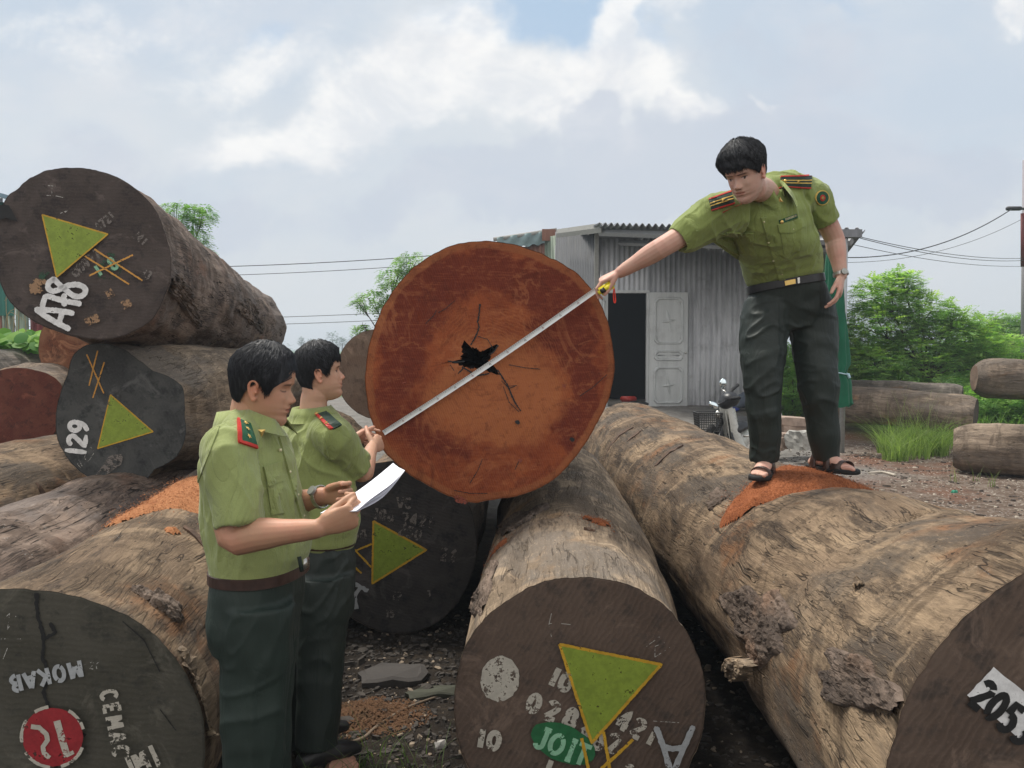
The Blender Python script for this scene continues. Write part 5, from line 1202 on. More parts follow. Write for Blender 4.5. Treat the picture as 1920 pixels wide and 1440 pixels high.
    ep, q = epaul([(1463, 333), (1521, 331), (1519, 353), (1466, 350)]); p, n = pin(bv, 1470, 341, .010); blob('epaulette_button', p, .0075, GOLD, ep)
    epaul([(1329, 376), (1371, 361), (1376, 382), (1334, 395)])
    # pockets, placket, buttons, name tag, badges
    slab('pocket_flap', bv, [(1362, 435), (1413, 437), (1413, 451), (1364, 450)], .0065, SHIRT, root, 8, 4, shape=lambda u, v: (u, v*(1+.75*(1-abs(2*u-1)))))
    slab('pocket_flap', bv, [(1457, 421), (1505, 409), (1508, 424), (1460, 436)], .0065, SHIRT, root, 8, 4, shape=lambda u, v: (u, v*(1+.45*(1-abs(2*u-1)))))
    slab('pocket', bv, [(1368, 452), (1412, 452), (1420, 486), (1380, 487)], .002, SHIRT, root, 8, 8); slab('pocket', bv, [(1463, 436), (1507, 426), (1506, 468), (1470, 476)], .002, SHIRT, root, 8, 8)
    slab('placket', bv, [(1427, 408), (1437, 408), (1473, 524), (1461, 526)], .005, SHIRT, root, 3, 22)
    for px, py in ((1432, 416), (1441, 454), (1450, 488), (1466, 513), (1388, 453), (1486, 430)):
        p, n = pin(bv, px, py, .004); blob('button', p, .0052, BTN, root)
    nt_ = slab('name_tag', bv, [(1460, 413), (1493, 401), (1495, 408), (1462, 420)], .004, EPG, root, 6, 2); p, n = pin(bv, 1464, 416, .007); blob('tag_emblem', p, (.009, .004, .009), GOLD, nt_)
    for k in range(9):
        x = 1471+k*2.4; y = 411.5-k*.9; slab('tag_lettering', bv, [(x, y-2), (x+1.4, y-2.5), (x+1.6, y+1.5), (x+.2, y+2)], .0052, BTN, nt_, 1, 1)
    p, n = pin(bv, 1455, 377, .030); star_mesh('collar_badge', p, Vector((-.1, -1, .1)), U, .016, GOLD, root, 3, .004)
    # sleeve badge: round green patch with a yellow rim and a red and gold emblem
    c0 = Vector((1541, 371))
    def disc(nm, rx, ry, th, mat, par): return slab(nm, bv, [(c0.x-1, c0.y-1), (c0.x+1, c0.y-1), (c0.x+1, c0.y+1), (c0.x-1, c0.y+1)], th, mat, par, 10, 10, shape=lambda u, v: sq(u, v, rx, ry))
    def sq(u, v, rx, ry):
        x, y = 2*u-1, 2*v-1; X = x*math.sqrt(1-y*y/2); Y = y*math.sqrt(1-x*x/2); return .5+X*rx/2, .5+Y*ry/2
    bd = disc('sleeve_badge', 13, 14, .003, YEL, root); disc('badge_field', 11.3, 12.3, .0038, EPG, bd); disc('badge_emblem', 5, 6, .0048, REDT, bd); disc('badge_emblem', 2.6, 3.2, .0058, GOLD, bd)
    # trousers
    t = MB()
    torso(t, [(P(1478, 618, 4.1), pr, pf, .165, .10, .11), (P(1480, 580, 4.1), pr, pf, .205, .125, .135), (P(1476, 558, 4.09), pr, pf, .195, .128, .135), (P(1473, 536, 4.075), pr, pf, .180, .125, .125), (P(1472, 525, 4.07), pr, pf, .165, .112, .112)])
    for pts in (((1442, 580, 4.09), (1430, 640, 4.05), (1431, 715, 4.0), (1432, 790, 4.01), (1433, 862, 4.04)), ((1516, 575, 4.11), (1527, 640, 4.10), (1533, 712, 4.06), (1541, 785, 4.07), (1549, 857, 4.10))):
        q = [P(*a) for a in pts]; t.tube([q[0]+U*.02]+q[1:], [(.124, .118), (.112, .108), (.093, .092), (.080, .085), (.066, .078)], 26, smooth=5, hem=(.008, .04), up=pr)
    garment('trousers', root, t, PANTS_C, .0070, .0095, [((0, 0, 1), .085, .7, None, 0), ((1, 0, .2), .055, 1.2, np.array(P(1430, 625, 3.95)), .16), ((1, 0, -.2), .055, 1.0, np.array(P(1525, 625, 4.0)), .16), ((1, 0, .25), .06, 1.0, np.array(P(1430, 740, 3.95)), .12), ((1, 0, -.25), .06, 1.0, np.array(P(1535, 740, 4.0)), .12), ((1, 0, .1), .05, .8, np.array(P(1433, 845, 4.0)), .08)], 42, damp=((P(1471, 540, 4.07), (.17, 0, -.985), .08),))
    rg = [ring(P(1472.5, 533, 4.072)+(pr.cross(pf)*-1).normalized()*k*(1 if (pr.cross(pf)*-1).z > 0 else -1), pr, pf, U, .183+e, .129+e, .128+e, 60) for k, e in ((-.019, 0), (-.017, .003), (.017, .003), (.019, 0))]
    V, Fs = loft(rg, False); belt = mesh('belt', V, Fs, BLK, root, False); bb = bvh_of(V, Fs)
    slab('belt_buckle', bb, [(1471, 527), (1491, 523), (1492, 536), (1473, 540)], .004, GOLD, belt, 4, 3); slab('belt_loop', bb, [(1495, 521), (1499, 520), (1500, 536), (1496, 537)], .003, SILVER, root, 1, 3)
    watch(root, wL-(wL-eL).normalized()*.006, (wL-eL), .0325)
    hair(root, hc, hf, hu, hr, sc, HAIR_C, 7, front=.062, side=.006, nape=-.045, thick=.020, bangs=.036, n_strand=4000, burn=-.002, part=.2)
    # sandals
    for base, ff, sd in feet:
        mb = MB(); V = []
        out = [(-.075, .0), (-.068, .028), (-.03, .036), (.03, .037), (.09, .047), (.14, .052), (.18, .044), (.20, .018), (.203, 0)]
        ol = out+[(a, -b_) for a, b_ in out[::-1][1:-1]]; 
        for z, k in ((-.016, .97), (-.012, 1.0), (.004, 1.0), (.007, .96)): V.append([base+ff*(a*k)+sd*(b_*k)+U*z for a, b_ in ol])
        v, F_ = loft(V); mb.add(v, F_); sl_ = mb.build('sandal', SOLE, root)
        for x0, hgt, wd, tilt, wdt in ((.115, .046, .044, -.25, .026), (.040, .080, .040, .35, .017), (-.015, .075, .036, -.2, .015)):
            v = []
            for e in (.0, .0028):
                for q2 in (-1, 1):
                    for i in range(13):
                        a = math.pi*i/12; y = math.cos(a)*(wd+e); z = math.sin(a)**.7*(hgt-.004+e); v.append(base+ff*(x0+q2*wdt+tilt*y)+sd*y+U*(z+.001))
            F_ = []
            for i in range(12):
                F_ += [(i, i+1, 13+i+1, 13+i), (26+i, 39+i, 39+i+1, 26+i+1), (i, 26+i, 26+i+1, i+1), (13+i, 13+i+1, 39+i+1, 39+i)]
            mesh('strap', v, F_, LEATHER, sl_)
officer_leaning()
# ---------------- tape measure
def tape():
    root = wempty('tape_measure', P(1134, 539, 3.84)); tag(root, 'yellow tape measure with its steel blade stretched across the red log face', 'tape measure')
    a, b_ = P(719, 812, 3.925), P(1121, 541, 3.90); d = (b_-a).normalized(); n = Vector((0, -1, 0)); n = (n-d*n.dot(d)).normalized(); s_ = n.cross(d).normalized()
    if s_.z < 0: s_ = -s_
    V = []; L = (b_-a).length; K = 40; w_ = .0125
    for i in range(K+1):
        p = a+d*(L*i/K)-Vector((0, 0, 1))*.012*math.sin(math.pi*i/K)
        for j in range(7):
            q = j/3-1; V.append(p+s_*(q*w_)-n*(.0035*(1-q*q)))
    F_ = [(i*7+j, i*7+j+1, (i+1)*7+j+1, (i+1)*7+j) for i in range(K) for j in range(6)]
    bl = mesh('blade', V, F_, plain('white_tape_enamel', (.66, .68, .68), .35, .1, .5, .06, 12), root)
    mk = MB(); rd = MB()
    m = 0
    x = .012
    while x < L-.01:
        i = m % 10; big = i == 0; p = a+d*x-Vector((0, 0, 1))*.012*math.sin(math.pi*x/L)+n*.0012; ln = .014 if big else (.010 if i == 5 else .006)
        tgt = mk; e = p+s_*w_*.96
        tgt.add([e-d*.0005-n*.0008, e+d*.0005-n*.0008, e+d*.0005-s_*ln, e-d*.0005-s_*ln], [(0, 1, 2, 3)])
        if big and m:
            t2 = rd if (m//10) % 2 else mk
            for (dx, dy, w1, h1) in ((-.004, -.006, .0016, .007), (.0005, -.006, .0030, .0016), (.0005, -.0005, .0030, .0016), (.0030, -.006, .0014, .007)):
                q = p+d*dx+s_*dy+n*.0009; t2.add([q, q+d*w1, q+d*w1+s_*h1, q+s_*h1], [(0, 1, 2, 3)])
        x += .010; m += 1
    mk.build('black_scale', PAINT['black'], bl, False); rd.build('red_lettering', PAINT['red'], bl, False)
    ct = P(1137, 540, 3.80); ax = Vector((d.x, 0, d.z)).normalized(); up_ = Vector((0, -1, 0)).cross(ax).normalized(); up_ = up_ if up_.z > 0 else -up_
    R = Matrix((ax, Vector((0, 1, 0)), up_)).transposed(); mb = MB(); mb.box(ct, (.088, .034, .040), R, .011); cs = mb.build('case', plain('yellow_plastic', (.80, .68, .03), .35, 0, .5, .04), root)
    mb = MB(); mb.box(ct-ax*.022-Vector((0, .018, 0)), (.024, .004, .022), R, .0015); mb.build('lock_button', BLK, cs)
    sp_ = P(1151, 540, 3.84); mb = MB(); mb.tube([sp_, sp_+Vector((.004, -.004, -.020)), sp_+Vector((.008, -.002, -.062)), sp_+Vector((.002, 0, -.066)), sp_+Vector((-.002, 0, -.030)), sp_+Vector((.0, 0, -.004))], .0028, 8, smooth=4)
    mb.build('wrist_strap', plain('red_cord', (.85, .06, .03), .5), root)
tape()
# ------------------------------------------------------------------ painted marks on the log ends
def tri(fc, pts, w, mat='green', edge='yellow'):
    fc.poly('painted_triangle', pts, mat, .35, 14); fc.strokes('triangle_outline', [pts+[pts[0]]], w, edge, .22)
def ell(cx, cy, rx, ry, ang=0, n=30, a0=0, a1=360):
    c, s_ = math.cos(rad(ang)), math.sin(rad(ang)); out = []
    for i in range(n + (0 if a1-a0 == 360 else 1)):
        t = rad(a0+(a1-a0)*i/n); x, y = rx*math.cos(t), ry*math.sin(t); out.append((cx+x*c-y*s_, cy+x*s_+y*c))
    return out
def zp(pts, sc, ox, oy): return [(ox+x/sc, oy+y/sc) for x, y in pts]
# topmost log
q = lambda *p: zp(p, 5.54, 0, 500)
fA.text('stencil_lettering', '4721', (186, 436), 17, 42, 4, 'faint', step=1.0); fA.text('stencil_lettering', '00977', (143, 522), 19, 41, 5, 'faint', step=1.05)
fA.text('stencil_lettering', '241', (246, 442), 15, -40, 4, 'faint', step=1.1); fA.text('stencil_lettering', '13', (262, 515), 17, -35, 4, 'faint')
fA.poly('green_smudge', ell(205, 500, 24, 26, 30), 'dull', 2); fA.text('faded_number', '1', (185, 520), 22, 35, 6, 'mint'); fA.text('faded_number', '8', (212, 508), 24, 35, 6, 'mint')
fA.poly('tan_smear', ell(72, 536, 19, 13, -25), 'smear', 2.2, 2); fA.poly('green_smudge', ell(82, 516, 11, 9, -20), 'dull', 1.5)
fA.text('faded_stamp', 'M', (205, 560), 16, 30, 5, 'smear'); fA.text('faded_stamp', '50', (232, 580), 14, 25, 5, 'smear'); fA.text('faded_stamp', '838', (163, 610), 13, 20, 6, 'smear')
fA.strokes('chalk_line', [[(80, 366), (104, 367), (131, 373)], [(90, 348), (105, 349)], [(98, 350), (97, 364)], [(113, 400), (126, 395), (118, 402)]], 1.2, 'chalk')
fA.poly('dark_notch_patch', [(-6, 388), (4, 383), (17, 386), (24, 398), (33, 415), (22, 413), (10, 408), (0, 412), (-8, 420)], 'black', 1, 3)  # torn notch as a flat patch, its inner shade painted black
tri(fA, [(79, 402.5), (202, 439), (106, 520)], 2.6)
fA.strokes('orange_cross', [[(177, 467), (267, 526)], [(159, 480), (242, 533)], [(167, 517), (249, 478)]], 3.0, 'orange', .3)
fA.strokes('brushed_number', [q((560, 128), (500, 165), (495, 225), (545, 262), (625, 235), (700, 195), (800, 180), (885, 215), (890, 275), (830, 318), (750, 300), (680, 240), (610, 180), (560, 128)),
    q((440, 415), (455, 345), (480, 300), (560, 325), (660, 355), (750, 370), (830, 385)), q((672, 395), (650, 345), (672, 295)), q((375, 445), (500, 450), (640, 460), (755, 485)), q((380, 450), (480, 520), (600, 590), (715, 645)), q((650, 462), (630, 530), (612, 590))], 10.5, 'white', .10, True)
# 129
tri(f129, [(207, 740), (287, 809.5), (183, 841)], 2.2)
f129.strokes('orange_cross', [[(162.5, 664.5), (194.5, 737.5)], [(183, 657.5), (167, 723)], [(195.5, 679), (174, 746)]], 2.6, 'orange', .3)
f129.text('brushed_number', '129', (159, 860), 37, 84, 9, 'white', aspect=1.1, step=.98, round_=True)
f129.strokes('chalk_line', [[(160, 836), (170, 838), (177, 848), (168, 862), (154, 874), (148, 862), (142, 866), (152, 878)], [(163, 846), (158, 858), (164, 866)]], 1.0, 'chalk')
f129.poly('dust_stain', [(205, 855), (232, 850), (226, 870), (192, 895), (180, 892)], 'faint', 1.5, 3)
# log end below the fresh cut
tri(fD, [(700, 977), (799.5, 1031), (698, 1094.5)], 3.6)
fD.strokes('orange_cross', [[(640, 1004), (696, 1063.5)], [(642, 1043), (697, 1020)], [(640, 1042), (678, 1075)]], 3.6, 'yellow', .25)
for t_, o_, h_, a_ in (('VC', (744, 952), 20, -3), ('100 2421', (697, 973), 22, -9), ('00', (660, 1011), 20, -4), ('250', (745, 1002), 21, -16), ('26', (824, 1050), 24, -8), ('12', (733, 1124), 16, -8), ('3', (800, 1120), 13, 0), ('15', (722, 1158), 15, 0)):
    fD.text('stencil_lettering', t_, o_, h_, a_, h_*.24, 'faint', aspect=1.0, step=1.12)
fD.strokes('brushed_letter', [[(640, 1084), (664, 1094), (690, 1108)], [(676, 1100), (664, 1118), (668, 1142)], [(648, 1096), (652, 1118), (668, 1128)]], 8, 'grey', .3)
# middle front log
fM.poly('white_dot', ell(937.5, 1273, 36, 43, 12, 40), 'worn', 1.2)
fM.text('stencil_lettering', '10', (1022, 1281), 37, -25, 11, 'worn', aspect=1.1, step=1.1); fM.text('stencil_lettering', '0282', (983, 1331), 36, -22, 11.5, 'worn', aspect=1.15, step=1.36)
fM.text('stencil_lettering', '421', (1150, 1362), 38, -28, 9.5, 'worn', aspect=1.1, step=1.1); fM.text('stencil_lettering', '82', (1106, 1402), 36, -12, 9.5, 'worn', aspect=1.1, step=1.2)
fM.text('stencil_lettering', '10', (887, 1400), 36, -10, 11, 'worn', aspect=1.2, step=1.1); fM.text('stencil_lettering', '1', (1014, 1452), 32, -20, 10, 'worn'); fM.text('stencil_lettering', '2', (1168, 1462), 30, -10, 8, 'worn')
fM.poly('green_stamp', ell(1056, 1394, 64, 34, 24, 40), 'emerald', 1.2); fM.text('stamp_lettering', 'JOIT', (996, 1398), 40, -22, 9, 'mint', aspect=1.15, step=.95)
tri(fM, [(1049, 1208), (1240, 1246), (1109.5, 1393)], 5.5)
fM.strokes('yellow_cross', [[(1091, 1384), (1106, 1455)], [(1131.6, 1372), (1138, 1410), (1146, 1460)], [(1187, 1386.6), (1158, 1414), (1118, 1450)]], 6, 'yellow', .2)
fM.strokes('brushed_letter', [[(1231, 1366), (1244, 1400), (1262, 1462)], [(1299, 1364), (1284, 1398), (1262, 1448)], [(1242, 1399), (1262, 1405), (1284, 1400)]], 11, 'grey', .15, True)
fM.strokes('chalk_line', [[(1034, 1150), (1029, 1172), (1034, 1194)], [(1030, 1169), (1050, 1169), (1070, 1171)], [(1208, 1190), (1238, 1193), (1212, 1212)], [(1246, 1205), (1228, 1212), (1228, 1232), (1256, 1214)], [(1176, 1216), (1208, 1236)], [(1225, 1352), (1290, 1356)]], 1.1, 'chalk')
# lettered log in the corner
fL.strokes('radial_crack', [[(68, 1112), (70, 1150), (82, 1198), (80, 1232), (90, 1262), (81, 1298), (90, 1322), (97, 1345), (98, 1382), (105, 1440), (112, 1500)], [(97, 1335), (125, 1352), (160, 1380)], [(82, 1200), (104, 1185), (93, 1168)]], 7, 'black', .45)
fL.strokes('hairline_crack', [[(230, 1165), (270, 1200), (300, 1260)], [(300, 1330), (330, 1370)]], 2, 'black', .5)
fL.text('stencil_word', 'MOKAB', (150, 1238), 31, 193, 8, 'grey', aspect=1.15, step=1.16)
fL.text('stencil_word', 'CEMAC', (187, 1297), 31, -78, 7.5, 'worn', aspect=1.0, step=1.25); fL.text('stencil_word', 'IMI', (243, 1458), 36, 24, 9, 'worn', step=1.05)
fL.text('chalk_number', '2620', (143, 1252), 15, -6, 1.4, 'chalk', step=1.2); fL.strokes('chalk_line', [[(3, 1165), (18, 1150), (14, 1180), (30, 1155)], [(0, 1198), (40, 1198)], [(14, 1215), (4, 1240)]], 1.2, 'chalk')
fL.poly('red_disc', ell(99, 1382, 57, 55, 0, 44), 'red', .8)
for a0, a1 in ((20, 75), (95, 150), (170, 215), (235, 262), (300, 345)):
    fL.strokes('disc_rim', [ell(99, 1382, 59, 57, 0, 14, a0, a1)], 6, 'worn', .15)
fL.strokes('disc_letter', [zp([(350, 1150), (378, 1255), (412, 1365)], 3.273, 0, 1000)], 13, 'worn', .1); fL.strokes('disc_letter', [zp([(392, 1372), (452, 1342)], 3.273, 0, 1000)], 7, 'worn', .1)
fL.strokes('disc_letter', [zp([(190, 1185), (240, 1192), (285, 1232), (292, 1270), (264, 1310), (270, 1350), (305, 1378)], 3.273, 0, 1000)], 9, 'worn', .1)
# 2053
fR.poly('white_label_paint', [(1813, 1303), (1864, 1251), (2015, 1378), (1964, 1430)], 'white', 1.0, 8)
fR.text('stencil_lettering', '2053', (1812, 1316), 60, -40, 14, 'black', aspect=.86, step=1.0)
# fresh cut: cracks, knots and pale figure
z7 = lambda *p: zp(p, 2.717, 660, 430)
fRed.strokes('heart_crack', [z7((652, 380), (648, 430), (640, 470), (648, 500), (632, 540), (605, 590)), z7((740, 715), (790, 790), (815, 850), (835, 890), (860, 925)), z7((488, 672), (530, 676), (575, 672)), z7((745, 590), (725, 620), (700, 640)), z7((560, 700), (600, 725), (640, 745), (700, 735)), z7((540, 735), (570, 705))], 2.6, 'black', .55)
for _l in [z7((375, 480), (415, 440), (430, 412)), z7((440, 425), (475, 405), (525, 362)), z7((800, 690), (880, 705), (960, 712)), z7((850, 930), (800, 880), (770, 800)), z7((640, 545), (690, 560), (720, 610)), z7((785, 800), (840, 795)), z7((500, 690), (520, 720)),
    z7((1300, 740), (1220, 810), (1160, 850)), z7((600, 1295), (640, 1230), (665, 1170)), z7((520, 1330), (600, 1345), (690, 1345)), z7((850, 1180), (830, 1225)), z7((760, 770), (800, 810), (830, 800))]: fRed.strokes('hairline_crack', [_l], 1.3, 'black', .6)
for x, y, r in ((843, 982, 5), (272, 790, 6), (1080, 797, 4), (858, 1178, 4), (1122, 1070, 5), (545, 1375, 10), (570, 1385, 8)):
    fRed.poly('knot', ell(660+x/2.717, 430+y/2.717, r, r*.75, 20, 12), 'orangered' if r != 5 else 'black', .8)
# ------------------------------------------------------------------ sawdust lying on the logs
DUST = None
def m_dust(name, a, b, c_):
    s = NT(name, .95, .1); v = s.vec(); n = s.noise(v, 160, 5, .75); k = s.noise(v, 14, 6, .65)
    c = s.mix(s.rng(n, .35, .65), a, b); c = s.mix(s.math('MULTIPLY', s.rng(k, .5, .7), .6), c, c_)
    return s.done(c, s.bump(n, .9, .008))
RUST = m_dust('red_sawdust', (.20, .060, .024), (.42, .155, .068), (.15, .048, .024)); TDUST = m_dust('tan_sawdust', (.34, .13, .055), (.52, .25, .12), (.25, .085, .036))
def dust_patch(label, key, x0, x1, y0, y1, mask, h, mat, seed, nx=90, ny=90, flakes=1500):
    V = []; idx = {}; Fs = []
    for j in range(ny+1):
        for i in range(nx+1):
            x, y = x0+(x1-x0)*i/nx, y0+(y1-y0)*j/ny; m = mask(x, y)
            if m <= 0: continue
            z = drop(key, x, y)
            if z is None: continue
            idx[(i, j)] = len(V); V.append((x, y, z+m)); 
    if not V: return
    A = np.array(V); n = fbm(A*30, 4, seed)*.006; t = A[:, 2]; hh = np.array([mask(x, y) for x, y, z in V])
    base = t-hh; edge = sstep(0, .25, hh); A[:, 2] = base-.006+edge*(h*hh+n+.008)
    for (i, j), a in idx.items():
        if (i+1, j) in idx and (i, j+1) in idx and (i+1, j+1) in idx: Fs.append((a, idx[(i+1, j)], idx[(i+1, j+1)], idx[(i, j+1)]))
    Vl = [tuple(v) for v in A]; rn = random.Random(seed)
    for k in range(flakes):
        b = Vl[rn.randrange(len(A))]; p = Vector(b)+Vector((rn.uniform(-.02, .02), rn.uniform(-.02, .02), rn.uniform(.0, .003)))
        if k % 3 == 0:
            x_, y_ = b[0]+rn.gauss(0, .05), b[1]+rn.gauss(0, .05); z_ = drop(key, x_, y_)
            if z_ is not None: p = Vector((x_, y_, max(z_+.002, p.z if mask(x_, y_) > .02 else z_+.002))); s_ = rn.uniform(.0012, .0035)
        a = Vector((rn.uniform(-1, 1), rn.uniform(-1, 1), rn.uniform(-.4, .4))).normalized(); c = a.cross(Vector((rn.uniform(-.4, .4), rn.uniform(-.4, .4), 1))).normalized(); q = len(Vl)
        Vl += [p-a*s_*1.6, p+c*s_*.6, p+a*s_*1.6, p-c*s_*.6+Vector((0, 0, .001))]; Fs.append((q, q+1, q+2, q+3))
    o = mesh('sawdust', Vl, Fs, mat); tag(o, label, 'sawdust', kind='stuff')
def blobmask(pts):
    """union of soft discs (px, py, depth, radius)"""
    cs = [(P(a, b, d), r) for a, b, d, r in pts]
    def f(x, y):
        m = 0
        for c, r in cs: m += math.exp(-(((x-c.x)**2+(y-c.y)**2)/(r*r))*1.6)
        w_ = .25*math.sin(x*23+y*17)+.2*math.sin(x*41-y*33)
        return max(0.0, min(1.0, (m-.42+w_*.12)*1.8))
    return f
dust_patch('heap of fresh red sawdust under the standing officer', 'R', .82, 1.95, 3.3, 4.7, blobmask([(1385, 940, 3.8, .10), (1620, 910, 3.95, .12), (1420, 925, 3.85, .15), (1470, 900, 4.0, .24), (1540, 895, 4.05, .24), (1605, 905, 4.0, .14), (1395, 945, 3.75, .09), (1500, 915, 3.85, .16)]), .040, RUST, 3, 150, 150, 8000)
dust_patch('sawdust spread over the lettered log behind the reading officer', 'L', -2.1, -1.1, 3.0, 4.6, blobmask([(240, 960, 3.6, .12), (350, 910, 4.1, .2), (330, 945, 3.75, .24), (380, 925, 3.9, .22), (270, 975, 3.5, .14), (390, 960, 3.6, .16), (325, 1035, 3.2, .05), (230, 990, 3.4, .08)]), .014, TDUST, 4, 110, 120, 7000)
dust_patch('line of sawdust in the saw cut across the pale middle log', 'M', -.2, .8, 3.6, 4.1, blobmask([(1120, 985, 3.75, .05), (1135, 993, 3.74, .04), (1100, 978, 3.78, .03), (925, 985, 3.80, .05), (940, 975, 3.84, .05)]), .014, RUST, 5, 80, 60, 900)
# loose bark and chips lying on the logs
CHIP = plain('bark_flake', (.10, .062, .042), .9, var=.4, bump=.5); CHIPL = plain('wood_splinter', (.40, .29, .19), .85, var=.25, bump=.4)
def flake(key, px, py, d, L, w_, ang, label, mat=CHIP, name='bark_flake'):
    p = P(px, py, d); z = drop(key, p.x, p.y); 
    if z is None: return
    rn = random.Random(int(px*7+py)); a = Vector((math.cos(ang), math.sin(ang), 0)); b = Vector((-a.y, a.x, 0)); V = []; n = 7
    for i in range(n+1):
        t = i/n-.5; ww = w_*(.35+.65*math.cos(t*3.0))*rn.uniform(.75, 1.2)
        for sg in (-1, 1):
            q = Vector((p.x, p.y, 0))+a*(t*L)+b*(sg*ww*.5); zz = drop(key, q.x, q.y) or z; V += [Vector((q.x, q.y, zz+.004+.010*rn.random())), Vector((q.x, q.y, zz-.004))]
    Fs = []
    for i in range(n): q = i*4; Fs += [(q, q+2, q+6, q+4), (q+1, q+5, q+7, q+3), (q, q+4, q+5, q+1), (q+2, q+3, q+7, q+6)]
    Fs += [(0, 1, 3, 2), (n*4, n*4+2, n*4+3, n*4+1)]
    tag(mesh(name, V, Fs, mat, None, False), label, 'bark', 'loose flakes of bark on the logs')
flake('R', 1160, 800, 7.2, .30, .07, .5, 'bark flake at the far end of the big sawdust topped log')
flake('R', 1190, 793, 6.9, .22, .05, .9, 'small bark sliver just right of the fresh cut log')
flake('R', 1255, 838, 5.6, .28, .06, .7, 'dark bark flake midway along the log behind the officer')
flake('R', 1378, 905, 3.95, .09, .04, 1.2, 'dark curled bark beside the red sawdust heap')
flake('J', 90, 868, 5.0, .14, .06, .2, 'brown bark curl on the smooth tan log')
flake('L', 395, 1010, 3.2, .3, .04, -.5, 'dark bark strip on the lettered log behind the reading officer')
flake('M', 1105, 1010, 3.6, .05, .02, .3, 'dark splinter near the saw cut of the pale log')
# ------------------------------------------------------------------ sheds
def m_corr(name, a, b, stain, rough=.5, metal=.35, sc=1):
    s = NT(name, rough, .4); v = s.vec((1, 1, .12)); n = s.noise(v, 9*sc, 6, .7); m_ = s.noise(s.vec((1, 1, 1)), 2.4, 6, .65); f = s.noise(s.vec((1, 1, .3)), 40, 5, .7)
    c = s.mix(s.rng(n, .35, .65), a, b); c = s.mix(s.math('MULTIPLY', s.rng(m_, .52, .7), .6), c, stain); c = s.mix(s.math('MULTIPLY', s.rng(f, .6, .72), .45), c, tuple(x*.4 for x in stain))
    return s.done(c, s.bump(n, .2, .01), rough=s.rng(n, .3, .7, rough-.1, rough+.15), metal=metal)
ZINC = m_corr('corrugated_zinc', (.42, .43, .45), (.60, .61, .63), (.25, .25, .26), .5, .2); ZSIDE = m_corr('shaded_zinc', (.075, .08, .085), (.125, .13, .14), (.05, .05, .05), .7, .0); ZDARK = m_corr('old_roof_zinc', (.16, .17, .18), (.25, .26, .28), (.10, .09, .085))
DOORM = m_corr('silver_painted_steel', (.48, .50, .50), (.58, .60, .60), (.36, .37, .37), .45, .15); GRN = m_corr('green_sheet', (.025, .13, .105), (.04, .18, .14), (.03, .08, .06), .6, .1)
GGRN = m_corr('grey_green_sheet', (.14, .18, .14), (.20, .25, .19), (.10, .10, .08), .6, .1); MAR = m_corr('maroon_sheet', (.11, .018, .018), (.16, .03, .028), (.07, .02, .02), .6, .1)
RSTY = m_corr('rusty_sheet', (.20, .09, .06), (.26, .14, .10), (.10, .05, .035), .8, .05); PALE = plain('pale_timber', (.30, .30, .28), .7); FASC = plain('grey_fascia', (.28, .29, .30), .6); TARP = plain('blue_grey_tarpaulin', (.20, .28, .29), .6, 0, .3, .25, 3)
def corr(name, a, b, z0, z1, mat, parent, pitch=.095, amp=.012, sl0=0, tops=None):
    """upright corrugated sheet from a=(x,y) to b=(x,y)"""
    a, b = Vector((a[0], a[1], 0)), Vector((b[0], b[1], 0)); d = b-a; L = d.length; d.normalize(); nrm = Vector((d.y, -d.x, 0)); n = max(4, int(L/pitch*8)); V = []
    for i in range(n+1):
        t = i/n; s_ = t*L; ph = (s_/pitch) % 1.0; o = amp*max(-1, min(1, 1.5*math.sin(ph*2*math.pi))); p = a+d*s_+nrm*o; zt = z1 if tops is None else tops[0]*(1-t)+tops[1]*t
        V += [Vector((p.x, p.y, z0)), Vector((p.x, p.y, zt)), Vector((p.x, p.y, z0))-nrm*.02, Vector((p.x, p.y, zt))-nrm*.02]
    Fs = []
    for i in range(n): q = i*4; Fs += [(q, q+4, q+5, q+1), (q+2, q+3, q+7, q+6), (q+1, q+5, q+7, q+3)]
    return mesh(name, V, Fs, mat, parent)
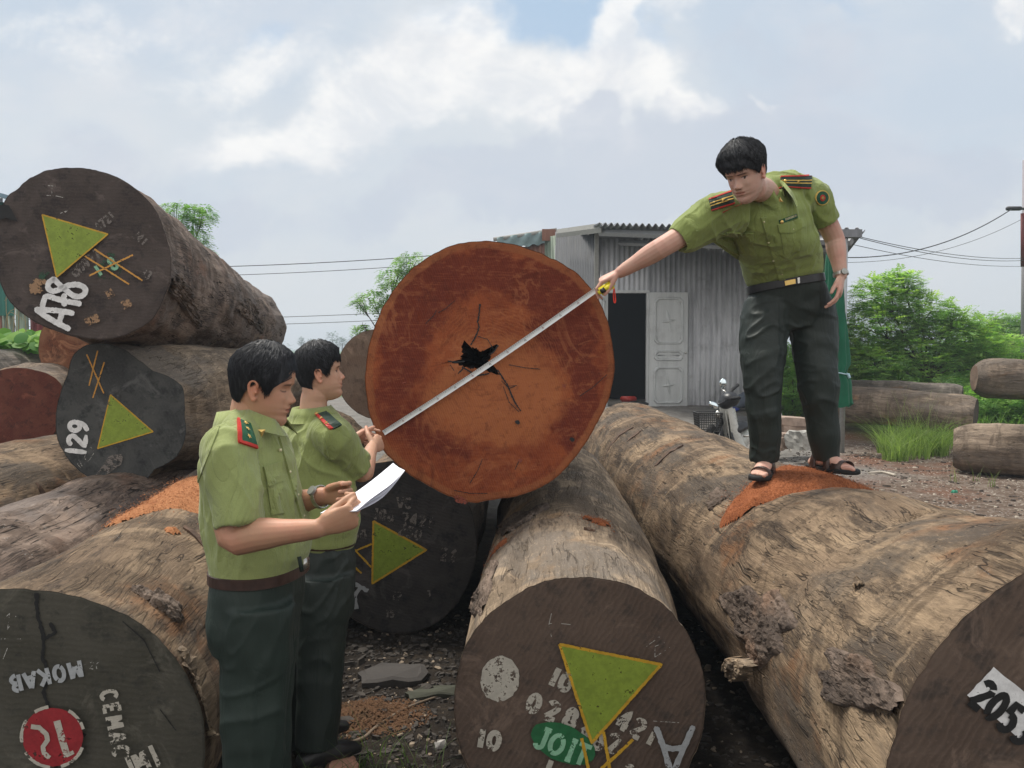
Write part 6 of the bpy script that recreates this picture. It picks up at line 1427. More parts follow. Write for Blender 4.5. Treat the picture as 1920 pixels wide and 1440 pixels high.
def shed():
    root = wempty('zinc_shed', (3.1, 15.5, .6)); tag(root, 'corrugated zinc shed with an open panelled metal door behind the logs', 'shed')
    y0 = 15.5; zf = .55
    X = lambda px, d=y0: (px-960)/F_PX*d
    Zp = lambda py, d=y0: P(960, py, d).z
    xl, xd0, xd1, xr = X(1117), X(1136), X(1213), X(1437)
    ztop = Zp(440)
    corr('wall_sheet', (xl, y0), (xd0, y0), zf, ztop, ZINC, root); corr('wall_sheet', (xd0, y0), (xd1, y0), Zp(550), ztop, ZINC, root); corr('wall_sheet', (xd1, y0), (xr, y0), zf, ztop, ZINC, root)
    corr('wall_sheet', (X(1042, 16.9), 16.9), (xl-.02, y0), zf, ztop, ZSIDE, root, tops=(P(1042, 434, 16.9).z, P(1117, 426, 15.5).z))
    corr('wall_sheet', (xr, y0), (xr, y0+4), zf, ztop, ZINC, root)
    corr('side_wall', (X(1042, 16.9), y0+4), (X(1042, 16.9), 16.9), zf, ztop-.02, ZINC, root); mb = MB(); mb.box(((xl+xr)/2, y0+2.2, 2.2), (xr-xl-.05, .05, 3.6)); mb.build('back_wall', BLACK, root, False)  # back wall coloured near black to give the shade inside the shed
    mb = MB(); mb.box(((xl+xr)/2, y0+2.0, zf-.02), (xr-xl-.1, 3.9, .05)); mb.build('shed_floor', plain('dark_concrete', (.03, .03, .03), .9), root, False)
    # roof
    a, b, c, d = P(1122, 419, 14.6), P(1622, 430, 10.7), P(1560, 410, 19.6), P(1030, 428, 19.0)
    c.z = b.z+.25; d.z = a.z+.1
    n = 300; V = []
    for i in range(n+1):
        t = i/n; o = Vector((0, 0, .028*math.sin(t*2*math.pi*34))); p, q = a*(1-t)+b*t+o, d*(1-t)+c*t+o; V += [p, q, p-Vector((0, 0, .02)), q-Vector((0, 0, .02))]
    Fs = []
    for i in range(n): k = i*4; Fs += [(k, k+4, k+5, k+1), (k+2, k+3, k+7, k+6), (k, k+2, k+6, k+4)]
    mesh('roof', V, Fs, ZDARK, root)
    for off, sz in ((.28, .12), (1.6, .10)):
        p, q = a+Vector((.05, off, -.12)), b+Vector((-.1, off*.6, -.13)); mb = MB(); v, f_ = tube([p, q], [(sz*.5, .05)]*2, 4, up=Vector((0, 0, 1))); mb.add(v, f_); mb.build('purlin', FASC, root, False)
    mb = MB(); p, q = P(1044, 438, 16.4), P(1128, 427, 14.7); v, f_ = tube([p, q], [(.085, .02)]*2, 4, up=Vector((0, 0, 1))); mb.add(v, f_); mb.build('fascia_board', PALE, root, False)
    mb = MB(); mb.box((xl+.0, y0-.05, (zf+ztop)/2), (.075, .075, ztop-zf)); mb.build('corner_post', PALE, root, False)
    mb = MB(); mb.box(((xl+xr)/2, y0-.05, ztop-.02), (xr-xl, .06, .1)); mb.build('wall_plate', ZDARK, root, False)
    # door frame and leaves with pressed panels
    mb = MB(); mb.box((xd0-.0, y0-.03, (zf+Zp(549))/2), (.05, .09, Zp(549)-zf)); mb.box((xd1, y0-.03, (zf+Zp(549))/2), (.05, .09, Zp(549)-zf)); mb.box(((xd0+xd1)/2, y0-.03, Zp(547)), (xd1-xd0+.05, .09, .05)); mb.build('door_frame', DOORM, root, False)
    def leaf(x0, x1, z0, z1, y, parent):
        mb = MB(); mb.box(((x0+x1)/2, y, (z0+z1)/2), (x1-x0, .04, z1-z0), None, .006); dr = mb.build('door', DOORM, parent, False)
        W, H = x1-x0, z1-z0
        def panel(u0, u1, v0, v1):
            px0, px1, pz0, pz1 = x0+W*u0, x0+W*u1, z0+H*v0, z0+H*v1; c_ = min(.06, (pz1-pz0)*.25)
            def loop(e, y_): 
                a_, b_, c0, d0 = px0+e, px1-e, pz0+e, pz1-e; return [Vector(p) for p in ((a_+c_, y_, c0), (b_-c_, y_, c0), (b_, y_, c0+c_), (b_, y_, d0-c_), (b_-c_, y_, d0), (a_+c_, y_, d0), (a_, y_, d0-c_), (a_, y_, c0+c_))]
            V, F_ = loft([loop(0, y-.021), loop(.012, y-.045), loop(.03, y-.045), loop(.045, y-.024), loop(.06, y-.023)], False); V.append(Vector(((px0+px1)/2, y-.023, (pz0+pz1)/2))); ci = len(V)-1
            F_ += [(4*8+j, 4*8+(j+1) % 8, ci) for j in range(8)]; po = mesh('door_panel', V, F_, DOORM, dr, False); return po, (px0+px1)/2, (pz0+pz1)/2, px1-px0, pz1-pz0
        for v0, v1, st in ((.55, .955, 1), (.405, .50, 0), (.03, .355, 1)):
            po, cx, cz, w_, h_ = panel(.12, .88, v0, v1)
            if st:
                mb = MB()
                for k in range(4):
                    a_ = math.pi/2*k+.18; L1 = h_*.27 if k % 2 else w_*.26; tip = Vector((cx+math.cos(a_)*L1, y-.028, cz+math.sin(a_)*L1)); o_ = Vector((cx, y-.045, cz))
                    s1 = Vector((-math.sin(a_), 0, math.cos(a_)))*.035; mb.add([o_, o_+(tip-o_)*.35+s1+Vector((0, .018, 0)), tip, o_+(tip-o_)*.35-s1+Vector((0, .018, 0))], [(0, 1, 2), (0, 2, 3)])
                mb.sphere((cx, y-.035, cz), (.035, .02, .035), 10)
                for sx in (-1, 1):
                    for sz in (-1, 1):
                        k0 = Vector((cx+sx*w_*.33, y-.027, cz+sz*h_*.38)); mb.box(k0, (.07, .012, .012)); mb.box(k0+Vector((sx*.03, 0, -sz*.03)), (.012, .012, .07))
                mb.build('star_relief', DOORM, po, False)
        mb = MB(); mb.sphere((x1-.045, y-.05, z0+H*.475), .022, 8); mb.build('door_knob', SILVER, dr)
    leaf(xd1+.02, X(1287), zf+.02, Zp(549), y0-.10, root); leaf(X(1121), xd0-.02, zf+.02, Zp(548), y0-.10, root)
shed()
def leanto():
    root = wempty('lean_to', (.2, 17.6, .6)); tag(root, 'patched lean-to of green and rusty sheets with a tarpaulin on top', 'shed')
    d = 17.4; X = lambda px: (px-960)/F_PX*d; Zp = lambda py: P(960, py, d).z
    corr('green_panel', (X(1021), d), (X(1046), d-.4), .5, Zp(445), GGRN, root); corr('rusty_panel', (X(985), d+.05), (X(1021), d), .5, Zp(452), RSTY, root); corr('grey_panel', (X(900), d+.1), (X(985), d+.05), .5, Zp(462), ZDARK, root)
    V = []
    for i in range(25):
        for j in range(5):
            t = i/24; x = X(932+(1021-932)*t); z = Zp(446-12*t)-.26*(j/4)-(.02*math.sin(i*1.3) if j == 4 else 0); V.append((x, d-.06-.03*math.sin(i*.9+j), z))
    for i in range(25):
        t = i/24; V.append((X(932+(1021-932)*t), d+1.2, Zp(446-12*t)+.05))
    Fs = [(i*5+j, i*5+j+1, (i+1)*5+j+1, (i+1)*5+j) for i in range(24) for j in range(4)]+[(125+i, i*5, (i+1)*5, 126+i) for i in range(24)]
    mesh('tarpaulin', V, Fs, TARP, root); mb = MB(); p, q = P(925, 449, d-.02), P(1044, 431, d-.02); mb.tube([p, q], .045, 6); mb.build('ridge_pole', PALE, root)
    mb = MB(); mb.box((X(1028), d-.12, Zp(442)), (.28, .03, .24)); mb.build('rusty_patch', RSTY, root, False)
leanto()
def left_shed():
    root = wempty('painted_shed', (-8, 13, .6)); tag(root, 'shed of teal, grey and maroon sheets behind the log pile at the photo edge', 'shed')
    d = 13.2; X = lambda px: (px-960)/F_PX*d; Zp = lambda py: P(960, py, d).z
    corr('teal_wall', (X(-90), d-.05), (X(31), d-.05), Zp(592), Zp(380), GRN, root); corr('brown_wall', (X(-90), d), (X(6), d), .4, Zp(590), RSTY, root); corr('grey_wall', (X(6), d), (X(28), d), .4, Zp(590), GGRN, root)
    corr('green_wall', (X(28), d+.05), (X(52), d+.05), .4, Zp(560), GGRN, root); corr('maroon_wall', (X(52), d+.1), (X(110), d+.1), .4, Zp(588), MAR, root)
    a = P(-90, 336, d-.6); b = P(16, 366, d-.6); V = [a, b, b+Vector((0, 6, 0)), a+Vector((0, 6, 0))]; V += [v-Vector((0, 0, .06)) for v in V]
    mesh('roof', V, [(0, 1, 2, 3), (4, 7, 6, 5), (0, 4, 5, 1), (1, 5, 6, 2), (2, 6, 7, 3), (3, 7, 4, 0)], m_corr('blue_roof_sheet', (.16, .25, .32), (.22, .32, .38), (.12, .16, .18)), root, False)
    corr('gable_wall', (X(-90), d-.02), (X(14), d-.02), Zp(420), Zp(372), ZINC, root)
left_shed()
# ------------------------------------------------------------------ posts, wires, cloth
STEEL = plain('galvanised_pipe', (.36, .38, .39), .4, .5); WIRE = plain('black_cable', (.03, .03, .035), .6)
def post():
    b, t = P(1578, 862, 10.6), P(1585, 434, 10.6); root = wempty('steel_post', b); tag(root, 'thin galvanised post holding up the corner of the zinc roof', 'post')
    mb = MB(); mb.tube([b-Vector((0, 0, .05)), t], .034, 14); mb.build('pipe', STEEL, root); mb = MB(); mb.box(t-Vector((0, 0, .03)), (.38, .12, .10)); mb.build('bracket', ZDARK, root, False)
    mb = MB()
    for z in (.86, .94): p = b+(t-b)*z*.5; mb.tube([p, p+(t-b)*.006], .041, 14)
    mb.build('pipe_joint', STEEL, root)
post()
def cloth():
    root = wempty('green_awning', P(1572, 620, 10.5)); tag(root, 'dark green awning cloth rolled and tied to the steel post', 'awning')
    V = []; n = 40; K = 30
    for i in range(K+1):
        t = i/K; cy = 470+290*t; wd = (9+15*t**.7)*(1-.45*math.exp(-((t-.79)/.03)**2)); cx = 1562+10*t
        for j in range(n):
            a = 2*math.pi*j/n; rr = 1+.22*math.sin(a*7+t*3)+.1*math.sin(a*12-t*6); p = P(cx+wd*math.cos(a)*rr, cy+(4*math.sin(a*3) if i == K else 0), 10.45); V.append(p+Vector((0, math.sin(a)*.07*rr+.0, 0)))
    Fs = [(i*n+j, i*n+(j+1) % n, (i+1)*n+(j+1) % n, (i+1)*n+j) for i in range(K) for j in range(n)]+[tuple(range(n))]
    mesh('cloth', V, Fs, m_cloth('green_canvas', (.008, .115, .058), .1, .7, .3), root)
    mb = MB(); c = P(1572, 700, 10.45); mb.tube([c+Vector((math.cos(a)*.09+.02, math.sin(a)*.09, .01*math.sin(a*2))) for a in np.linspace(0, 2*math.pi, 20)], .009, 6); mb.tube([c+Vector((.10, -.05, 0)), c+Vector((.12, -.06, -.06))], .02, 6); mb.build('tie_cord', plain('pale_blue_cord', (.40, .58, .66), .6), root)
cloth()
def pole():
    root = wempty('power_pole', P(1926, 690, 20)); tag(root, 'tall power pole at the photo edge carrying the cables', 'pole'); b = P(1927, 700, 20); t = P(1927, 300, 20)
    mb = MB(); mb.tube([Vector((b.x, b.y, .5)), t], [.15, .11], 16); mb.build('pole_shaft', plain('stained_concrete', (.30, .28, .30), .9, bump=.3), root)
    p = P(1921, 392, 19.9); mb = MB(); mb.tube([p, P(1899, 389, 19.8)], .03, 8); mb.box(P(1901, 391, 19.8), (.35, .12, .09), None, .02); mb.build('cable_bracket', WIRE, root)
    mb = MB(); mb.tube([P(1918, 400, 19.84), P(1918, 500, 19.84)], .05, 8); mb.build('maroon_conduit', MAR, root)
pole()
def wire(label, a, b, sag, r, d0, d1):
    p, q = P(a[0], a[1], d0), P(b[0], b[1], d1); pts = []
    for i in range(25): t = i/24; v = p*(1-t)+q*t; v.z -= sag*4*t*(1-t); pts.append(v)
    mb = MB(); mb.tube(pts, r, 6); tag(mb.build('power_line', WIRE), label, 'cable', 'overhead cables')
wire('heaviest dark cable rising to the top of the power pole', (1560, 482), (1900, 390), .35, .011, 16, 19.8)
wire('thin cable running just below the heavy one to the power pole', (1560, 492), (1925, 406), .30, .005, 16, 20)
wire('upper of the paired cables falling from the zinc roof to the pole', (1600, 441), (1925, 484), .12, .006, 13, 20)
wire('lower of the paired cables falling from the zinc roof to the pole', (1600, 443), (1925, 488), .14, .006, 13, 20)
wire('lowest cable falling from the zinc roof to the pole', (1580, 454), (1925, 499), .12, .005, 13, 20)
wire('low distant cable beside the leafy tree top', (1800, 590), (1980, 598), .1, .008, 30, 30)
wire('low distant cable crossing to the pole foot', (1800, 606), (1980, 594), .1, .008, 30, 30)
wire('upper of two cables between the log pile and the fresh cut log', (-300, 485), (1010, 462), .5, .014, 30, 26)
wire('second of two upper cables left of the fresh cut log', (-300, 502), (1010, 478), .5, .011, 30, 26)
wire('upper of the two low cables above the young officer', (-300, 588), (1010, 570), .4, .012, 34, 30)
wire('lowest cable just above the young officer', (-300, 602), (1010, 583), .4, .012, 34, 30)
# ------------------------------------------------------------------ plants
def m_leaf(name, rough=.6, trans=.5):
    s = NT(name, rough, .3); at = s.attr('tint'); s.put(s.b.inputs['Base Color'], at)
    tr = s.n('ShaderNodeBsdfTranslucent'); s.l(s.mix(1.0, at, (1.15, 1.35, .55), 'MULTIPLY'), tr.inputs[0]); mx = s.n('ShaderNodeMixShader'); mx.inputs[0].default_value = trans
    s.l(s.b.outputs[0], mx.inputs[1]); s.l(tr.outputs[0], mx.inputs[2]); s.l(mx.outputs[0], s.out.inputs[0]); return s.m
LEAF = m_leaf('leaf_green'); TRUNK = plain('tree_bark', (.07, .055, .04), .9, var=.3, bump=.5)
def leaf_cloud(rn, blobs, n, size, dark, light, droop=.3, spray=8, aspect=.4, fill=.6):
    """sprays of leaflets inside soft blobs -> verts, faces, colours"""
    V = []; Fs = []; Cc = []
    wts = [b[1]**2 for b in blobs]
    for k in range(n):
        c, r = rn.choices(blobs, wts)[0]
        u = Vector((rn.gauss(0, 1), rn.gauss(0, 1), rn.gauss(0, 1))).normalized(); q = rn.random()**(1/3)*.35+.65 if rn.random() > fill else rn.random()**.5
        p = c+Vector((u.x*r, u.y*r, u.z*r*.72))*q
        ax = Vector((u.x+rn.uniform(-.6, .6), u.y+rn.uniform(-.6, .6), rn.uniform(-.2, .5)-droop)).normalized(); side = ax.cross(Vector((0, 0, 1))).normalized(); up = side.cross(ax)
        t0 = rn.random(); hue = rn.uniform(-.12, .12)
        col = [dark[i]*(1-t0)+light[i]*t0 for i in range(3)]; col = [col[0]*(1+hue), col[1], col[2]*(1-hue)]
        L = size*rn.uniform(.7, 1.4)
        for j in range(spray):
            s_ = -1 if j % 2 else 1; t = (j//2+1)/(spray/2+.5); b = p+ax*(L*1.9*t)-Vector((0, 0, droop*L*t*t)); ld = (ax*.6+side*s_*1.0+up*rn.uniform(-.25, .25)).normalized(); l = L*(1.05-.45*t); wv = ld.cross(up).normalized()*l*aspect*.5
            m = b+ld*l*.5; q0 = len(V); V += [b, m+wv, b+ld*l, m-wv]; Fs.append((q0, q0+1, q0+2, q0+3)); Cc += [col]*4
    return V, Fs, Cc
def tree(name, label, cat, base, crown, n, size, dark, light, group=None, forks=None, spray=8, droop=.3, trunk_r=.07, seed=1, aspect=.4, fill=.6):
    rn = random.Random(seed); base = Vector(base); root = wempty(name, base); tag(root, label, cat, group); blobs = [(P(a, b, d), r) for a, b, d, r in crown]
    V, Fs, Cc = leaf_cloud(rn, blobs, n, size, dark, light, droop, spray, aspect, fill); mesh('crown', V, Fs, LEAF, root, False, colors=Cc)
    mb = MB(); cen = sum((c for c, r in blobs), Vector())/len(blobs); fork = base+(cen-base)*.28; fork.x = base.x*.7+fork.x*.3
    mb.tube([base-Vector((0, 0, .2)), base+(fork-base)*.5+Vector((.02, 0, 0)), fork], [trunk_r, trunk_r*.85, trunk_r*.75], 10, smooth=3)
    for c, r in blobs:
        mid = fork*.5+c*.5+Vector((rn.uniform(-.1, .1), rn.uniform(-.1, .1), .08*r)); mb.tube([fork, mid, c], [trunk_r*.55, trunk_r*.35, trunk_r*.12], 7, smooth=3)
        for k in range(5):
            e = c+Vector((rn.gauss(0, 1), rn.gauss(0, 1), rn.gauss(0, .6))).normalized()*r*.8; mb.tube([mid*.4+c*.6, (c+e)/2+Vector((0, 0, .05*r)), e], [trunk_r*.22, trunk_r*.15, trunk_r*.06], 5)
    mb.build('trunk', TRUNK, root); return root
GD, GL_ = (.15, .27, .07), (.34, .54, .15)
tree('leafy_tree', 'spreading leafy tree with thin forked trunk behind the yard logs', 'tree', P(1745, 742, 15.5), [(1660, 560, 16, .62), (1640, 620, 16, .75), (1720, 590, 16, .62), (1760, 640, 16, .75), (1700, 680, 15.8, .75), (1810, 650, 16, .62), (1620, 690, 15.5, .6), (1850, 690, 16.3, .6), (1880, 660, 16.6, .5), (1690, 530, 16, .35), (1790, 600, 16, .35), (1840, 615, 16.3, .28)], 11000, .085, GD, (.46, .64, .22), seed=3, droop=.15, trunk_r=.06, fill=.4)
tree('shrub', 'dense shrub seen between the legs of the standing officer', 'shrub', P(1495, 800, 14), [(1470, 690, 14, .45), (1520, 700, 14.3, .5), (1490, 745, 13.6, .45), (1540, 760, 13.8, .4), (1460, 660, 14.5, .3)], 4200, .06, (.12, .24, .05), (.26, .46, .10), seed=4, trunk_r=.03, fill=.7)
tree('shrub', 'green shrubs filling the gap behind the steel post', 'shrub', P(1610, 750, 16.5), [(1600, 700, 16.8, .7), (1640, 735, 15.3, .35), (1680, 745, 15, .3), (1600, 640, 17, .6), (1560, 660, 17, .5)], 4400, .065, GD, GL_, seed=5, trunk_r=.03, fill=.7)
tree('shrub', 'broad shrub under the raised log near the power pole', 'shrub', P(1860, 800, 13.2), [(1830, 770, 13.4, .42), (1890, 770, 13.2, .42), (1940, 760, 13, .4), (1860, 740, 13.8, .4)], 3600, .055, (.11, .22, .045), (.28, .48, .11), seed=6, trunk_r=.03, fill=.7)
tree('shrub', 'distant hedge like shrub running to the power pole', 'shrub', P(1880, 720, 22), [(1850, 650, 22, 1.0), (1900, 640, 22, 1.0), (1950, 640, 22, 1.1), (1880, 618, 22, .6), (1925, 612, 22, .6), (1860, 600, 22, .35), (1790, 690, 20, .9), (1720, 720, 20, .8), (1900, 690, 21, .9)], 7500, .09, (.15, .26, .08), (.26, .42, .13), seed=7, trunk_r=.04, fill=.7)
tree('young_tree', 'bright green feathery sapling rising behind the topmost log', 'tree', P(352, 700, 14), [(335, 400, 14, .30), (375, 400, 14, .24), (350, 440, 14, .32), (322, 450, 14, .25), (378, 462, 14, .18), (300, 420, 14, .22), (340, 480, 14, .3)], 1200, .065, (.09, .20, .045), (.24, .42, .11), seed=8, droop=.45, trunk_r=.03, fill=.3, spray=8)
tree('young_tree', 'sparse sapling with drooping leaves behind the fresh cut log', 'tree', P(735, 760, 13), [(775, 490, 13, .26), (740, 520, 13, .24), (700, 560, 13, .24), (750, 570, 13, .3), (675, 568, 13, .12), (790, 520, 13, .26), (680, 615, 13, .12), (735, 600, 13, .2)], 900, .065, (.10, .20, .06), (.28, .44, .15), seed=9, droop=.5, trunk_r=.03, fill=.3)
# broad leaved vine at the pile edge
def vine():
    rn = random.Random(5); V = []; Fs = []; Cc = []
    for k in range(230):
        p = P(rn.uniform(-40, 84), 648-rn.random()**1.5*24+rn.uniform(-4, 14), rn.uniform(9.2, 10.6)); r = rn.uniform(.055, .10); n = Vector((rn.uniform(-.5, .5), rn.uniform(-.9, -.1), rn.uniform(.3, 1))).normalized(); a = n.orthogonal().normalized(); a.rotate(Matrix.Rotation(rn.uniform(0, 6.28), 3, n)); b = n.cross(a); q = len(V); m = 9; V.append(p+n*.012)
        for j in range(m): t = 2*math.pi*j/m; rr = r*(1.15-.35*abs(math.sin(t/2))**3); V.append(p+a*math.cos(t)*rr+b*math.sin(t)*rr)
        Fs += [(q, q+1+j, q+1+(j+1) % m) for j in range(m)]; u = rn.random(); col = [(.06, .20, .03)[i]*(1-u)+(.28, .48, .07)[i]*u for i in range(3)]; Cc += [col]*(m+1)
    root = wempty('vine', P(20, 700, 10)); tag(root, 'bright broad leaved vine growing behind the grey and red logs', 'plant'); mesh('foliage', V, Fs, LEAF, root, True, colors=Cc)
    mb = MB()
    for k in range(7):
        a = P(rn.uniform(0, 80), 690, 10); b_ = a+Vector((rn.uniform(-.1, .1), 0, rn.uniform(.5, .9))); c_ = b_+Vector((rn.uniform(-.25, .25), 0, rn.uniform(-.1, .12))); mb.tube([a, b_, c_], [.006, .004, .002], 5, smooth=4)
    mb.build('stem', plain('dry_stem', (.30, .24, .14), .8), root)
vine()
# tufts of grass and ground cover
def blades(name, label, spots, n, hgt, dark, light, seed, w_=.004, spread=.5, cat='grass', heads=0):
    rn = random.Random(seed); V = []; Fs = []; Cc = []
    for k in range(n):
        x, y, r = rn.choice(spots); t = rn.uniform(0, 6.283); q = r*rn.random()**.5; bx, by = x+math.cos(t)*q, y+math.sin(t)*q; z = float(gheight(bx, by)); h = hgt*rn.uniform(.45, 1.25); dx, dy = rn.uniform(-1, 1)*spread*h, rn.uniform(-1, 1)*spread*h; wa = rn.uniform(0, 3.14); wx, wy = math.cos(wa)*w_, math.sin(wa)*w_; b0 = len(V); m = 4
        for i in range(m+1):
            s_ = i/m; c = (bx+dx*s_*s_, by+dy*s_*s_, z+h*(s_-.28*s_*s_*abs(dx+dy)/max(h, .01))); e = 1-s_*.92; V += [(c[0]-wx*e, c[1]-wy*e, c[2]), (c[0]+wx*e, c[1]+wy*e, c[2])]
        Fs += [(b0+2*i, b0+2*i+1, b0+2*i+3, b0+2*i+2) for i in range(m)]; u = rn.random(); Cc += [[dark[i]*(1-u)+light[i]*u for i in range(3)]]*(2*m+2)
    o = mesh(name, V, Fs, LEAF, None, True, colors=Cc); tag(o, label, cat, kind='stuff'); return o
G_ = lambda px, py, d, r: (P(px, py, d).x, d, r)
blades('grass', 'tuft of tall green grass growing against the long grey log', [G_(1700, 820, 10.2, .30), (G_(1740, 820, 10.4, .25)), G_(1665, 820, 10.5, .12), G_(1720, 800, 11, .5), G_(1700, 800, 10.6, .2), G_(1725, 800, 10.4, .15), G_(1760, 800, 10.3, .1), G_(1680, 820, 9.8, .15)], 1500, .40, (.13, .21, .05), (.36, .46, .17), 11, .005, .9)
blades('grass', 'seeding stalks rising above the grass tuft', [G_(1705, 800, 10.6, .35), G_(1735, 800, 10.5, .3)], 90, .75, (.20, .26, .10), (.40, .44, .22), 16, .003, .35)
blades('grass', 'thin weeds and grass at the feet of the officers', [G_(640, 1400, 3.25, .22), G_(700, 1420, 3.15, .22), G_(600, 1420, 3.05, .2), G_(760, 1420, 3.2, .2)], 110, .17, (.05, .10, .03), (.22, .30, .12), 12, .0026, 1.1)
blades('grass', 'rough grass and weeds covering the back of the yard', [(x, y, .8) for x in (6.5, 7.5, 8.5, 9.5, 10.5) for y in (11.5, 12.8, 14.2, 15.6)]+[(5.2, 14.5, .8), (5.6, 16, .9), (4.9, 17, .8)], 7000, .30, (.10, .20, .045), (.27, .44, .11), 13, .010, .7)
blades('grass', 'single sprigs beside the short brown log', [G_(1795, 870, 8.2, .06), G_(1860, 880, 7.9, .05), G_(1830, 868, 8.3, .04)], 26, .22, (.12, .16, .06), (.26, .30, .15), 14, .003, .6)
# distant field, tree line
def far_trees():
    rn = random.Random(9); V = []; Fs = []; Cc = []
    for k in range(150):
        x = rn.uniform(-330, 420); y = rn.uniform(330, 420); r = rn.uniform(3.0, 6); zc = rn.uniform(1.5, 4.0)
        v, f, c = leaf_cloud(rn, [(Vector((x, y, zc)), r), (Vector((x+r, y, zc*.8)), r*.8)], 60, r*.14, (.03, .07, .035), (.06, .12, .055), .1, 6, .6, .6); n = len(V); V += v; Fs += [tuple(i+n for i in q) for q in f]; Cc += c
    tag(mesh('distant_treeline', V, Fs, LEAF, None, False, colors=Cc), 'hazy far off line of trees beyond the fields', 'trees', kind='stuff')
far_trees()
for i, (px, d, h, r) in enumerate(((624, 190, 5.0, 1.5), (642, 190, 3.9, 1.3), (565, 230, 4.6, .8), (584, 230, 4.0, .9), (668, 170, 4.2, 1.3))):
    lb = ['round distant tree above the head of the young officer', 'smaller distant tree right beside the round one', 'slim pointed distant tree behind the end of the topmost log', 'second slim distant tree left of the young officer', 'distant tree touching the brown log end'][i]
    b = P(px, 655, d); b.z = .6; c = b.copy(); c.z = b.z+h*.62
    root = wempty('distant_tree', b); tag(root, lb, 'tree', 'trees far across the fields'); rn = random.Random(20+i)
    v, f, cc = leaf_cloud(rn, [(c, r*1.2), (c+Vector((0, 0, h*.25)), r*.8)], 260, .26, (.03, .07, .035), (.06, .12, .055), .1, 6, .6, .6); mesh('crown', v, f, LEAF, root, False, colors=cc)
    mb = MB(); mb.tube([b, c], [.2, .12], 6); mb.build('trunk', TRUNK, root)
# ------------------------------------------------------------------ litter on the ground
def litter():
    for nm, lb, mat, n, area, sz, seed in (
        ('wood_chips', 'pale wood chips and grit scattered over the yard', plain('pale_chip', (.42, .37, .30), .9, var=.35), 3000, 'yard', (.005, .018), 1),
        ('gravel', 'dark gravel and bark crumbs on the bare yard', plain('dark_crumb', (.07, .055, .045), .95, var=.4), 3000, 'yard', (.008, .028), 2),
        ('debris', 'dark crumbs and stones on the earth between the logs', plain('earth_crumb', (.05, .043, .037), .95, var=.5), 2600, 'pit', (.008, .030), 3),
        ('wood_chips', 'small pale splinters on the dark earth between the logs', plain('pit_chip', (.24, .19, .14), .9, var=.4), 420, 'pit', (.006, .022), 4)):
        rn = random.Random(seed); V = []; Fs = []
        for k in range(n):
            if area == 'yard': x, y = rn.uniform(1.9, 7.5), 4.9+rn.random()**1.3*6.5
            else: x, y = rn.choice(((-.95, .05), (.55, 1.2), (-1.1, .2)))[0]+rn.uniform(0, .85), rn.uniform(2.4, 5.2)
            z = float(gheight(x, y)); s_ = rn.uniform(*sz)*(1 if rn.random() < .93 else 1.8); p = Vector((x, y, z+s_*.1)); R = Matrix.Rotation(rn.uniform(0, 6.28), 3, 'Z') @ Matrix.Rotation(rn.uniform(-.4, .4), 3, 'X'); q = len(V); hx, hy, hz = s_*rn.uniform(.5, 1.3), s_*rn.uniform(.25, .7), s_*rn.uniform(.12, .4)
            m = 5
            for lay, sc in ((-1, 1), (1, .72)):
                for j in range(m): t = 2*math.pi*j/m+rn.uniform(-.3, .3); V.append(p+R @ Vector((math.cos(t)*hx*sc, math.sin(t)*hy*sc, lay*hz)))
            Fs += [(q+j, q+(j+1) % m, q+m+(j+1) % m, q+m+j) for j in range(m)]+[tuple(q+m+j for j in range(m))]
        tag(mesh(nm, V, Fs, mat, None, False), lb, 'litter', kind='stuff')
litter()
def slab_stone(px, py, d, L, W, H, ang, label, mat, cat='stone', name='stone', grp=None):
    p = P(px, py, d); z = float(gheight(p.x, p.y)); rn = random.Random(int(px)); n = 16; V = []
    for lay, sc in ((0, 1.0), (.75, 1.02), (1.0, .86)):
        for j in range(n):
            t = 2*math.pi*j/n; k = (abs(math.cos(t))**4+abs(math.sin(t))**4)**(-.25)*(1+.08*math.sin(j*2.3+px)); x, y = math.cos(t)*L*.5*k*sc, math.sin(t)*W*.5*k*sc; V.append(Vector((p.x+x*math.cos(ang)-y*math.sin(ang), p.y+x*math.sin(ang)+y*math.cos(ang), z-.01+H*lay+.008*math.sin(j*1.7))))
    Fs = [(i*n+j, i*n+(j+1) % n, (i+1)*n+(j+1) % n, (i+1)*n+j) for i in range(2) for j in range(n)]+[tuple(2*n+j for j in range(n))]
    tag(mesh(name, V, Fs, mat, None, False), label, cat, grp)
SG = plain('grey_slab', (.06, .054, .05), .9, bump=.5); 
slab_stone(738, 1245, 4.15, .34, .22, .05, .1, 'flat grey slab lying below the dark log end', SG)
slab_stone(820, 1280, 3.95, .30, .10, .03, .2, 'long thin slab beside the pale middle log', plain('greenish_slab', (.06, .062, .045), .9, bump=.4))
slab_stone(826, 1390, 3.4, .05, .035, .03, .2, 'small pale stone on the earth left of the pale log', plain('pale_stone', (.45, .43, .40), .8))
slab_stone(640, 1425, 3.2, .12, .09, .06, .5, 'pinkish broken brick in the weeds', plain('pink_brick', (.42, .23, .16), .85, bump=.4), 'brick', 'broken_brick')
def stick(pts, r, label, mat):
    q = []
    for a, b, d in pts: p = P(a, b, d); p.z = float(gheight(p.x, p.y))+r*.8; q.append(p)
    mb = MB(); mb.tube(q, [r*(1-.5*i/len(q)) for i in range(len(q))], 8, smooth=5); tag(mb.build('fallen_stick', mat), label, 'stick')
stick([(640, 1360, 3.45), (680, 1345, 3.5), (705, 1320, 3.6), (750, 1300, 3.75), (790, 1290, 3.85), (870, 1275, 4.0)], .010, 'crooked dry branch on the earth in front of the dark log end', plain('dry_branch', (.16, .12, .085), .9, bump=.4))
stick([(1680, 857, 8.6), (1655, 852, 8.8), (1630, 858, 8.7)], .016, 'pale bent stick on the bare yard near the post', plain('bleached_branch', (.45, .40, .33), .9))
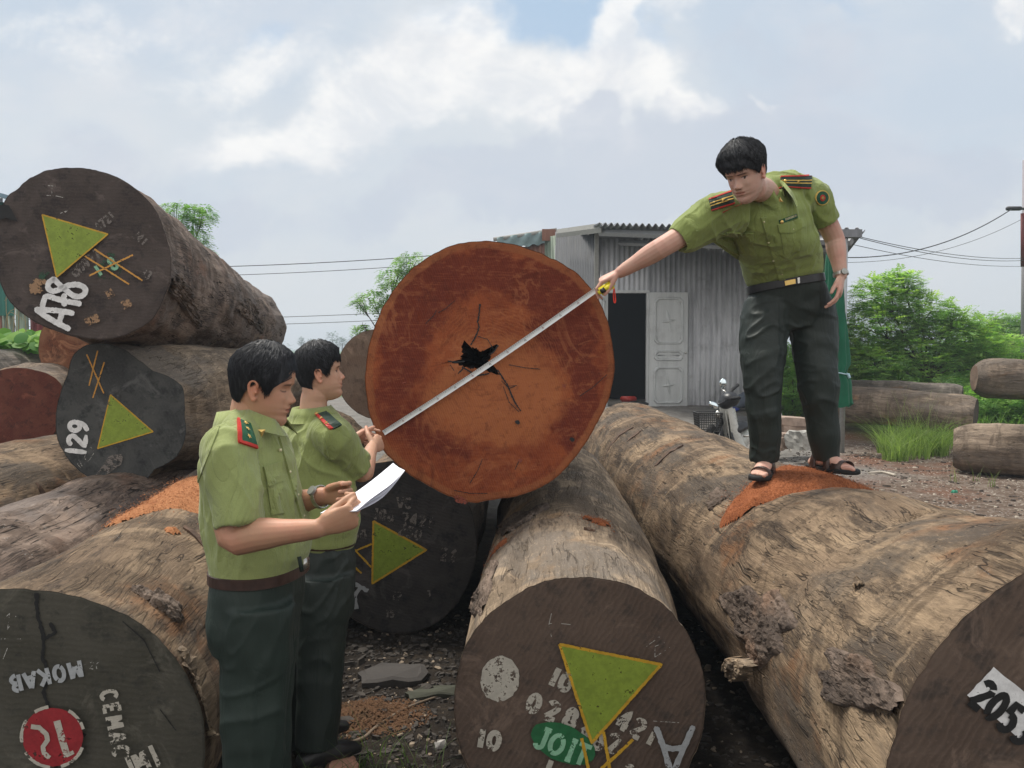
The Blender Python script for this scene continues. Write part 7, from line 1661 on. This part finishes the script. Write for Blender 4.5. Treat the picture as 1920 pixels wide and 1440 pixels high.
def chip_patch():
    rn = random.Random(4); V = []; Fs = []; c = P(690, 1305, 3.72)
    n = 26; N_ = []
    for i in range(9):
        for j in range(n):
            r_ = .24*i/8; t = 2*math.pi*j/n; x, y = c.x+math.cos(t)*r_*1.15, c.y+math.sin(t)*r_*.8; V.append((x, y, float(gheight(x, y))+.022*(1-(i/8)**2)-.004+rn.uniform(-.003, .003)))
    Fs = [(i*n+j, i*n+(j+1) % n, (i+1)*n+(j+1) % n, (i+1)*n+j) for i in range(8) for j in range(n)]
    for k in range(1500):
        t = rn.uniform(0, 6.28); r_ = .27*rn.random()**.6; x, y = c.x+math.cos(t)*r_*1.15, c.y+math.sin(t)*r_*.8; z = float(gheight(x, y))+.024*(1-min(1, r_/.24)**2)+.003; a = rn.uniform(0, 3.14); l = rn.uniform(.004, .014); w_ = l*.35; q = len(V)
        V += [(x-math.cos(a)*l, y-math.sin(a)*l, z), (x+math.sin(a)*w_, y-math.cos(a)*w_, z+.002), (x+math.cos(a)*l, y+math.sin(a)*l, z+rn.uniform(0, .006)), (x-math.sin(a)*w_, y+math.cos(a)*w_, z+.001)]; Fs.append((q, q+1, q+2, q+3))
    tag(mesh('sawdust', V, Fs, m_dust('old_chips', (.08, .04, .025), (.19, .11, .06), (.06, .045, .028)), None, False), 'patch of old reddish chips on the earth beside the second officer', 'sawdust', kind='stuff')
chip_patch()
slab_stone(1698, 903, 7.2, .05, .02, .02, .1, 'small blue plastic scrap on the yard', plain('blue_plastic', (.03, .06, .50), .5), 'litter', 'plastic_scrap')
slab_stone(1790, 892, 7.6, .07, .03, .03, .4, 'small green plastic scrap on the yard', plain('green_plastic', (.03, .25, .15), .5), 'litter', 'plastic_scrap')
slab_stone(1812, 924, 6.6, .06, .05, .02, .9, 'pale turquoise wrapper on the yard', plain('turquoise_plastic', (.25, .60, .55), .5), 'litter', 'plastic_scrap')
# bricks and broken concrete by the shed
def masonry():
    CON = plain('weathered_concrete', (.34, .33, .30), .9, var=.2, scale=12, bump=.6); BRK = plain('pinkish_concrete', (.33, .25, .20), .9, var=.2, scale=14, bump=.6)
    def blk(c, size, ang, label, mat, cat, nm, jag=.01, tilt=0):
        bm = bmesh.new(); bmesh.ops.create_cube(bm, size=1.0); bmesh.ops.subdivide_edges(bm, edges=bm.edges[:], cuts=4, use_grid_fill=True); R = Matrix.Rotation(ang, 3, 'Z') @ Matrix.Rotation(tilt, 3, 'Y')
        pts = np.array([v.co for v in bm.verts])*np.array(size); d = fbm(pts*9+c.x, 3, 3)[:, None]*jag*3; nr = pts/np.linalg.norm(pts, axis=1)[:, None]; pts = pts+nr*d-np.sign(pts)*(np.abs(pts) > np.array(size)*.49).all(1)[:, None]*jag
        V = [c+R @ Vector(p) for p in pts]; bm.verts.index_update(); Fs = [[v.index for v in f.verts] for f in bm.faces]; bm.free(); tag(mesh(nm, V, Fs, mat, None, False), label, cat, 'broken blocks by the shed')
    p = P(1506, 828, 9.6); blk(p+Vector((0, 0, .02)), (.30, .26, .22), .5, 'cracked pale concrete lump between the legs of the standing officer', CON, 'block', 'concrete_block', .02)
    p = P(1480, 808, 10.2); blk(p, (.34, .3, .20), .25, 'pinkish block under the flat slab behind the officer', BRK, 'block', 'concrete_block', .012)
    p = P(1480, 789, 10.2); blk(p, (.40, .34, .10), .12, 'flat pinkish slab lying on top of the block', BRK, 'block', 'concrete_slab', .008, .06)
    p = P(1458, 828, 9.9); blk(p, (.24, .2, .2), .9, 'dark broken block half behind the trouser leg', BRK, 'block', 'concrete_block', .02)
    p = P(1455, 782, 12.0); blk(p, (.12, .12, .14), .3, 'small white block at the grass edge', plain('white_block', (.7, .7, .68), .8), 'block', 'concrete_block', .004)
masonry()
def bag():
    root = wempty('cloth_bundle', P(1392, 765, 14.4)); tag(root, 'grey blue bundle of cloth lying against the zinc wall', 'bundle'); mb = MB(); c = P(1392, 752, 14.4)
    mb.sphere(c, (.20, .16, .13), 20); mb.sphere(c+Vector((.1, -.04, .09)), (.15, .12, .10), 16); mb.sphere(c+Vector((-.12, -.06, -.06)), (.12, .1, .07), 14); V, Fs, N = remeshed(mb, .02, 3); V = V+N*(fbm(V*9, 4, 3)*.035)[:, None]; mesh('cloth', V, Fs, m_cloth('grey_blue_cloth', (.11, .13, .17)), root)
    mb = MB(); mb.sphere(c+Vector((-.2, -.12, -.13)), (.13, .09, .04), 14); V, Fs, N = remeshed(mb, .015, 2); V = V+N*(fbm(V*14, 4, 5)*.02)[:, None]; mesh('blue_rag', V, Fs, m_cloth('blue_cloth', (.02, .04, .30)), root)
bag()
def slippers():
    for px, lb in ((1190, 'dark slippers lying in the shed doorway'),):
        p = P(px, 757, 15.1); mb = MB(); mb.sphere(p, (.16, .07, .05), 12); mb.sphere(p+Vector((.12, -.08, 0)), (.13, .06, .045), 12); tag(mb.build('slippers', BLK), lb, 'slippers')
    p = P(1178, 748, 15.9); mb = MB(); mb.box(p, (.30, .16, .10), None, .02); tag(mb.build('crate', plain('red_plastic', (.45, .04, .03), .5)), 'small red box just inside the dark shed doorway', 'box')
slippers()
# ------------------------------------------------------------------ scooter
def scooter():
    g = float(gheight(2.6, 9.0)); root = wempty('motor_scooter', (2.45, 9.0, g)); tag(root, 'white motor scooter with front basket and round mirrors behind the big log', 'scooter')
    WH = plain('cream_plastic', (.50, .50, .46), .3, 0, .5, .04); DK = plain('black_plastic', (.018, .018, .02), .4); MIR = plain('mirror_glass', (.75, .85, .88), .08, .9)
    def W(px, py, dy=0): return P(px, py, 9.0+dy)
    # the body lies along +X (front towards -X)
    cx = W(1352, 840).x; fz = g
    front = Vector((W(1342, 0).x, 9.0, fz+.25)); rear = front+Vector((.42, 1.05, 0)); 
    def wheel(c):
        mb = MB(); n = 28; ax = Vector((1, -.4, 0)).normalized(); a = Vector((0, 0, 1)); b = ax.cross(a).normalized()
        mb.tube([c+(a*math.cos(t)+b*math.sin(t))*.215 for t in np.linspace(0, 2*math.pi, n+1)], .035, 10); w_ = mb.build('wheel', SOLE, root); mb = MB(); mb.tube([c+(a*math.cos(t)+b*math.sin(t))*.18 for t in np.linspace(0, 2*math.pi, n+1)], .012, 8)
        for k in range(6): t = math.pi*k/3; mb.tube([c, c+(a*math.cos(t)+b*math.sin(t))*.18], .007, 5)
        mb.tube([c-ax*.05, c+ax*.05], .03, 10); mb.build('rim', SILVER, w_)
    wheel(front); wheel(rear)
    mb = MB(); h = W(1368, 752); mb.tube([front, W(1349, 800), h], [.022, .028, .03], 10); mb.build('fork', DK, root)
    # leg shield: two curved wings and tall centre
    mb = MB(); V = []; n = 10; K = 12
    for i in range(K+1):
        t = i/K; 
        for j in range(n+1):
            u = j/n*2-1; wd = .30-.10*abs(t-.55)*1.3; p = W(1360+12*t, 768+88*t); p += Vector((.05*(u*u)+.02*t, u*wd*.9, 0)); p.x += u*wd*.40; V.append(p)
    V += [v+Vector((.02, .004, 0)) for v in V]; m = (K+1)*(n+1); w1 = n+1
    Fs = [(i*w1+j, i*w1+j+1, (i+1)*w1+j+1, (i+1)*w1+j) for i in range(K) for j in range(n)]; Fs += [tuple(m+q for q in f[::-1]) for f in Fs]
    mesh('leg_shield', V, Fs, WH, root)
    mb = MB(); mb.tube([W(1361, 765), W(1368, 790), W(1378, 830), W(1396, 862)], [(.05, .07), (.06, .08), (.065, .09), (.07, .1)], 14, smooth=4, up=Vector((0, 1, 0)), round_ends=True); mb.build('centre_spine', WH, root)
    mb = MB(); mb.tube([W(1368, 812, -.1), W(1378, 842, -.1), W(1394, 862, -.1)], .03, 10); mb.build('battery_cover', DK, root)
    # handlebar cluster, grips, lights
    mb = MB(); mb.sphere(h+Vector((0, 0, .02)), (.11, .13, .085), 18); mb.sphere(h+Vector((-.05, -.02, -.02)), (.08, .09, .07), 14); V, Fs, N = remeshed(mb, .012, 3); hd_ = mesh('handlebar_cover', V, Fs, DK, root)
    mb = MB(); mb.tube([h+Vector((.0, .05, .05)), W(1374, 730, .15), W(1383, 722, .32)], [.016, .018, .020], 10, round_ends=True); mb.build('grip', SOLE, root); mb = MB(); mb.tube([h+Vector((-.02, -.06, .03)), h+Vector((.03, -.26, .05))], [.016, .02], 10, round_ends=True); mb.build('grip', SOLE, root)
    mb = MB(); mb.tube([W(1364, 738, .1), W(1352, 728, .2)], .007, 6); mb.build('brake_lever', SILVER, root)
    mb = MB(); mb.tube([h+Vector((0, .08, .05)), W(1355, 728, .2), W(1355, 722, .2)], .007, 6, smooth=3); s1 = mb.build('mirror_stem', DK, root); mb = MB(); mb.sphere(W(1355.5, 719, .2), (.040, .014, .055), 18); mb.build('mirror', MIR, s1)
    mb = MB(); mb.tube([h+Vector((-.03, -.08, .03)), W(1340, 762, -.22)], .007, 6); s1 = mb.build('mirror_stem', DK, root); mb = MB(); mb.sphere(W(1338, 760, -.22), (.055, .016, .034), 18, Matrix.Rotation(.5, 3, 'Y')); mb.build('mirror', MIR, s1)
    mb = MB(); mb.sphere(W(1346, 778, -.1), (.035, .03, .05), 12); mb.build('turn_signal', SILVER, root)
    # wire basket
    bk = MB(); c = W(1327, 790); hw, hh, dp = .13, .10, .13
    def bp(u, v, k): e = 1-.25*(1-v)*.5; return c+Vector((u*hw*e, k*dp*e, (v-.5)*2*hh))
    for v in np.linspace(0, 1, 9):
        loop = [bp(-1, v, -1), bp(1, v, -1), bp(1, v, 1), bp(-1, v, 1), bp(-1, v, -1)]
        for a_, b_ in zip(loop, loop[1:]): bk.tube([a_, b_], .006 if v in (0, 1) else .003, 4)
    for k in range(13):
        u = k/6-1
        for a_, b_ in ((bp(u, 0, -1), bp(u, 1, -1)), (bp(u, 0, 1), bp(u, 1, 1)), (bp(-1, 0, u), bp(-1, 1, u)), (bp(1, 0, u), bp(1, 1, u)), (bp(u, 0, -1), bp(u, 0, 1))): bk.tube([a_, b_], .003, 4)
    bk.build('basket', plain('dark_wire', (.05, .05, .05), .5), root, False)
    # seat, tail and rack
    mb = MB(); s0 = W(1380, 806); mb.tube([s0, s0+Vector((.06, .12, .035)), s0+Vector((.13, .32, .02)), s0+Vector((.21, .54, .05)), s0+Vector((.26, .68, .04))], [(.07, .045), (.12, .06), (.13, .055), (.13, .06), (.09, .04)], 16, smooth=4, up=Vector((1, -.4, 0)), round_ends=True); mb.build('seat', BLK, root)
    mb = MB(); s1_ = s0+Vector((.06, .14, -.14)); mb.tube([s1_, s1_+Vector((.11, .28, .02)), s1_+Vector((.24, .62, .08))], [(.09, .10), (.13, .11), (.08, .06)], 16, smooth=4, up=Vector((1, -.4, 0)), round_ends=True); mb.build('rear_body', WH, root)
    mb = MB(); mb.tube([W(1394, 818, -.16), W(1412, 816, -.14)], .014, 8); mb.build('grab_rail', SILVER, root)
    mb = MB(); mb.box(Vector((front.x+.2, 9.42, fz+.27)), (.36, .26, .06), Matrix.Rotation(1.19, 3, 'Z'), .02); mb.build('footboard', DK, root)
    mb = MB(); mb.tube([front+Vector((.2, .5, -.0)), front+Vector((.36, .45, -.25))], .012, 6); mb.build('side_stand', SILVER, root)
scooter()

# ------------------------------------------------------------------ air
def haze():
    V = [(x, y, z) for x in (-700, 700) for y in (-20, 640) for z in (-2.5, 16)]
    m = bpy.data.materials.new('haze'); m.use_nodes = True; t = m.node_tree; t.nodes.clear(); o = t.nodes.new('ShaderNodeOutputMaterial'); v = t.nodes.new('ShaderNodeVolumePrincipled')
    v.inputs['Color'].default_value = (.80, .90, 1.0, 1); v.inputs['Density'].default_value = .0022; v.inputs['Anisotropy'].default_value = .2; t.links.new(v.outputs[0], o.inputs['Volume'])
    o = mesh('haze', V, [(0, 1, 3, 2), (4, 6, 7, 5), (0, 4, 5, 1), (2, 3, 7, 6), (0, 2, 6, 4), (1, 5, 7, 3)], m, None, False); tag(o, kind='stuff')
haze()
